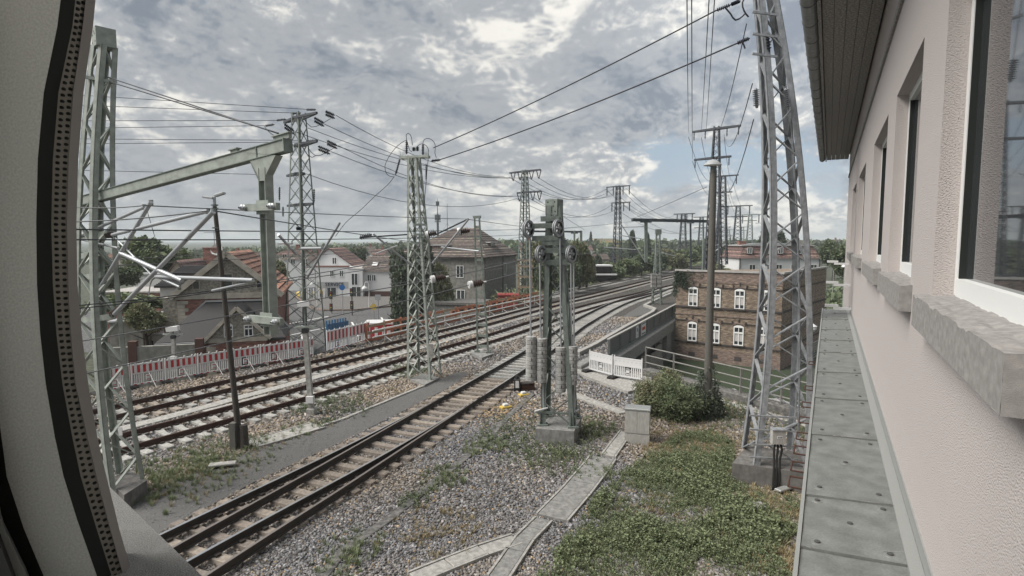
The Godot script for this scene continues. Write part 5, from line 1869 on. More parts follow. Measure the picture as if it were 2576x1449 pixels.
	loft.call("window_frame", "frame_l", "gap_l", wd - 0.035, wd - 0.035, 0.05, M.white_frame)
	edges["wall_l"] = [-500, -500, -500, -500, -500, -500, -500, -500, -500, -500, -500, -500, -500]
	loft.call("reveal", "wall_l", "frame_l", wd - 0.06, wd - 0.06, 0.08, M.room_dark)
	st = ST()
	var o0 := V(-0.95, 6.02, 1.152)
	var o1 := V(-0.15, 6.02, 0.448)
	var back := V(-0.33, 0, -0.375)
	hexa(st, [o0 + back - Vector3(0, 0.12, 0), o1 + back - Vector3(0, 0.12, 0), o1 - Vector3(0, 0.12, 0), o0 - Vector3(0, 0.12, 0), o0 + back + Vector3(0, 0.03, 0), o1 + back + Vector3(0, 0.03, 0), o1, o0])
	commit("outer_sill", st, M.sill_stone, t)

# ---------------------------------------------------------------- masts
func lattice(t: Node3D, base: Vector3, top: Vector3, w0: float, w1: float, yaw: float, n: int, leg: float, br: float, m: Material, named := true, cross := false, bow := Vector3.ZERO) -> void:
	var corner := func(k: int, f: float) -> Vector3:
		var w := lerpf(w0, w1, f) * 0.5
		if k >= 4:
			k -= 4
			w -= leg * 0.3
		var a := yaw + PI / 4 + k * PI / 2
		return base.lerp(top, f) + Vector3(cos(a), 0, sin(a)) * w * sqrt(2.0) + bow * (4.0 * f * (1.0 - f))
	for k in 4:
		var st := ST()
		var a := yaw + PI / 4 + k * PI / 2
		var e1 := -Vector3(cos(a + PI / 4), 0, sin(a + PI / 4))
		var e2 := -Vector3(cos(a - PI / 4), 0, sin(a - PI / 4))
		for i in n:
			var p = corner.call(k, float(i) / n)
			var q = corner.call(k, float(i + 1) / n)
			for e in [[e1, e2], [e2, e1]]:
				var u: Vector3 = e[0] * leg
				var w: Vector3 = e[1] * leg * 0.14
				hexa(st, [p, p + u, p + u + w, p + w, q, q + u, q + u + w, q + w])
		commit("leg", st, m, t)
	var all := ST()
	for i in n:
		var f0 := float(i) / n
		var f1 := float(i + 1) / n
		for k in 4:
			var j := 4 + (k + 1) % 4
			var l := 4 + k
			var pairs := [[corner.call(l, f0), corner.call(j, f1)]] if (i + k) % 2 == 0 else [[corner.call(j, f0), corner.call(l, f1)]]
			if cross:
				pairs = [[corner.call(l, f0), corner.call(j, f1)], [corner.call(j, f0), corner.call(l, f1)]]
			for q in pairs:
				if named:
					piece("brace", q[0], q[1], br, br * 0.35, m, t)
				else:
					beam(all, q[0], q[1], br, br * 0.4)
	if not named:
		stuff(commit("bracing", all, m, t))
func insulator(t: Node3D, a: Vector3, b: Vector3, r: float, n: int, m: Material, called := "insulator") -> void:
	var st := ST()
	var prof := [[0.0, r * 0.3], [0.06, r * 0.42]]
	for i in n:
		var f := 0.08 + 0.84 * i / n
		prof.append([f, r * 0.42])
		prof.append([f + 0.25 / n, r])
		prof.append([f + 0.5 / n, r * 0.42])
	prof.append([0.94, r * 0.42])
	prof.append([1.0, r * 0.3])
	lathe(st, a, b, prof, 10)
	commit(called, st, m, t)
func rod(t: Node3D, called: String, a: Vector3, b: Vector3, r: float, m: Material, n := 8) -> void:
	var st := ST()
	tube(st, a, b, r, r, n)
	commit(called, st, m, t)
func pad(t: Node3D, px: Array, h: float, m: Material, deep := 0.5) -> void:
	# foundation block whose top corners are seen at px (level h)
	var st := ST()
	var top := px_poly(px, h)
	var u := Vector3.UP * (h + deep)
	quad(st, top[0], top[1], top[2], top[3])
	for i in 4:
		var j := (i + 1) % 4
		quad(st, top[j], top[i], top[i] - u, top[j] - u)
	commit("foundation", st, m, t)
	keep_off.append(flat(top))
var beam_at := V(-10.2, 0, 14.4)
var beam_dir := Vector3(0.866, 0, 0.5)
# point on the upright plane of the cantilever that the direction (px, py) meets
func L(px: float, py: float, off := 0.0) -> Vector3:
	var u := (px - 1288.0) / F
	var v := (py - 724.5) / F
	var d := Vector3(u, -(v * CP + SP), -(CP - v * SP))
	var n := beam_dir.cross(Vector3.UP)
	var o := beam_at + n * off
	var t := (Vector3(o.x, 0, o.z).dot(n)) / (d.dot(n))
	return Vector3(0, EYE, 0) + d * t
func left_mast() -> void:
	var t := thing("catenary_mast", "green grey lattice mast at the left edge with a long box cantilever and hanging column", "mast")
	var m: Material = M.steel_pale
	beam_at = G(292, 1212, 0.42)
	beam_at.y = 0
	var yaw := 0.75
	pad(t, [[262, 1205], [330, 1185], [370, 1208], [312, 1245]], 0.42, M.concrete_dark)
	var base := G(292, 1212, 0.42)
	var top := UP(base, 78) + Vector3(0.32, 0, 0)
	var bow := Vector3(-0.32, 0, 0)
	lattice(t, base, top - Vector3.UP * 0.35, 0.86, 0.38, 0.35, 18, 0.125, 0.07, m, true, false, bow)
	var st := ST()
	box(st, top - Vector3.UP * 0.18, Vector3(0.4, 0.42, 0.4), Basis(Vector3.UP, -yaw))
	commit("head_box", st, M.steel_pale, t)
	st = ST()
	for q in [[-0.1, 0.05], [0.1, 0.05], [0, 0.12], [-0.12, -0.12], [0.12, -0.12]]:
		var c := top - Vector3.UP * 0.18 + Basis(Vector3.UP, -yaw) * Vector3(q[0], q[1], 0.201)
		box(st, c, Vector3(0.035, 0.035, 0.006), Basis(Vector3.UP, -yaw))
	commit("bolt_hole", st, M.black, t)
	# long box cantilever
	var b0 := L(188, 512)
	var b1 := L(722, 366)
	var bb := look(b0, b1)
	st = ST()
	box(st, (b0 + b1) * 0.5, Vector3(0.15, 0.2, b0.distance_to(b1)), bb)
	commit("cantilever_beam", st, M.steel_pale, t)
	st = ST()
	for s in [-1, 1]:
		box(st, (b0 + b1) * 0.5 + Vector3.UP * 0.107 * s, Vector3(0.19, 0.014, b0.distance_to(b1)), bb)
	commit("beam_flange", st, M.steel_green, t)
	st = ST()
	box(st, b1 + bb.z * 0.02, Vector3(0.2, 0.24, 0.02), bb)
	box(st, b1 - bb.z * 0.75, Vector3(0.185, 0.226, 0.02), bb)
	commit("beam_end_plate", st, M.steel_green, t)
	for q in [[-0.12, 0.42, 0.09], [-1.5, 0.2, 0.07]]:
		st = ST()
		box(st, b1 + bb.z * q[0] + Vector3.UP * (0.115 + q[2] / 2), Vector3(0.06, q[2], q[1]), bb)
		box(st, b1 + bb.z * q[0] + Vector3.UP * (0.125 + q[2]), Vector3(0.12, 0.02, q[1] + 0.06), bb)
		commit("stay_bracket", st, M.steel_pale, t)
	for s in [-0.06, 0.06]:
		rod(t, "stay_cable", top + Vector3(0.1, -1.12 + s * 0.8, 0.1) - Vector3(0, 0, 0), b1 - bb.z * (0.15 + 0.5 * (s + 0.06)) + Vector3.UP * 0.24 + bb.x * s, 0.013, M.wire)
	st = ST()
	beam(st, top + Vector3(-0.35, -1.1, 0.2), top + Vector3(0.3, -1.2, 0.1), 0.07, 0.07)
	commit("stay_yoke", st, m, t)
	# hanging column with its head gusset
	var hc := b1 - bb.z * 0.62
	bb = look(Vector3(b0.x, 0, b0.z), Vector3(b1.x, 0, b1.z))
	var low := UP(hc, 842)
	st = ST()
	var y0 := hc.y - 0.3
	for s in [-1, 1]:
		box(st, Vector3(hc.x, (y0 + low.y) / 2, hc.z) + bb.z * 0.09 * s, Vector3(0.18, y0 - low.y, 0.014), bb)
	box(st, Vector3(hc.x, (y0 + low.y) / 2, hc.z), Vector3(0.014, y0 - low.y, 0.166), bb)
	commit("hanging_column", st, M.steel_pale, t)
	st = ST()
	var g0 := hc + Vector3.UP * -0.06
	var prof := [[-0.4, 0.06], [0.4, -0.04], [0.11, -0.38], [0.1, -0.48], [-0.1, -0.48], [-0.11, -0.38]]
	for i in prof.size():
		var p: Array = prof[i]
		var q: Array = prof[(i + 1) % prof.size()]
		var a = g0 + bb.z * p[0] + Vector3.UP * p[1]
		var b = g0 + bb.z * q[0] + Vector3.UP * q[1]
		quad(st, a + bb.x * 0.08, b + bb.x * 0.08, b - bb.x * 0.08, a - bb.x * 0.08)
		if i > 0 and i < 5:
			for s in [-0.08, 0.08]:
				tri(st, g0 + bb.z * prof[0][0] + bb.x * s, a + bb.x * s, b + bb.x * s)
	commit("gusset", st, M.steel_pale, t)
	for py in [522, 803]:
		var c := UP(hc, py)
		st = ST()
		box(st, c + bb.x * -0.12, Vector3(0.09, 0.13, 0.95), bb)
		box(st, c + bb.x * -0.085, Vector3(0.03, 0.26, 0.34), bb)
		commit("cross_arm", st, M.steel_pale, t)
		for s in [-0.4, 0.4]:
			insulator(t, c + bb.x * -0.17 + bb.z * s, c + bb.x * -0.3 + bb.z * s, 0.06, 2, M.zinc, "clamp_bolt")
	# tubular brackets of two catenary supports
	var z: Material = M.zinc
	for q in [[213, 790, 380, 508, 0.033], [160, 612, 363, 521, 0.027], [288, 790, 537, 532, 0.036], [283, 591, 523, 531, 0.03], [303, 637, 458, 706, 0.036], [207, 603, 297, 624, 0.02], [290, 598, 380, 690, 0.015], [392, 696, 637, 705, 0.03], [386, 692, 452, 722, 0.02], [534, 731, 620, 712, 0.018]]:
		rod(t, "bracket_tube", L(q[0], q[1], q[4] * 2.0), L(q[2], q[3], q[4] * 2.0), q[4] * 1.35, z, 10)
	st = ST()
	var pts := []
	for q in [[391, 698], [383, 704], [378, 716], [375, 735], [374, 745]]:
		pts.append(L(q[0], q[1]))
	pipe(st, pts, 0.014, 6)
	commit("steady_arm", st, z, t)
	for q in [[363, 521], [523, 531], [537, 532], [380, 510], [458, 706], [303, 633], [380, 690], [290, 598], [608, 706], [450, 722]]:
		var c := L(q[0], q[1])
		st = ST()
		tube(st, c - Vector3.UP * 0.06, c + Vector3.UP * 0.06, 0.045, 0.045, 8)
		commit("tube_clamp", st, M.steel_dark, t)
	for q in [[280, 795, 303, 772], [268, 592, 285, 591]]:
		insulator(t, L(q[0], q[1]), L(q[2], q[3]), 0.075, 5, M.insulator)
	for q in [[520, 188, 258], [640, 195, 255], [695, 196, 258], [800, 204, 285], [592, 190, 275]]:
		st = ST()
		beam(st, L(q[1], q[0] + 6), L(q[2], q[0] - 4), 0.09, 0.14)
		commit("bracket_bearer", st, m, t)
	block("number_plate", P(303, 1085, -base.z - 0.45), Vector3(0.09, 0.2, 0.015), M.plastic_white, t)
	rod(t, "guy_wire", L(370, 530), L(407, 655), 0.006, M.wire)
func centre_mast() -> void:
	var t := thing("catenary_mast", "green grey lattice mast left of centre carrying a feeder platform with looped cables", "mast")
	var m: Material = M.steel_pale
	var base := G(1068, 948, 0.1)
	var top := UP(base, 392)
	top.x -= 0.35
	pad(t, [[1030, 952], [1065, 938], [1105, 950], [1068, 968]], 0.12, M.concrete)
	lattice(t, base, top, 1.2, 0.45, 0.3, 13, 0.105, 0.06, m, true, true)
	var Z := -base.z
	var pf := P(1043, 396, Z)
	var dir := Vector3(0.93, 0, 0.36)
	var st := ST()
	for s in [-0.22, 0.22]:
		beam(st, pf - dir * 0.75 + Vector3(0, 0, s), pf + dir * 0.75 + Vector3(0, 0, s), 0.07, 0.1)
	for k in 5:
		beam(st, pf + dir * (-0.7 + 0.35 * k) + Vector3(0, 0.03, -0.25), pf + dir * (-0.7 + 0.35 * k) + Vector3(0, 0.03, 0.25), 0.05, 0.05)
	commit("feeder_platform", st, m, t)
	st = ST()
	for k in 9:
		for s in [-1.0, 1.0]:
			var p = pf + dir * s * (0.5 + 0.028 * k) + Vector3(0, 0.05, -0.2 + 0.05 * k)
			tube(st, p, p + Vector3(0.05 * (k % 3 - 1), 0.22, 0), 0.008, 0.003, 4)
	stuff(commit("bird_spike", st, m, t))
	for q in [[1023, 388, 352], [1064, 390, 362], [1041, 380, 370], [1050, 380, 368]]:
		insulator(t, P(q[0], q[1], Z), P(q[0], q[2], Z), 0.09 if q[2] > 365 else 0.08, 6, M.insulator_dark)
	var loops := [[[1023, 352], [1022, 338], [1027, 335], [1034, 342], [1037, 360], [1038, 372]], [[1023, 353], [1013, 357], [995, 372], [978, 395], [969, 415], [969, 426], [973, 438], [985, 445], [992, 444]], [[1064, 362], [1066, 352], [1076, 348], [1088, 353], [1095, 366], [1094, 385], [1099, 400]], [[1050, 368], [1056, 363], [1064, 362], [1074, 368], [1078, 380], [1077, 400], [1074, 430], [1071, 470], [1067, 512], [1062, 560]], [[1023, 352], [1028, 370], [1032, 380], [1038, 382]], [[992, 444], [975, 465], [945, 492], [905, 530], [870, 560], [840, 600]]]
	for l in loops:
		var pts := []
		for i in l.size():
			pts.append(P(l[i][0], l[i][1], Z))
		st = ST()
		pipe(st, spline(pts, 0.12), 0.014, 5)
		commit("looped_cable", st, M.wire, t)
	insulator(t, P(1006, 400, Z), P(995, 440, Z), 0.07, 8, M.insulator_dark)
	insulator(t, P(1085, 405, Z), P(1108, 402, Z), 0.09, 5, M.insulator_dark)
	insulator(t, P(1072, 412, Z), P(1072, 455, Z), 0.05, 7, M.insulator_dark)
	block("number_plate", P(1084, 882, Z - 0.75), Vector3(0.2, 0.62, 0.12), M.concrete_pale, t)
	# catenary supports to both sides
	var z: Material = M.zinc
	for q in [[1088, 662, 1178, 552, 0.045, z], [1092, 592, 1178, 551, 0.035, M.wire], [1032, 665, 938, 588, 0.045, z], [1024, 590, 905, 598, 0.03, M.wire], [1110, 622, 1205, 632, 0.04, z], [945, 638, 1000, 618, 0.03, z]]:
		rod(t, "bracket_tube", P(q[0], q[1], Z - 0.5), P(q[2], q[3], Z - 2.0), q[4], q[5])
	for q in [[1072, 592, 1097, 585], [1152, 584, 1182, 580]]:
		insulator(t, P(q[0], q[1], Z - 1.0), P(q[2], q[3], Z - 1.0), 0.19, 5, M.insulator)
		var c := P(q[0], q[1], Z - 1.0)
		rod(t, "insulator_cap", c, c + Vector3(0.12, 0.03, 0), 0.18, M.plastic_white, 12)
	for y in [565, 590, 612, 655]:
		var c := P(1056, y, Z - 0.4)
		block("bearer", c, Vector3(1.0 - 0.0008 * y, 0.1, 0.1), m, t, Basis(Vector3.UP, 0.3))
	t.set_meta("note", "")
	t.remove_meta("note")
func slim_mast() -> void:
	var t := thing("ladder_mast", "slim green ladder type mast on a concrete block between the tracks", "mast")
	var base := G(1215, 887, 0.15)
	var top := UP(base, 546) + Vector3(-0.3, 0, 0)
	pad(t, [[1186, 888], [1212, 880], [1240, 890], [1212, 900]], 0.15, M.concrete)
	var s := Vector3(0.85, 0, 0.3)
	for k in [-1, 1]:
		piece("leg", base + s * 0.36 * k, top + s * 0.15 * k, 0.16, 0.09, M.steel_green, t)
	for i in 12:
		var f := (i + 0.6) / 12.5
		var w := lerpf(0.36, 0.15, f)
		piece("batten", base.lerp(top, f) - s * w, base.lerp(top, f) + s * w, 0.1, 0.14, M.steel_green, t)
	block("head_plate", top, Vector3(0.42, 0.14, 0.16), M.steel_dark, t, Basis(Vector3.UP, -0.34))
	for k in [[-1, 1.0], [1, 1.0]]:
		block("foot_plate", base + s * 0.4 * k[0] + Vector3.UP * 0.05, Vector3(0.3, 0.1, 0.2), M.steel_dark, t)
func weight_mast() -> void:
	var t := thing("tensioning_mast", "stout dark green lattice mast in the middle with tensioning wheels on its arms", "mast")
	var m: Material = M.steel_dark
	var h := 0.5
	pad(t, [[1347, 1078], [1388, 1044], [1463, 1050], [1444, 1085]], h, M.concrete)
	var base := G(1408, 1060, h)
	var top := UP(base, 502)
	top.x -= 0.22
	lattice(t, base, top - Vector3.UP * 0.2, 1.1, 0.46, 0.22, 9, 0.165, 0.09, m, true)
	var yb := Basis(Vector3.UP, -0.55)
	var st := ST()
	cbox(st, top - Vector3.UP * 0.24, Vector3(0.42, 0.5, 0.42), 0.015, yb)
	commit("head_box", st, M.steel_green, t)
	st = ST()
	for q in [[-0.12, 0.15], [0.12, 0.15], [0.0, 0.0], [0.07, 0.02], [-0.14, -0.15], [0.14, -0.15]]:
		box(st, top - Vector3.UP * 0.24 + yb * Vector3(q[0], q[1], 0.212), Vector3(0.04, 0.04, 0.006), yb)
	commit("bolt_hole", st, M.black, t)
	var Z := -base.z
	for q in [[550, 1360, 1406], [568, 1338, 1408], [599, 1338, 1408], [610, 1362, 1428], [630, 1362, 1440], [660, 1372, 1438]]:
		piece("arm", P(q[1], q[0] + 1, Z - 0.3), P(q[2], q[0] - 1, Z - 0.35), 0.1, 0.16, m, t)
	# wheels, guide tubes and weight stacks
	var put_wheel := func(px: float, py: float) -> void:
		var c := P(px, py, Z - 0.45)
		var ax := Vector3(0.8, 0, 0.6).normalized()
		var w := ST()
		lathe(w, c - ax * 0.05, c + ax * 0.05, [[0, 0.2], [0.01, 0.275], [0.3, 0.275], [0.5, 0.24], [0.7, 0.275], [0.99, 0.275], [1, 0.2], [0.5, 0.19], [0, 0.2]], 26)
		for k in 6:
			var a := k * TAU / 6
			var e := ax.cross(Vector3.UP) * cos(a) + Vector3.UP * sin(a)
			beam(w, c + e * 0.04, c + e * 0.21, 0.035, 0.04)
		tube(w, c - ax * 0.09, c + ax * 0.09, 0.055, 0.055, 10)
		commit("tension_wheel", w, M.steel_silver, t)
	for q in [[1329, 576], [1404, 574], [1361, 639], [1437, 639]]:
		put_wheel.call(q[0], q[1])
	for q in [[1333, 600, 848], [1358, 662, 852], [1409, 600, 872], [1436, 662, 870], [1443, 662, 1030], [1366, 965, 1032]]:
		rod(t, "guide_tube", P(q[0], q[1], Z - 0.4), P(q[0] + 2, q[2], Z - 0.4), 0.026, M.zinc)
	for q in [[1345, 1035, 1378, 1026], [1440, 1040, 1456, 1030]]:
		rod(t, "lower_guide", P(q[0], q[1], Z - 0.55), P(q[2], q[3], Z - 0.4), 0.03, M.plastic_white)
	piece("lower_guide_bar", P(1346, 1036, Z - 0.4), P(1456, 1042, Z - 0.5), 0.06, 0.07, m, t)
	for q in [[1334, 845, 957], [1360, 850, 961], [1408, 872, 985], [1437, 869, 966]]:
		var a := P(q[0], q[1], Z - 0.4)
		var b := P(q[0] + 2, q[2], Z - 0.4)
		var stack := thing("weight_stack", {1334: "leftmost stack of round concrete tension weights, behind the mast's left leg", 1360: "second stack of round concrete tension weights, touching the mast's left leg", 1408: "lowest hanging stack of concrete tension weights, in front of the mast's right leg", 1437: "rightmost stack of round concrete tension weights on the mast"}[q[0]], "counterweight", b, 0.0, "concrete tension weights")
		var hgt := a.y - b.y
		var n := 11
		for i in n:
			st = ST()
			var y0 := hgt * i / n
			var y1 := hgt * (i + 1) / n - 0.008
			var rr := 0.168 * rng.randf_range(0.98, 1.02)
			var o := Vector3(rng.randf_range(-0.004, 0.004), 0, rng.randf_range(-0.004, 0.004))
			lathe(st, Vector3(0, y0, 0) + o, Vector3(0, y1, 0) + o, [[0, 0.03], [0.001, rr * 0.95], [0.08, rr], [0.92, rr], [0.999, rr * 0.95], [1, 0.03]], 20)
			commit("weight_disc", st, M.weight_concrete if i % 3 else M.weight_concrete_b, stack)
			if i % 2 == 1:
				st = ST()
				box(st, Vector3(0.01, (y0 + y1) / 2, 0.166), Vector3(0.022, (y1 - y0) * 0.8, 0.016))
				commit("disc_slot", st, M.black, stack)
		rod(stack, "hanger_rod", Vector3(0, hgt, 0), Vector3(0, hgt + 0.3, 0), 0.02, M.zinc)
	# foot plates
	for k in 4:
		var a := 0.22 + PI / 4 + k * PI / 2
		var p := base + Vector3(cos(a), 0, sin(a)) * 0.69
		st = ST()
		cbox(st, p + Vector3.UP * 0.03, Vector3(0.34, 0.06, 0.3), 0.01)
		for s in [-0.09, 0.09]:
			hexa(st, [p + Vector3(s - 0.01, 0.06, 0.13), p + Vector3(s + 0.01, 0.06, 0.13), p + Vector3(s + 0.01, 0.06, -0.13), p + Vector3(s - 0.01, 0.06, -0.13), p + Vector3(s - 0.01, 0.5, 0.05), p + Vector3(s + 0.01, 0.5, 0.05), p + Vector3(s + 0.01, 0.5, -0.05), p + Vector3(s - 0.01, 0.5, -0.05)])
		commit("foot_plate", st, m, t)
func silver_mast() -> void:
	var t := thing("catenary_mast", "tall silver lattice mast in front of the brick house, leaving the top of the picture", "mast")
	var m: Material = M.steel_silver
	var h := 0.55
	pad(t, [[1842, 1165], [1880, 1120], [2043, 1142], [2030, 1190]], h, M.concrete_dark)
	var base := G(1946, 1150, h)
	var top := UP(base, -60) + Vector3(-0.75, 0, 0.0)
	lattice(t, base, top, 1.36, 0.44, 0.14, 19, 0.15, 0.085, m, true, false, Vector3(0.42, 0, 0))
	var Z := -base.z
	# junction box and its cables on the front
	var jb := thing("junction_box", "small grey junction box with three black cables on the silver mast", "junction box", P(1957, 1098, Z - 0.75))
	var st := ST()
	cbox(st, Vector3.ZERO, Vector3(0.33, 0.36, 0.16), 0.02)
	commit("box_case", st, M.cabinet, jb)
	st = ST()
	cbox(st, Vector3(0, 0.2, 0.01), Vector3(0.36, 0.04, 0.2), 0.015)
	commit("box_lid", st, M.steel_silver, jb)
	st = ST()
	box(st, Vector3(0.01, 0.0, 0.083), Vector3(0.14, 0.07, 0.006))
	var pl := commit("number_plate", st, M.plastic_white, jb)
	st = ST()
	for x in [-0.03, 0.01, 0.05]:
		box(st, Vector3(x + 0.005, 0.0, 0.087), Vector3(0.018 if x < 0 else 0.024, 0.04, 0.003))
	commit("plate_digit", st, M.dark_text, pl)
	for x in [-0.08, 0.0, 0.09]:
		st = ST()
		pipe(st, spline([Vector3(x * 0.7, -0.18, 0), Vector3(x * 1.2, -0.34, 0.02), Vector3(x * 0.9 - 0.02, -0.6, 0.03), Vector3(x * 0.9 - 0.05, -1.0, 0.1), Vector3(x * 0.9 - 0.06, -1.5, 0.1)], 0.08), 0.028, 7)
		commit("cable", st, M.rubber, jb)
	for y in [1045, 1080, 1118, 1150]:
		piece("cross_rail", P(1886, y, Z - 0.62), P(2004, y + 6, Z - 0.62), 0.035, 0.04, m, t)
	# feeder cable along the right leg, insulators clamped to the legs
	var pts := []
	for q in [[2008, 1100], [2012, 900], [2010, 700], [2002, 480], [1990, 300], [1975, 120], [1962, 60], [1950, 20], [1945, -40]]:
		pts.append(P(q[0], q[1], Z - 0.2))
	st = ST()
	pipe(st, spline(pts, 0.4), 0.026, 6)
	commit("feeder_cable", st, M.steel_silver, t)
	for q in [[1901, 222, 1904, 272], [1976, 222, 1982, 275]]:
		insulator(t, P(q[0], q[1], Z - 0.5), P(q[2], q[3], Z - 0.5), 0.09, 9, M.steel_silver)
	insulator(t, P(1930, 85, Z - 0.3), P(1936, 130, Z - 0.3), 0.06, 5, M.insulator_dark)
	for y in [30, 85, 135]:
		piece("cross_rail", P(1893, y, Z - 0.4), P(1955, y + 8, Z - 0.4), 0.05, 0.05, m, t)
	# strain insulators of the two heavy cables
	for q in [[1862, 2, 1838, 12], [1838, 12, 1800, 27], [1886, 96, 1852, 110]]:
		insulator(t, P(q[0], q[1], Z - 0.2), P(q[2], q[3], Z + 0.1), 0.05, 7, M.insulator_dark)
	for l in [[[1825, 20], [1838, 35], [1848, 50], [1862, 46], [1880, 28]], [[1866, 104], [1872, 115], [1876, 130]], [[1884, -20], [1868, 5], [1872, 28], [1886, 46]]]:
		pts = []
		for q in l:
			pts.append(P(q[0], q[1], Z - 0.2))
		st = ST()
		pipe(st, spline(pts, 0.1), 0.02, 6)
		commit("jumper", st, M.wire, t)
func pylon(label: String, base: Vector3, top_py: float, w0: float, w1: float, n: int, arms: Array, m: Material, strong := false, group := "lattice power pylons") -> Node3D:
	# arms: [py, left px reach, right px reach]
	var t := thing("power_pylon", label, "pylon", Vector3.ZERO, 0.0, group)
	var top := UP(base, top_py)
	lattice(t, base, top, w0, w1, 0.5, n, 0.12 if strong else w0 * 0.09, 0.06 if strong else w0 * 0.05, m, false, true)
	var Z := -base.z
	var dir := Vector3(0.735, 0, 0.678)
	for a in arms:
		var c := UP(base, a[0])
		var k := Z / F / 0.85
		var st := ST()
		var l = c - dir * a[1] * k
		var r = c + dir * a[2] * k
		for s in [-1, 1]:
			var o = Vector3(0.678, 0, -0.735) * w1 * 0.45 * s
			beam(st, l, c + o, 0.15 if strong else w1 * 0.2, 0.17 if strong else w1 * 0.22)
			beam(st, r, c + o, 0.15 if strong else w1 * 0.2, 0.17 if strong else w1 * 0.22)
		commit("cross_arm", st, M.pylon_black if strong else m, t)
		if a.size() > 3:
			for f in a[3]:
				var p = c + dir * f * k
				if a[4] == "v":
					insulator(t, p + dir * 0.35, p + dir * 0.05 - Vector3.UP * 1.0, 0.09, 5, M.insulator_dark)
					insulator(t, p - dir * 0.35, p - Vector3.UP * 1.0, 0.09, 5, M.insulator_dark)
				else:
					insulator(t, p, p - Vector3.UP * 0.9 * Z / 60.0, 0.09 * Z / 60.0, 5, M.insulator_dark)
	return t
func pylons() -> void:
	# big strain pylon behind the hanging column
	var base := V(-16.3, -3, 45)
	var t := pylon("big green strain pylon with four sets of arms behind the hanging steel column", base, 283, 2.3, 0.75, 17, [[297, 66, 74], [365, 22, 72], [437, 60, 12], [515, 62, 50]], M.steel_green, true)
	var Z := 45.0
	for q in [[790, 296, 815, 310], [818, 280, 842, 290], [715, 312, 740, 330], [800, 368, 830, 380], [822, 354, 848, 366]]:
		for s in [0.0, 0.22]:
			insulator(t, P(q[0], q[1], Z - 1.5) - Vector3.UP * s, P(q[2], q[3], Z - 1.5) - Vector3.UP * s, 0.13, 6, M.insulator_dark)
	for q in [[770, 276, 795, 276], [732, 286, 757, 284], [695, 303, 720, 300], [667, 317, 690, 313], [770, 356, 800, 352], [660, 439, 690, 436]]:
		insulator(t, P(q[0], q[1], Z), P(q[2], q[3], Z), 0.11, 6, M.insulator_dark)
	for l in [[[765, 300], [780, 318], [795, 318], [820, 305], [842, 292]], [[665, 318], [680, 335], [700, 345], [715, 342], [735, 328]], [[775, 372], [790, 390], [805, 391], [830, 378], [850, 366]], [[760, 365], [770, 385], [785, 396], [805, 385]], [[672, 440], [680, 455], [678, 475], [668, 485]]]:
		var pts := []
		for q in l:
			pts.append(P(q[0], q[1], Z - 1.0))
		var st := ST()
		pipe(st, spline(pts, 0.4), 0.025, 5)
		commit("jumper", st, M.wire, t)
	for q in [[703, 470, 505], [790, 475, 510], [712, 520, 545]]:
		insulator(t, P(q[0], q[1], Z - 1), P(q[0], q[2], Z - 1), 0.1, 6, M.insulator_dark)
	for q in [[772, 700, 855, 560, 0.09], [745, 640, 700, 590, 0.1], [700, 612, 735, 612, 0.08], [760, 625, 810, 625, 0.12]]:
		rod(t, "bracket_tube", P(q[0], q[1], Z - 1), P(q[2], q[3], Z - 3), q[4], M.zinc)
	# second and third of the same line
	var b2 := G(1320, 742)
	t = pylon("lattice pylon with two cross arms whose foot stands in a wooden scaffold", b2, 427, 1.5, 0.55, 22, [[431, 44, 42, [-34, -14, 18, 38], "v"], [484, 22, 44, [-16, 22, 40], "v"]], M.pylon, true)
	var sc := thing("scaffold", "pale wooden scaffold frame around the foot of the pylon beside the grey house", "scaffold")
	for q in [-1, 1]:
		for r in [-1, 1]:
			var p := b2 + Vector3(q * 0.75, 0, r * 0.75 + 0.2)
			piece("scaffold_post", p, p + Vector3.UP * 4.2, 0.2, 0.2, M.wood_new, sc)
	for y in [1.0, 2.2, 3.4, 4.1]:
		for r in [-1, 1]:
			piece("scaffold_rail", b2 + Vector3(-0.95, y, r * 0.87 + 0.2), b2 + Vector3(0.95, y, r * 0.87 + 0.2), 0.1, 0.18, M.wood_new, sc)
	pylon("black lattice pylon with two cross arms above the trees right of the weight mast", G(1552, 692), 467, 1.7, 0.75, 18, [[469, 30, 29, [-28, -12, 12, 27], "i"], [510, 17, 30, [-15, 14, 28], "i"]], M.pylon_black)
	pylon("small far pylon left of the dark bell lamp", P(1716, 672, 170), 537, 2.6, 1.2, 14, [[538, 22, 26, [-14, 8, 20], "i"]], M.pylon_black)
	pylon("pale far pylon just left of the wooden lamp pole", P(1762, 660, 200), 546, 2.6, 1.2, 14, [[546, 18, 20], [573, 16, 16]], M.pylon_black)
	pylon("tall dark pylon directly behind the wooden bell lamp pole", V(18.3, 0, 52.5), 318, 1.75, 0.5, 26, [[324, 54, 50, [-50, -25, 22, 46], "i"], [397, 48, 32, [-46, 28], "i"]], M.pylon_black, true)
	pylon("slender dark pylon just right of the wooden lamp pole", P(1813, 665, 92), 443, 2.0, 0.8, 20, [[443, 26, 32, [-20, 28], "i"], [484, 22, 20], [520, 8, 12]], M.pylon_black)
	pylon("black pylon with two cross arms left of the silver mast", P(1853, 650, 150), 517, 2.5, 1.1, 14, [[518, 26, 30, [-22, 24], "i"], [545, 26, 20], ], M.pylon_black)
	pylon("grey pylon half hidden by the silver mast's left leg", P(1884, 648, 200), 540, 2.8, 1.2, 14, [[540, 20, 22, [-16, 18], "i"], [555, 20, 14]], M.pylon)
	pylon("tiny far pylon left of the silver mast", P(1866, 640, 330), 570, 3.0, 1.4, 12, [[571, 12, 14], [580, 11, 10]], M.pylon)
	pylon("tiny far pylon seen through the silver mast", P(1917, 640, 330), 560, 3.0, 1.4, 12, [[561, 16, 16]], M.pylon)
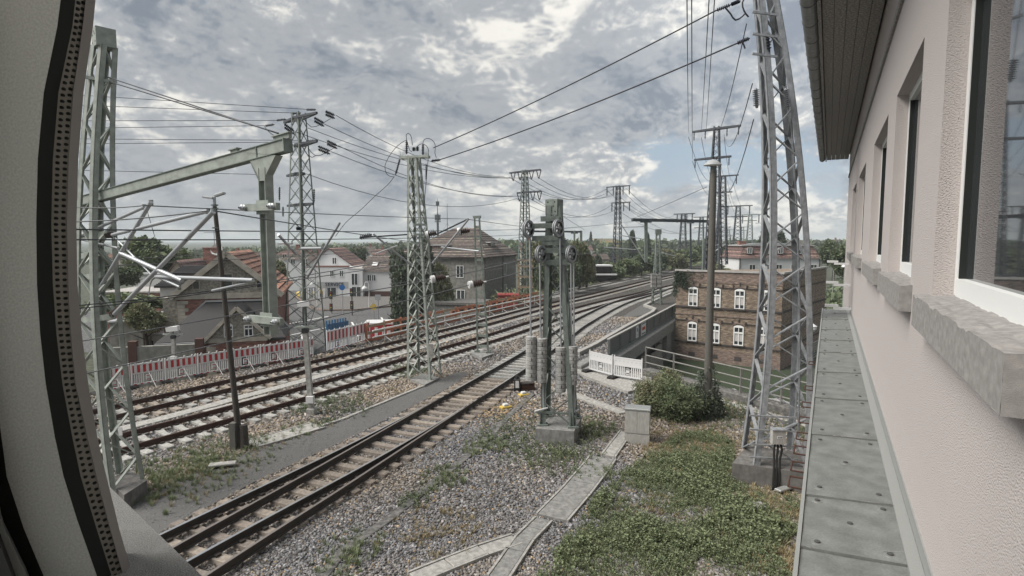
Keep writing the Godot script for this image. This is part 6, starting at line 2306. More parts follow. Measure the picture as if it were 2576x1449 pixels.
	pylon("tiny far pylon just right of the black two armed pylon", P(1831, 640, 300), 577, 2.6, 1.2, 12, [[578, 14, 12], [592, 10, 10]], M.pylon)
	# antennas
	t = thing("antenna_mast", "dark telephone antenna mast with panel ring above the grey house's roof", "antenna", P(1102, 640, 260))
	var hgt := P(1102, 505, 260).y - t.position.y
	var st := ST()
	tube(st, Vector3(0, -4, 0), Vector3(0, hgt - 6, 0), 0.6, 0.45)
	tube(st, Vector3(0, hgt - 6, 0), Vector3(0, hgt + 1, 0), 0.2, 0.08)
	commit("mast_tube", st, M.pylon_black, t)
	st = ST()
	for k in 6:
		var a := k * TAU / 6
		box(st, Vector3(cos(a) * 1.1, hgt - 7.5, sin(a) * 1.1), Vector3(0.35, 2.6, 0.35))
		box(st, Vector3(cos(a) * 0.6, hgt - 1.2, sin(a) * 0.6), Vector3(0.3, 1.8, 0.3))
	lathe(st, Vector3(0, hgt - 9.5, 0), Vector3(0, hgt - 9.1, 0), [[0, 0.2], [0.05, 1.4], [0.95, 1.4], [1, 0.2]], 12)
	commit("antenna_panel", st, M.pylon_black, t)
	t = thing("antenna_mast", "thin guyed antenna rod to the right of the telephone mast", "antenna", P(1126, 640, 200))
	hgt = P(1126, 512, 200).y - t.position.y
	st = ST()
	tube(st, Vector3(0, -4, 0), Vector3(0, hgt, 0), 0.18, 0.06)
	for s in [-1, 1]:
		tube(st, Vector3(0, hgt * 0.62, 0), Vector3(s * 5.0, 2, 0), 0.03)
	commit("mast_rod", st, M.pylon_black, t)
func portals() -> void:
	# T shaped hanging columns of the farther gantries
	for q in [[62.0, 1590, 1793, 551, 1625, 660, "dark catenary cantilever with hanging column above the brick house"], [100.0, 1342, 1462, 580, 1445, 640, "small dark T shaped cantilever behind the weight mast"]]:
		var Z: float = q[0]
		var t := thing("catenary_cantilever", q[6], "cantilever")
		var a := P(q[1], q[3] + 2, Z - 2)
		var b := P(q[2], q[3] - 4, Z + 3)
		b.y = a.y
		piece("cantilever_beam", a, b, 0.25, 0.32, M.pylon_black, t)
		piece("hanging_column", P(q[4], q[3], Z - 1), P(q[4], q[5], Z - 1), 0.3, 0.3, M.steel_green, t)
		var c := P(q[4], q[3] + 6, Z - 1)
		piece("gusset", c - Vector3(0.6, 0, 0), c + Vector3(0.6, 0, 0), 0.25, 0.25, M.pylon_black, t)
		if Z < 90:
			for k in [[1560, 560, 1622, 656], [1552, 572, 1625, 570], [1548, 590, 1612, 600], [1700, 645, 1640, 628], [1520, 622, 1600, 628]]:
				rod(t, "bracket_tube", P(k[0], k[1], Z - 1), P(k[2], k[3], Z - 1), 0.05, M.zinc, 6)
		var e := P(q[2], q[3], Z + 3)
		piece("support_mast", Vector3(e.x, 0, e.z), e, 0.4, 0.4, M.steel_green, t)
	var base := G(1652, 765)
	var t := thing("tensioning_mast", "small lattice mast with a pale weight block in front of the brick house's left edge", "mast")
	var top := UP(base, 583)
	lattice(t, base, top, 1.0, 0.4, 0.4, 14, 0.11, 0.06, M.steel_green, false, true)
	var Z := -base.z
	block("head_box", top, Vector3(0.55, 0.5, 0.5), M.steel_dark, t)
	for x in [1643, 1657]:
		for i in 6:
			block("weight_disc", P(x, 692 + i * 5.5, Z - 0.5), Vector3(0.4, 0.2, 0.4), M.concrete_pale if i % 2 else M.concrete, t)
	rod(t, "guide_tube", P(1650, 600, Z - 0.5), P(1650, 690, Z - 0.5), 0.03, M.zinc)
	# farther catenary masts between the trees, along the tracks
	for k in [[1793, 555, 95], [1808, 575, 115], [1835, 590, 140], [1770, 600, 75]]:
		var p := P(k[0], 660, k[2])
		p.y = -0.3
		t = thing("catenary_mast", {1793: "far catenary mast just left of the slender pylon", 1808: "far catenary mast at the foot of the slender pylon", 1835: "far catenary mast left of the black two armed pylon", 1770: "grey catenary mast partly behind the wooden lamp pole"}[k[0]], "mast")
		piece("mast_post", p, UP(p, k[1]), 0.35, 0.35, M.steel_green, t)
		var a := UP(p, k[1] + 20)
		rod(t, "bracket_tube", a, a + Vector3(2.6, 0.3, 0.5), 0.06, M.zinc, 6)
		rod(t, "bracket_tube", a - Vector3.UP * 1.6, a + Vector3(2.6, 0.3, 0.5), 0.06, M.zinc, 6)
func lamps() -> void:
	# double lamp on a wooden pole strapped to a stub
	var base := G(604, 1128)
	var t := thing("lamp_pole", "dark wooden pole with a twin head lamp beside the second track", "lamp pole")
	var top := UP(base, 520)
	top += Vector3(-0.42, 0, 0.1)
	var st := ST()
	tube(st, base + Vector3.UP * 0.1, top, 0.095, 0.06, 12)
	commit("pole", st, M.wood_pole, t)
	st = ST()
	tube(st, top - Vector3.UP * 0.25, top + Vector3.UP * 0.28, 0.05, 0.045)
	commit("lamp_bracket", st, M.zinc, t)
	st = ST()
	for y in [0.02, 0.12, -0.55]:
		tube(st, top + Vector3.UP * (y - 0.1), top + Vector3.UP * (y - 0.06), 0.1, 0.1, 10)
	commit("clamp", st, M.steel_dark, t)
	for s in [-1, 1]:
		st = ST()
		var c := top + Vector3(0.17 * s, 0.31 + 0.05 * s, 0)
		cbox(st, c, Vector3(0.28, 0.07, 0.17), 0.02, Basis(Vector3.FORWARD, -0.32 if s > 0 else 0.12))
		commit("lamp_head", st, M.lead, t)
	st = ST()
	box(st, base + Vector3(-0.12, 0.38, 0.12), Vector3(0.17, 0.95, 0.2))
	commit("concrete_stub", st, M.wood_grey, t)
	st = ST()
	tube(st, base + Vector3(0.16, -0.1, 0.05), base + Vector3(0.14, 0.75, 0.02), 0.14, 0.12, 9)
	commit("stub_post", st, M.wood_pole, t)
	# bell lamp on the wooden pole at the right
	base = G(1779, 1050)
	t = thing("lamp_pole", "tall grey wooden pole with a bell shaped lamp, ivy at its foot", "lamp pole")
	top = UP(base, 432) + Vector3(-0.02, 0, 0)
	st = ST()
	tube(st, base, top, 0.15, 0.11, 12)
	commit("pole", st, M.wood_grey, t)
	st = ST()
	tube(st, top, top + Vector3.UP * 0.1, 0.12, 0.1)
	lathe(st, top + Vector3.UP * 0.08, top + Vector3.UP * 0.3, [[0, 0.09], [0.3, 0.11], [0.7, 0.07], [1, 0.05]], 12)
	commit("lamp_socket", st, M.steel_dark, t)
	st = ST()
	lathe(st, top + Vector3(-0.04, 0.22, 0), top + Vector3(-0.04, 0.43, 0), [[0, 0.31], [0.08, 0.305], [0.4, 0.25], [0.75, 0.14], [1, 0.02]], 20)
	commit("lamp_shade", st, M.lead, t)
	st = ST()
	lathe(st, top + Vector3(-0.04, 0.18, 0), top + Vector3(-0.04, 0.24, 0), [[0, 0.1], [0.5, 0.2], [1, 0.3]], 20)
	commit("lamp_glass", st, M.plastic_white, t)
	var xs := []
	for i in 420:
		var a := rng.randf() * TAU
		var y := rng.randf() * rng.randf() * 2.0
		xs.append(turned(base + Vector3(cos(a) * (0.2 + 0.15 * (2.0 - y)), y, sin(a) * (0.2 + 0.1 * (2.0 - y))), rng.randf_range(0.5, 1.0), 1.0))
	multi("ivy", clump_mesh(11, 0.13, 0.08, 0.1), M.leaf4, xs, t)
	st = ST()
	tube(st, base + Vector3(0.18, 0, 0.1), base + Vector3(0.15, 1.3, 0.05), 0.1, 0.09)
	commit("stub_post", st, M.wood_grey, t)
	# far bell lamp
	var p := P(1738, 690, 78)
	t = thing("lamp_pole", "far black bell lamp on a thin pole beyond the brick house", "lamp pole")
	top = P(1737, 562, 78)
	piece("pole", p, top, 0.2, 0.2, M.pylon_black, t)
	st = ST()
	lathe(st, top, top + Vector3.UP * 0.45, [[0, 0.5], [0.3, 0.45], [0.7, 0.25], [1, 0.05]], 14)
	commit("lamp_shade", st, M.pylon_black, t)
	# pale camera posts at the barriers
	for q in [[784, 1043, 835, 768, "pale square post with a white camera box between the tracks"], [441, 915, 850, 436, "pale post with a white camera box behind the red and white barriers"]]:
		base = G(q[0], q[1]) if q[1] > 1000 else P(440, 930, 29.5)
		t = thing("camera_post", q[4], "camera post")
		top = UP(base, q[2])
		top.x = P(q[3], q[2], -base.z).x
		piece("post", base, top, 0.17, 0.17, M.concrete_pale, t)
		st = ST()
		cbox(st, base + Vector3.UP * 0.1, Vector3(0.3, 0.3, 0.3), 0.02)
		commit("foot", st, M.concrete_pale, t)
		block("meter_box", base + Vector3(0.0, 0.6, 0.1), Vector3(0.26, 0.24, 0.2), M.plastic_white, t)
		block("clamp", top + Vector3.UP * 0.05, Vector3(0.2, 0.16, 0.2), M.black, t)
		var k := -base.z / F
		var c := top + Vector3.UP * 72 * k * (1.0 if q[1] > 1000 else 0.33)
		piece("cross_plate", top + Vector3(-26 * k, 0.18, 0), top + Vector3(26 * k, 0.2, 0), 0.1, 0.06, M.steel_pale, t)
		piece("stem", top, c, 0.05, 0.05, M.steel_dark, t)
		st = ST()
		cbox(st, c, Vector3(30 * k, 13 * k, 0.25), 0.02, Basis(Vector3.FORWARD, -0.1))
		commit("camera_housing", st, M.plastic_white, t)
		st = ST()
		pipe(st, spline([c + Vector3(0.1, 0, 0), c + Vector3(0.35, -0.1, 0), c + Vector3(0.3, -0.4, 0), top + Vector3(0.05, 0.1, 0)], 0.1), 0.012, 5)
		commit("cable", st, M.wire, t)

# ---------------------------------------------------------------- barriers, railings, cabinet
func barrier(label: String, group: String, a: Vector3, b: Vector3, striped: bool, h := 1.05) -> void:
	var d := b - a
	d.y = 0
	var l := d.length()
	var t := thing("barrier", label, "barrier", a, atan2(-d.z, d.x), group)
	var x := 0.03
	var w := l - 0.06
	var st := ST()
	for y in [0.14, 0.62, h - 0.04]:
		box(st, Vector3(x + w / 2, y, 0), Vector3(w, 0.06, 0.05))
	for e in [x + 0.02, x + w - 0.02]:
		box(st, Vector3(e, h / 2 + 0.03, 0), Vector3(0.05, h + 0.06, 0.055))
	commit("barrier_frame", st, M.plastic_white, t)
	if striped:
		var n := 11
		for i in n:
			block("stripe_board", Vector3(x + w * (i + 0.5) / n, (0.65 + h - 0.07) / 2, 0), Vector3(w / n - 0.008, h - 0.07 - 0.65, 0.035), M.red if i % 2 == 0 else M.plastic_white, t)
		for i in 5:
			block("foot_reflector", Vector3(x + w * (i + 0.5) / 5, 0.14, 0.028), Vector3(w / 12, 0.05, 0.006), M.red, t)
	else:
		block("barrier_board", Vector3(x + w / 2, (0.65 + h - 0.07) / 2, 0), Vector3(w - 0.06, h - 0.07 - 0.65, 0.035), M.plastic_white, t)
		for i in 7:
			block("board_hole", Vector3(x + w * (i + 0.5) / 7, (0.65 + h - 0.07) / 2 + 0.03, 0.019), Vector3(0.035, 0.035, 0.004), M.lead, t)
	var m := 15
	for i in m:
		if i == 7:
			block("name_plate", Vector3(x + w / 2, 0.38, 0), Vector3(w / m * 1.7, 0.26, 0.04), M.plastic_white, t)
			for y in [0.3, 0.47]:
				block("plate_bar", Vector3(x + w / 2, y, 0.023), Vector3(w / m * 1.5, 0.035, 0.004), M.red if striped else M.black, t)
		elif i != 6 and i != 8:
			block("baluster", Vector3(x + w * (i + 0.5) / m, 0.38, 0), Vector3(w / m * 0.52, 0.42, 0.03), M.plastic_white, t)
	st = ST()
	cbox(st, Vector3(0.02, 0.06, 0), Vector3(0.32, 0.12, 0.75), 0.04)
	commit("rubber_foot", st, M.rubber, t)
	if striped:
		for i in 4:
			block("top_knob", Vector3(x + w * (i + 0.5) / 4, h + 0.03, 0), Vector3(0.06, 0.07, 0.04), M.plastic_white, t)
		st = ST()
		tube(st, Vector3(l * 0.5, 0.7, 0.04), Vector3(l * 0.5 + 0.1, 0.03, 0.75), 0.015)
		commit("prop", st, M.plastic_white, t)
func barriers() -> void:
	var line := [[-17.6, 22.8], [-16.0, 24.9], [-14.4, 26.8], [-12.8, 28.7], [-11.2, 30.4], [-9.75, 31.75], [-8.3, 33.1]]
	line = []
	var names := ["leftmost red and white barrier panel, behind the left mast", "red and white barrier panel just right of the left mast", "red and white barrier panel left of the double lamp's pole", "red and white barrier panel crossed by the double lamp's pole", "red and white barrier panel right of the double lamp's pole", "red and white barrier panel below the annex's bay window", "red and white barrier panel left of the pale camera post", "red and white barrier panel behind the pale camera post"]
	var px := [[245, 994], [330, 977], [415, 963], [497, 948], [578, 934], [655, 921], [725, 909], [790, 897]]
	for i in px.size() - 1:
		barrier(names[i], "red and white barriers along the third track", G(px[i][0], px[i][1]), G(px[i + 1][0], px[i + 1][1]), true, 1.05)
	barrier("red and white barrier panel right of the gap beside the blue hoarding", "red and white barriers along the third track", G(822, 888), G(876, 873), true, 1.25)
	barrier("last red and white barrier panel, next to the orange boards", "red and white barriers along the third track", G(878, 873), G(930, 858), true, 1.25)
	barrier("white plastic barrier at the end of the grey parapet, left one", "white barriers at the bridge", G(1482, 934, 0.14), G(1542, 950, 0.14), false, 1.0)
	barrier("white plastic barrier beside the pipe railing, right one", "white barriers at the bridge", G(1543, 950, 0.14), G(1617, 962, 0.14), false, 1.0)
	# orange boards of the trench edge
	var a := G(922, 862)
	var b := G(1368, 757)
	var t := thing("edge_railing", "long orange wooden guard boards along the trench beside the third track", "railing")
	var n := 16
	for i in n:
		var p := a.lerp(b, float(i) / n)
		var q := a.lerp(b, float(i + 1) / n)
		var j := Vector3.UP * rng.randf_range(-0.02, 0.02)
		piece("guard_board", p + Vector3.UP * 1.02 + j, q + Vector3.UP * 1.02 + j, 0.04, 0.17, M.board_orange if i % 5 else M.wood_new, t)
		piece("guard_board", p + Vector3.UP * 0.55 - j, q + Vector3.UP * 0.55 - j, 0.04, 0.15, M.board_orange if i % 4 else M.wood_new, t)
		piece("toe_board", p + Vector3.UP * 0.12, q + Vector3.UP * 0.12, 0.05, 0.22, M.board_orange, t)
		piece("guard_post", p - Vector3.UP * 0.2, p + Vector3.UP * 1.2, 0.1, 0.12, M.wood_new if i % 2 else M.board_orange, t)
	var side := (b - a).normalized().cross(Vector3.UP)
	t = thing("pipe_railing", "white double pipe railing in front of the orange boards", "railing")
	var e := G(1440, 738)
	for h in [0.78, 0.36]:
		var st := ST()
		tube(st, a + side * 0.5 + Vector3.UP * h, b + side * 0.5 + Vector3.UP * h, 0.045)
		tube(st, b + side * 0.5 + Vector3.UP * h, e + side * 0.7 + Vector3.UP * h, 0.045)
		commit("rail", st, M.pipe_white, t)
	for i in 12:
		var p := a.lerp(b, (i + 0.5) / 12.0) + side * 0.5
		piece("post", p, p + Vector3.UP * 0.85, 0.05, 0.05, M.pipe_white, t)
		piece("prop", p + Vector3.UP * 0.3, p + side * 0.55, 0.04, 0.04, M.pipe_white, t)
	t = thing("formwork", "orange steel formwork panels with dark openings lying beside the trench", "formwork")
	var fa := G(1150, 800).lerp(G(1350, 757), 0.0) - side * 0.6
	var fb := G(1350, 755) - side * 0.6
	for i in 14:
		var p := fa.lerp(fb, i / 14.0)
		var q := fa.lerp(fb, (i + 0.9) / 14.0)
		piece("formwork_panel", p + Vector3.UP * 0.42, q + Vector3.UP * 0.42, 0.1, 0.3, M.board_orange, t)
		piece("formwork_opening", p.lerp(q, 0.2) + Vector3.UP * 0.42 + side * 0.03, p.lerp(q, 0.75) + Vector3.UP * 0.42 + side * 0.03, 0.06, 0.17, M.trim_dark, t)
	# tactile pale strip between boards and third track: its own row of short slabs
	trough("row of short pale slabs between the white pipe railing and third track", [[960, 868], [1080, 838], [1200, 806], [1330, 772]], 0.5, 0.45, M.concrete_pale, 0.05, "cable_trough", false)
	# cabinet
	var base := G(1602, 1117)
	t = thing("cabinet", "light grey free standing electrical cabinet at the end of the trough slabs", "cabinet", base, -0.28)
	var w := 0.76
	var st := ST()
	cbox(st, Vector3(0, 0.14, -0.22), Vector3(w, 0.34, 0.45), 0.004)
	commit("plinth", st, M.cabinet, t)
	st = ST()
	cbox(st, Vector3(0, 0.70, -0.22), Vector3(w, 0.75, 0.45), 0.006)
	commit("cabinet_body", st, M.cabinet, t)
	st = ST()
	for x in [-0.19, 0.19]:
		cbox(st, Vector3(x, 0.70, 0.008), Vector3(w / 2 - 0.012, 0.7, 0.012), 0.004)
	commit("cabinet_door", st, M.cabinet, t)
	st = ST()
	cbox(st, Vector3(0, 1.11, -0.22), Vector3(w + 0.04, 0.06, 0.5), 0.02)
	commit("cabinet_lid", st, M.sheet_edge, t)
	keep_off.append(flat([base + Vector3(-0.4, 0, 0), base + Vector3(0.4, 0, 0.1), base + Vector3(0.5, 0, -0.5), base + Vector3(-0.3, 0, -0.6)]))
	# rusty rungs at the signal box wall
	for i in 8:
		var z: float = [13.4, 11.0, 9.8, 8.9, 8.1, 7.5, 6.9, 6.4][i]
		var o := thing("rebar_loop", "rusty steel loop standing out from under the grey ledge, number %s from the mast's foot" % ["one", "two", "three", "four", "five", "six", "seven", "eight"][i], "steel loop", W(z, 0.68, 3.4), 0.0, "rusty loops under the ledge")
		st = ST()
		var k := 0.22
		pipe(st, [Vector3.ZERO, WN * k, WN * k + WE * 0.35, WE * 0.35], 0.012, 5)
		commit("loop", st, M.rust, o)
	# small litter on the ground
	for q in [[1985, 1230, 0.9, 0.18, "perforated grey plastic strip lying below the mast's foundation", "sheet_edge", 0.5], [1898, 1278, 0.5, 0.32, "flat grey stone plate in the weeds below the mast's foundation", "concrete", 0.1], [560, 1172, 0.7, 0.25, "pale flat board lying in the grass left of the lamp pole", "concrete_pale", 0.3]]:
		st = ST()
		var g := G(q[0], q[1], 0.06)
		cbox(st, Vector3.ZERO, Vector3(q[2], 0.05, q[3]), 0.015, Basis(Vector3.UP, q[6]))
		if q[5] == "sheet_edge":
			for k in 6:
				box(st, Basis(Vector3.UP, q[6]) * Vector3(-0.35 + k * 0.14, 0.026, 0), Vector3(0.08, 0.006, 0.05), Basis(Vector3.UP, q[6]))
		var o := lone("ground_plate", st, M[q[5]], q[4], "debris")
		o.position = g + Vector3.UP * 0.06

# ---------------------------------------------------------------- the street at the left
func street() -> void:
	var st := ST()
	poly_sheet(st, [V(-60, 0, 60), V(-24, 0, 42), V(-13, 0, 40), V(-6, 0, 60), V(-10, 0, 84), V(-14, 0, 108), V(-60, 0, 108)], -2.99)
	struct("road", st, M.asphalt)
	st = ST()
	poly_sheet(st, [V(-36, 0, 95.5), V(-32, 0, 88), V(-27.5, 0, 79), V(-25, 0, 76.5), V(-21, 0, 77), V(-15, 0, 84), V(-17.5, 0, 95.5)], -2.87)
	struct("pavement", st, M.paving)
	var kerb := [V(-36, -2.9, 95.5), V(-32, -2.9, 88), V(-27.5, -2.9, 79), V(-25, -2.9, 76.5), V(-21, -2.9, 77), V(-15, -2.9, 84)]
	var t := thing("kerb", "dark curved kerb round the forecourt of the service building", "kerb")
	for i in kerb.size() - 1:
		piece("kerb_stone", kerb[i], kerb[i + 1], 0.3, 0.24, M.brick_brown, t)
	# lane markings
	for q in [[-27, 60, -22.8, 71, 0.25], [-20, 62, -24, 52, 0.2], [-23, 64, -25, 59, 0.15], [-16, 70, -13.5, 62, 0.2], [-18.5, 66, -17.6, 63.5, 0.2], [-17.2, 62.3, -16.4, 59.8, 0.2], [-16, 58.6, -15.2, 56.1, 0.2], [-21.0, 57, -20, 54.5, 0.2]]:
		st = ST()
		beam(st, V(q[0], -2.985, q[1]), V(q[2], -2.985, q[3]), q[4], 0.006)
		struct("road_marking", st, M.line_paint)
	# blue hoarding
	t = thing("hoarding", "blue construction hoarding behind the red and white barriers", "fence")
	var a := P(822, 835, 37.5)
	var b := P(876, 824, 41)
	for i in 8:
		var p := a.lerp(b, i / 8.0)
		var q := a.lerp(b, (i + 0.97) / 8.0)
		piece("hoarding_panel", p, q, 0.05, 1.0, M.blue, t)
		piece("hoarding_post", p - Vector3.UP * 2.5, p + Vector3.UP * 0.75, 0.09, 0.09, M.blue, t)
	# red and white site container with a white roof
	var c := P(918, 845, 38.5)
	t = thing("container", "red and white site container with white roof at the start of the orange boards", "container", Vector3(c.x, -1.6, c.z), 0.12)
	walls(t, 0, 1.75, 0, -1.6, 0, 2.35, M.red, "container_body")
	walls(t, -0.06, 1.85, 0.06, -1.7, 2.35, 2.45, M.plastic_white, "container_roof")
	for x in [0.25, 0.75, 1.25]:
		block("container_stripe", Vector3(x, 1.4, 0.01), Vector3(0.2, 1.5, 0.03), M.plastic_white, t)
	block("container_door", Vector3(1.58, 1.2, 0.012), Vector3(0.24, 2.0, 0.03), M.plastic_white, t)
	# street lamps, signals and signs
	for q in [[769, 655, 770, 85, "bell street lamp on a swan neck left of the service building"], [797, 705, 808, 78, "bell street lamp beside the service building's left corner"], [928, 717, 925, 80, "bell street lamp in front of the white house"]]:
		var p := P(q[0], q[1], q[3])
		t = thing("street_lamp", q[4], "street lamp", Vector3(p.x, -3, p.z))
		var h := p.y + 3.0
		st = ST()
		tube(st, Vector3.ZERO, Vector3(0, h, 0), 0.09, 0.06)
		pipe(st, [Vector3(0, h, 0), Vector3(-0.1, h + 0.35, 0), Vector3(-0.35, h + 0.45, 0), Vector3(-0.55, h + 0.3, 0), Vector3(-0.6, h, 0)], 0.05)
		commit("post", st, M.pipe_white, t)
		st = ST()
		lathe(st, Vector3(-0.6, h - 0.55, 0), Vector3(-0.6, h, 0), [[0, 0.42], [0.35, 0.36], [0.7, 0.14], [1, 0.05]], 14)
		commit("lamp_shade", st, M.plastic_white, t)
	for q in [[885, 735, 800, 72, "traffic signal on a dark post at the forecourt corner"], [833, 742, 795, 74, "traffic signal on a grey post in front of the service doors"]]:
		var p := P(q[0], q[1], q[3])
		t = thing("traffic_light", q[4], "traffic light", Vector3(p.x, -3, p.z))
		st = ST()
		tube(st, Vector3.ZERO, Vector3(0, p.y + 3.4, 0), 0.07)
		commit("post", st, M.trim_dark if q[0] > 850 else M.zinc, t)
		for y in [0.0, -1.6]:
			st = ST()
			box(st, Vector3(0, p.y + 3.0 + y, 0.12), Vector3(0.35, 1.0, 0.25))
			commit("signal_head", st, M.black, t)
			for k in 3:
				st = ST()
				tube(st, Vector3(0, p.y + 3.3 + y - k * 0.3, 0.24), Vector3(0, p.y + 3.3 + y - k * 0.3, 0.27), 0.1)
				commit("signal_lens", st, [M.red_dark, M.yellow, M.leaf4][k], t)
	for q in [[861, 723, 72, "round blue road sign on a thin post at the forecourt", "blue_sign", true], [940, 772, 62, "yellow diamond road sign with black edge near the ivy", "yellow", false], [951, 748, 62, "small dark square sign left of the ivy covered tree", "lead", false]]:
		var p := P(q[0], q[1], q[2])
		t = thing("road_sign", q[3], "road sign", Vector3(p.x, -3, p.z))
		var h := p.y + 3.0
		st = ST()
		tube(st, Vector3.ZERO, Vector3(0, h + 0.3, 0), 0.045)
		commit("post", st, M.zinc, t)
		st = ST()
		if q[5]:
			tube(st, Vector3(0, h, 0.05), Vector3(0, h, 0.08), 0.36, 0.36, 20)
		else:
			box(st, Vector3(0, h, 0.065), Vector3(0.6, 0.6, 0.03), Basis(Vector3.FORWARD, PI / 4 if q[4] == "yellow" else 0.0))
		commit("sign_plate", st, M[q[4]], t)
	t = thing("fence", "white slatted fence along the pavement left of the service building", "fence", V(px_x(752, 92), -3, 92))
	for i in 11:
		block("fence_slat", Vector3(i * 0.42, 0.9, 0), Vector3(0.26, 1.8, 0.06), M.plaster_white if i % 2 else M.lead, t)
	t = thing("car", "yellow and orange vehicle partly hidden behind the green strain pylon", "car", V(px_x(779, 95), -3, 94.5), 0.9)
	st = ST()
	cbox(st, Vector3(0, 0.75, 0), Vector3(4.0, 0.75, 1.7), 0.18)
	commit("body", st, M.yellow, t)
	st = ST()
	cbox(st, Vector3(-0.2, 1.4, 0), Vector3(2.2, 0.6, 1.5), 0.3)
	commit("cabin", st, M.pane, t)
	for x in [-1.25, 1.25]:
		for z in [-0.78, 0.78]:
			rod(t, "wheel", Vector3(x, 0.33, z - 0.1), Vector3(x, 0.33, z + 0.1), 0.33, M.rubber, 14)

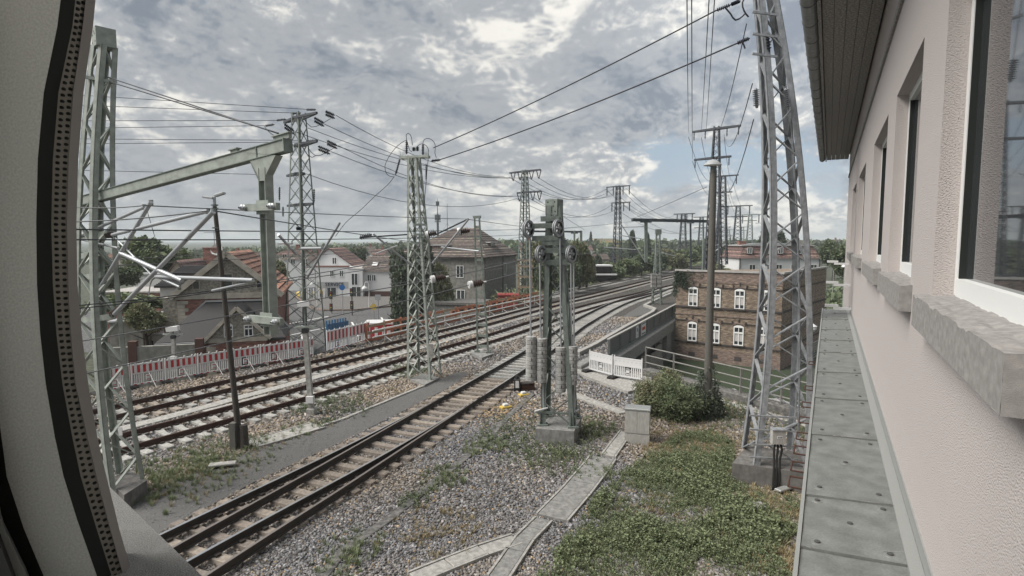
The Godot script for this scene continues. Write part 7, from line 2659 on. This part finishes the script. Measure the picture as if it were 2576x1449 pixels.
# ---------------------------------------------------------------- wires
func wires() -> void:
	# the two heavy cables from the silver mast to the centre mast
	wire(P(1802, 26, 16.7), P(1090, 372, 26.4), 0.12, 0.022, "upper heavy black cable from the silver mast to the centre mast's platform", "heavy feeder cables")
	wire(P(1852, 110, 16.7), P(1106, 402, 26.4), 0.15, 0.024, "lower heavy black cable from the silver mast to the centre mast's platform", "heavy feeder cables")
	# lines arriving from the left at the strain pylon
	var ls := [[150, 236, 772, 275, "topmost"], [150, 263, 734, 284, "second"], [150, 304, 697, 303, "third"], [150, 323, 668, 316, "fourth"], [150, 349, 760, 353, "fifth"], [150, 362, 772, 357, "sixth"], [150, 427, 660, 439, "lowest"]]
	for q in ls:
		wire(P(q[0], q[1], 43), P(q[2], q[3], 45), 0.0, 0.022, "%s of the level wires from the left edge to the green strain pylon" % q[4], "level power wires at the left")
	# from the strain pylon to the next one
	var ms := [[845, 290, 1268, 444, "uppermost"], [816, 312, 1290, 448, "second"], [742, 331, 1316, 447, "third"], [850, 366, 1290, 494, "fourth"], [832, 381, 1330, 492, "fifth"], [775, 322, 1335, 447, "sixth"], [770, 437, 1300, 500, "lowest"]]
	for i in ms.size():
		var q: Array = ms[i]
		wire(P(q[0], q[1], 43.5), P(q[2], q[3], 69), 1.1 if i < 6 else 1.6, 0.024, "%s power wire between the green strain pylon and the pylon in the scaffold" % q[4], "power wires between two pylons")
	var ns := [[1282, 446, 1524, 476], [1305, 448, 1540, 477], [1330, 447, 1562, 476], [1350, 444, 1576, 474], [1300, 500, 1538, 516], [1330, 498, 1568, 516]]
	for i in ns.size():
		var q: Array = ns[i]
		wire(P(q[0], q[1], 69), P(q[2], q[3], 105), 2.2, 0.028, "%s sagging power wire from the scaffold pylon to the black pylon" % ["first", "second", "third", "fourth", "fifth", "sixth"][i], "power wires to the black pylon")
	var os := [[1524, 476, 1700, 540], [1540, 477, 1712, 541], [1562, 476, 1724, 541], [1576, 474, 1738, 540], [1568, 516, 1775, 575], [1538, 516, 1750, 575]]
	for i in os.size():
		var q: Array = os[i]
		wire(P(q[0], q[1], 105), P(q[2], q[3], 170), 3.0, 0.035, "%s far power wire from the black pylon to the small far pylons" % ["first", "second", "third", "fourth", "fifth", "sixth"][i], "far power wires")
	# steep lines overhead to the pylon behind the lamp pole
	var rs := [[1728, -40, 1732, 332, 12], [1740, -40, 1742, 400, 12], [1786, -40, 1764, 334, 13], [1800, -40, 1776, 334, 13]]
	for i in rs.size():
		var q: Array = rs[i]
		wire(P(q[0], q[1], q[4]), P(q[2], q[3], 52), 0.25, 0.014, "%s of the four steep grey wires at the top right, counted from the left" % ["first", "second", "third", "fourth"][i], "steep wires overhead", "wire_grey")
	for q in [[1878, 60, 1802, 334, 0.8, "upper"], [1893, 210, 1822, 338, 1.4, "middle"], [1896, 300, 1808, 420, 2.2, "lower"]]:
		wire(P(q[0], q[1], 17), P(q[2], q[3], 52), q[4], 0.016, "%s drooping wire between the silver mast and the pylon behind the lamp pole" % q[5], "drooping wires", "wire_grey")
	for i in 6:
		var q: Array = [[1732, 345, 1790, 455], [1742, 405, 1795, 490], [1802, 345, 1830, 455], [1822, 345, 1843, 455], [1806, 415, 1832, 490], [1764, 345, 1800, 455]][i]
		wire(P(q[0], q[1], 52.5), P(q[2], q[3], 92), 1.2, 0.022, "%s wire from the pylon behind the lamp pole to the slender pylon" % ["first", "second", "third", "fourth", "fifth", "sixth"][i], "wires between the right pylons", "wire_grey")
	for i in 4:
		var q: Array = [[1795, 455, 1832, 525], [1843, 455, 1878, 525], [1830, 455, 1860, 525], [1832, 490, 1868, 550]][i]
		wire(P(q[0], q[1], 92), P(q[2], q[3], 150), 1.6, 0.028, "%s wire from the slender pylon to the black two armed pylon" % ["first", "second", "third", "fourth"][i], "wires between the far right pylons", "wire_grey")
	# catenary wires over the tracks
	var cs := [
		[180, 577, 9.5, 1085, 581, 26, 0.013, "upper dark level wire across the whole left half of the picture", "wire"],
		[180, 603, 9.5, 1070, 598, 26, 0.013, "lower dark level wire across the left half, just under the upper one", "wire"],
		[180, 521, 11, 362, 517, 10.4, 0.010, "short wire from the left edge to the upper bracket's tip", "wire_grey"],
		[365, 517, 10.4, 1180, 551, 24, 0.011, "catenary wire from the upper left bracket's tip to the centre mast's bracket", "wire_grey"],
		[180, 558, 9, 523, 530, 8.6, 0.010, "rising wire from the left edge to the lower bracket's tip", "wire_grey"],
		[537, 530, 7.8, 1090, 615, 26, 0.010, "catenary wire from the lower left bracket's tip towards the centre mast", "wire_grey"],
		[180, 862, 12.5, 860, 741, 16.0, 0.014, "upper of the two rising tensioned wires at the lower left", "wire_grey"],
		[860, 741, 16.0, 1085, 703, 17.6, 0.014, "continuation of the upper tensioned wire to its brown insulator", "wire_grey"],
		[1120, 697, 17.8, 1361, 642, 19.0, 0.014, "upper tensioned wire between the brown insulator and the left wheel", "wire_grey"],
		[180, 947, 11.5, 860, 791, 15.0, 0.014, "lower of the two rising tensioned wires at the lower left", "wire_grey"],
		[860, 791, 15.0, 1180, 717, 17.4, 0.014, "continuation of the lower tensioned wire to its brown insulator", "wire_grey"],
		[1215, 710, 17.6, 1437, 645, 19.0, 0.014, "lower tensioned wire between the brown insulator and the right wheel", "wire_grey"],
		[180, 770, 10, 640, 716, 12.5, 0.010, "contact wire below the steady arm at the left, front one", "wire"],
		[180, 778, 10, 690, 712, 13.0, 0.010, "contact wire below the steady arm at the left, rear one", "wire"],
		[640, 716, 12.5, 1340, 590, 60, 0.012, "contact wire running from the steady arm to the far masts", "wire_grey"],
		[690, 712, 13.0, 1330, 618, 50, 0.012, "thin contact wire passing in front of the grey house's roof", "wire_grey"],
		[245, 655, 20, 1040, 610, 36, 0.012, "thin wire in front of the round tree at the left", "wire_grey"],
		[245, 670, 18, 1060, 625, 34, 0.012, "thin wire over the cream gabled house", "wire_grey"],
		[1085, 581, 26, 1340, 576, 62, 0.018, "dark wire from the centre mast to the scaffold pylon, upper", "wire"],
		[1070, 598, 26, 1330, 590, 62, 0.016, "dark wire from the centre mast past the slim ladder mast", "wire"],
		[1180, 552, 24, 1340, 572, 60, 0.016, "wire sloping down from the centre mast's bracket to the right", "wire_grey"],
		[1400, 576, 19, 1600, 556, 62, 0.010, "thin wire from the tensioning wheels to the dark cantilever", "wire_grey"],
		[1440, 640, 19, 1640, 632, 60, 0.010, "contact wire over the turnout from the weight mast to the right", "wire_grey"],
		[1340, 495, 69, 1470, 578, 96, 0.03, "short sloping guy wire from the scaffold pylon to the T shaped cantilever", "wire_grey"],
		[1592, 550, 62, 1778, 470, 40, 0.02, "rising stay wire from the dark cantilever to the lamp pole", "wire_grey"],
		[1060, 690, 27, 1400, 640, 70, 0.014, "thin wire in front of the grey house's upper windows", "wire_grey"],
		[980, 715, 24, 1400, 655, 70, 0.014, "thin wire in front of the grey house's eaves", "wire_grey"],
		[1460, 620, 95, 1720, 622, 95, 0.03, "far contact wire above the shrubs", "wire_grey"],
		[1560, 632, 60, 1860, 640, 90, 0.022, "far contact wire above the brick house's parapet", "wire_grey"],
	]
	for q in cs:
		wire(P(q[0], q[1], q[2]), P(q[3], q[4], q[5]), 0.03, q[6], q[7], "catenary and contact wires", q[8])
	var t := thing("strain_insulator", "ribbed brown strain insulator in the upper tensioned wire", "insulator", Vector3.ZERO, 0.0, "strain insulators in the tensioned wires")
	var k := 0
	for q in [[1084, 703, 17.6, 1121, 697, 17.8], [1179, 717, 17.4, 1216, 710, 17.6]]:
		if k == 1:
			t = thing("strain_insulator", "ribbed brown strain insulator in the lower tensioned wire", "insulator", Vector3.ZERO, 0.0, "strain insulators in the tensioned wires")
		k += 1
		var a := P(q[0], q[1], q[2])
		var b := P(q[3], q[4], q[5])
		insulator(t, a, b, 0.12, 6, M.insulator, "ribbed_body")
		rod(t, "end_cap", a, a.lerp(b, 0.24), 0.115, M.plastic_white, 12)
		rod(t, "end_fitting", b, b.lerp(a, -0.2), 0.03, M.plastic_white, 8)
		var st := ST()
		for i in 5:
			var p := a.lerp(b, 0.3 + i * 0.12)
			tube(st, p, p + Vector3(rng.randf_range(-0.08, 0.08), 0.2, 0.05), 0.008, 0.003, 4)
		commit("bird_spike", st, M.steel_silver, t)
	for q in [[745, 575, 760, 575, 40.0, "dark spring insulator left of the strain pylon on the level wires"], [905, 598, 935, 590, 30.0, "dark insulator on the bracket end left of the centre mast"]]:
		t = thing("strain_insulator", q[5], "insulator")
		insulator(t, P(q[0], q[1], q[4]), P(q[2], q[3], q[4]), 0.14, 6, M.insulator_dark, "ribbed_body")

# ---------------------------------------------------------------- trees
var sprigs := []
func shrub(label: String, base: Vector3, h: float, r: float, k: int) -> void:
	if sprigs.is_empty():
		sprigs = [clump_mesh(16, 0.13, 0.036, 0.075, 0.3), clump_mesh(14, 0.11, 0.03, 0.09, 0.5)]
	var t := thing("leafy_bush", label, "bush", base, 0.0, "tall weed shrub at the lamp pole")
	var xs := [[], []]
	var st := ST()
	for i in 26:
		var a := rng.randf() * TAU
		var lean := rng.randf_range(0.1, 0.9)
		var foot := Vector3(cos(a), 0, sin(a)) * r * 0.4 * rng.randf()
		var tip := Vector3(cos(a) * r * lean, h * rng.randf_range(0.55, 1.0) * (1.0 - 0.3 * lean), sin(a) * r * lean)
		tube(st, foot, tip, 0.012, 0.004, 5)
		for j in 34:
			var f := pow(rng.randf(), 0.7)
			var p := foot.lerp(tip, f) + Vector3(rng.randf_range(-1, 1), rng.randf_range(-0.6, 0.6), rng.randf_range(-1, 1)) * 0.2
			p.y = maxf(p.y, 0.05)
			xs[0 if rng.randf() < 0.6 else 1].append(turned(p, rng.randf_range(0.7, 1.3), 0.8))
	commit("stem", st, M.trunk, t)
	multi("foliage", sprigs[0], M["leaf%d" % [1, 0, 2, 3][k]], xs[0], t)
	multi("foliage", sprigs[1], M["leaf%d" % [3, 1, 0, 1][k]], xs[1], t)
func vegetation() -> void:
	# [px, top, bottom, px width, Z, crown, tones, name, label]
	var rows := [
		[388, 596, 735, 150, 62, 0, [0, 1], "tree", "large round dark tree on the skyline at the left"],
		[300, 668, 742, 100, 52, 1, [2, 0], "tree", "smaller round tree just right of the left mast"],
		[330, 735, 806, 165, 42, 2, [0, 1], "tree", "wide flat crowned garden tree beside the brick shed"],
		[375, 758, 885, 92, 36, 3, [3, 1], "tree", "small yard tree with forked stems in front of the white garage"],
		[268, 640, 700, 60, 60, 3, [4, 0], "tree", "dark tree behind the left mast"],
		[702, 652, 715, 50, 62, 1, [0, 3], "tree", "leafy tree at the street just right of the hanging column"],
		[880, 622, 680, 40, 125, 1, [0, 2], "tree", "round tree above the service building's terrace"],
		[905, 618, 690, 44, 130, 2, [2, 0], "tree", "second round tree above the service building, nearer the white house"],
		[1022, 612, 880, 84, 64, 2, [4, 2], "tree", "tall ivy covered dark tree left of the centre mast"],
		[1060, 585, 800, 60, 66, 3, [2, 4], "tree", "tall narrow ivy column behind the centre mast"],
		[1105, 655, 850, 80, 67, 1, [3, 1], "tree", "yellowish tree in front of the grey house's left windows"],
		[1120, 750, 850, 92, 66, 0, [2, 4], "tree", "dark low tree under the yellowish one at the grey house"],
		[1005, 720, 890, 70, 60, 3, [4, 2], "bush", "dark ivy bush at the roadside left of the centre mast"],
		[1345, 598, 745, 66, 76, 2, [0, 3], "tree", "tree with sparse yellow green top right of the scaffold"],
		[1372, 630, 750, 52, 74, 0, [2, 0], "tree", "dark tree directly behind the weight mast's left wheel"],
		[1455, 597, 745, 70, 74, 1, [3, 0], "tree", "tall pale green tree right of the weight mast"],
		[1432, 655, 755, 58, 70, 2, [2, 0], "tree", "dark leafy tree behind the weight mast's right wheel"],
		[1476, 640, 730, 46, 78, 3, [0, 3], "tree", "yellow green shrubby tree left of the carport"],
		[1504, 644, 705, 44, 92, 4, [4, 4], "conifer", "dark dense conifer beside the carport"],
		[1535, 660, 715, 62, 92, 0, [1, 0], "bush", "round light green bush left of the black pylon's foot"],
		[1572, 650, 705, 74, 98, 1, [0, 1], "bush", "broad bush right of the black pylon's foot"],
		[1612, 640, 695, 72, 104, 2, [2, 0], "bush", "dark bush under the hanging column of the cantilever"],
		[1650, 634, 690, 70, 112, 3, [0, 2], "bush", "bush behind the small lattice mast"],
		[1690, 626, 682, 74, 122, 0, [3, 0], "bush", "yellowish bush left of the far bell lamp"],
		[1730, 622, 675, 72, 130, 1, [0, 1], "bush", "bush right of the far bell lamp"],
		[1768, 615, 668, 70, 140, 2, [2, 0], "tree", "tree at the track behind the lamp pole"],
		[1815, 608, 664, 80, 160, 3, [0, 2], "tree", "tree left of the mansard house beyond the tracks"],
		[1590, 582, 645, 34, 150, 4, [4, 2], "conifer", "pointed conifer left of the hanging column"],
		[1628, 588, 650, 26, 150, 5, [4, 4], "conifer", "slim pointed conifer right of the hanging column"],
		[1486, 584, 620, 14, 260, 5, [4, 4], "conifer", "small conifer on the skyline above the apartment block"],
		[1410, 592, 640, 40, 230, 1, [2, 4], "tree", "far dark tree on the skyline just right of the weight mast"],
		[1925, 576, 640, 58, 125, 4, [4, 2], "conifer", "ragged conifer behind the mansard house, left one"],
		[1962, 584, 640, 50, 125, 5, [4, 2], "conifer", "ragged conifer behind the mansard house, right one"],
		[2095, 602, 705, 60, 88, 0, [0, 2], "tree", "tree between the brick house and the pink facade, farther one"],
		[2122, 612, 730, 76, 62, 1, [2, 0], "tree", "tree close to the pink facade's far end"],
		[2082, 610, 668, 44, 140, 2, [2, 0], "tree", "far tree at the upper end of the lane"],
		[1805, 664, 690, 60, 90, 0, [1, 3], "bush", "pale bush above the brick house's parapet left of the silver mast"],
		[2060, 980, 1010, 40, 27, 2, [2, 4], "bush", "dark shrub behind the railing at the signal box ledge"],
		[2092, 775, 810, 40, 33, 3, [1, 0], "bush", "pale yucca like shrub at the end of the grey ledge"],
	]
	for q in rows:
		var Z: float = q[4]
		var b := P(q[0], q[2], Z)
		var hgt := UP(b, q[1]).y - b.y
		tree("dense_" + q[7] if q[7] != "bush" else "leafy_bush", q[8], b, hgt, q[3] * Z / F * 1.08, q[5], q[6], "", 0.30 if q[0] == 375 else (0.0 if q[7] == "bush" else 0.12))
	for i in 20:
		var f := (i + rng.randf_range(0.1, 0.9)) / 20.0
		var c := V(4.0, -0.8, 76.0).lerp(V(30.0, -0.8, 127.0), f) + Vector3(rng.randf_range(-3.0, 0.6), 0, rng.randf_range(-2, 2))
		tree("leafy_bush", "leafy shrub in the unbroken green row along the farthest track", c, rng.randf_range(2.0, 4.2), rng.randf_range(3.4, 5.5), i % 4, [[1, 3], [0, 1], [2, 0], [3, 1]][(i * 3) % 4], "shrubs along the farthest track", 0.0)
	# the big weed shrub at the lamp pole
	for q in [[1640, 938, 1042, 100, 23.5, "left part of the tall weed shrub at the wooden lamp pole", 3], [1695, 945, 1055, 110, 22.5, "middle part of the tall weed shrub at the wooden lamp pole", 1], [1745, 960, 1052, 90, 22.0, "right part of the tall weed shrub, touching the wooden lamp pole", 2], [1680, 920, 1010, 60, 24.5, "highest shoots of the tall weed shrub behind its middle", 0]]:
		shrub(q[5], G(q[0], q[2]), UP(G(q[0], q[2]), q[1]).y, q[3] * -G(q[0], q[2]).z / F * 0.62, q[6])
	# far woods: one mass along the horizon, then the nearer belts of single trees
	var xs := [[], []]
	for i in 1500:
		var Z := rng.randf_range(230, 620)
		var px := rng.randf_range(180, 2160)
		if px > 860 and px < 1000 and Z < 300:
			continue
		var p := P(px, 605, Z)
		var s := rng.randf_range(3.0, 6.0)
		var crest := lerpf(640.0, 606.0, clampf((px - 180.0) / 1000.0, 0.0, 1.0)) + rng.randf_range(-3.0, 12.0)
		xs[i % 2].append(Transform3D(Basis(Vector3.UP, rng.randf() * TAU).scaled(Vector3(s * rng.randf_range(0.9, 1.6), s, s)), Vector3(p.x, P(px, crest, Z).y - s, p.z)))
	var blob := clump_mesh(170, 1.0, 0.34, 0.42, 0.25)
	for k in 2:
		var o := multi("distant_woods", blob, M.leaf2 if k == 0 else M.leaf0, xs[k])
		o.set_meta("label", "distant dark green woods along the horizon")
		o.set_meta("category", "woods")
	# scrub on the slope beside the far tracks
	var ys := []
	for i in 900:
		var f := rng.randf()
		var c := V(lerpf(2.0, 62, f), -0.3, lerpf(66, 180, f)) + Vector3(rng.randf_range(-4.5, -0.6), 0, rng.randf_range(-3, 3))
		ys.append(turned(c, rng.randf_range(0.5, 1.2), 0.3))
	var o := multi("scrub", clump_mesh(26, 0.8, 0.22, 0.3, 0.8), M.leaf1, ys)
	o.set_meta("label", "low green scrub along the far tracks")
	o.set_meta("category", "scrub")
	ys = []
	for i in 500:
		var f := rng.randf()
		var c := V(lerpf(30, 120, f), -2.0, lerpf(60, 190, f)) + Vector3(rng.randf_range(1, 16), 0, rng.randf_range(-3, 3))
		ys.append(turned(c, rng.randf_range(1.0, 2.6), 0.3))
	o = multi("scrub", clump_mesh(40, 0.9, 0.24, 0.32, 0.8), M.leaf0, ys)
	o.set_meta("label", "taller scrub right of the far tracks")
	o.set_meta("category", "scrub")

func _ready() -> void:
	# camera
	var cam := Camera3D.new()
	cam.name = "camera"
	cam.position = Vector3(0, EYE, 0)
	cam.rotation.x = -asin(SP)
	cam.fov = rad_to_deg(2.0 * atan(724.5 / F))
	cam.near = 0.05
	cam.far = 9000.0
	add_child(cam)
	cam.current = true
	# sky, light, exposure
	var env := Environment.new()
	env.background_mode = Environment.BG_SKY
	var sky := Sky.new()
	var pan := PanoramaSkyMaterial.new()
	pan.panorama = make_sky()
	sky.sky_material = pan
	env.sky = sky
	env.background_energy_multiplier = 1.0
	env.tonemap_mode = Environment.TONE_MAPPER_LINEAR
	env.tonemap_exposure = 4.0
	env.sdfgi_enabled = true
	env.ssao_enabled = true
	env.ssil_enabled = true
	env.fog_enabled = true
	env.fog_density = 0.00045
	env.fog_light_color = Color(0.74, 0.77, 0.78)
	var we := WorldEnvironment.new()
	we.name = "environment"
	we.environment = env
	add_child(we)
	var sun := DirectionalLight3D.new()
	sun.name = "sun"
	sun.light_energy = 0.45
	sun.light_color = Color(1.0, 0.98, 0.95)
	sun.light_angular_distance = 42.0
	sun.shadow_enabled = true
	add_child(sun)
	sun.look_at_from_position(Vector3(-58, 72, 14), Vector3.ZERO)
	rng.seed = 20240
	unit_box = BoxMesh.new()
	materials()
	mat("sill_stone", lin(0.66, 0.655, 0.63), 0.95, "speck", 0.3, 1.2)
	make_crowns()
	ground()
	street()
	tracks()
	troughs()
	bridge()
	left_houses()
	grey_house()
	right_houses()
	signal_box()
	left_mast()
	centre_mast()
	slim_mast()
	weight_mast()
	silver_mast()
	pylons()
	portals()
	lamps()
	barriers()
	wires()
	vegetation()
	ground_plants()
	stones()
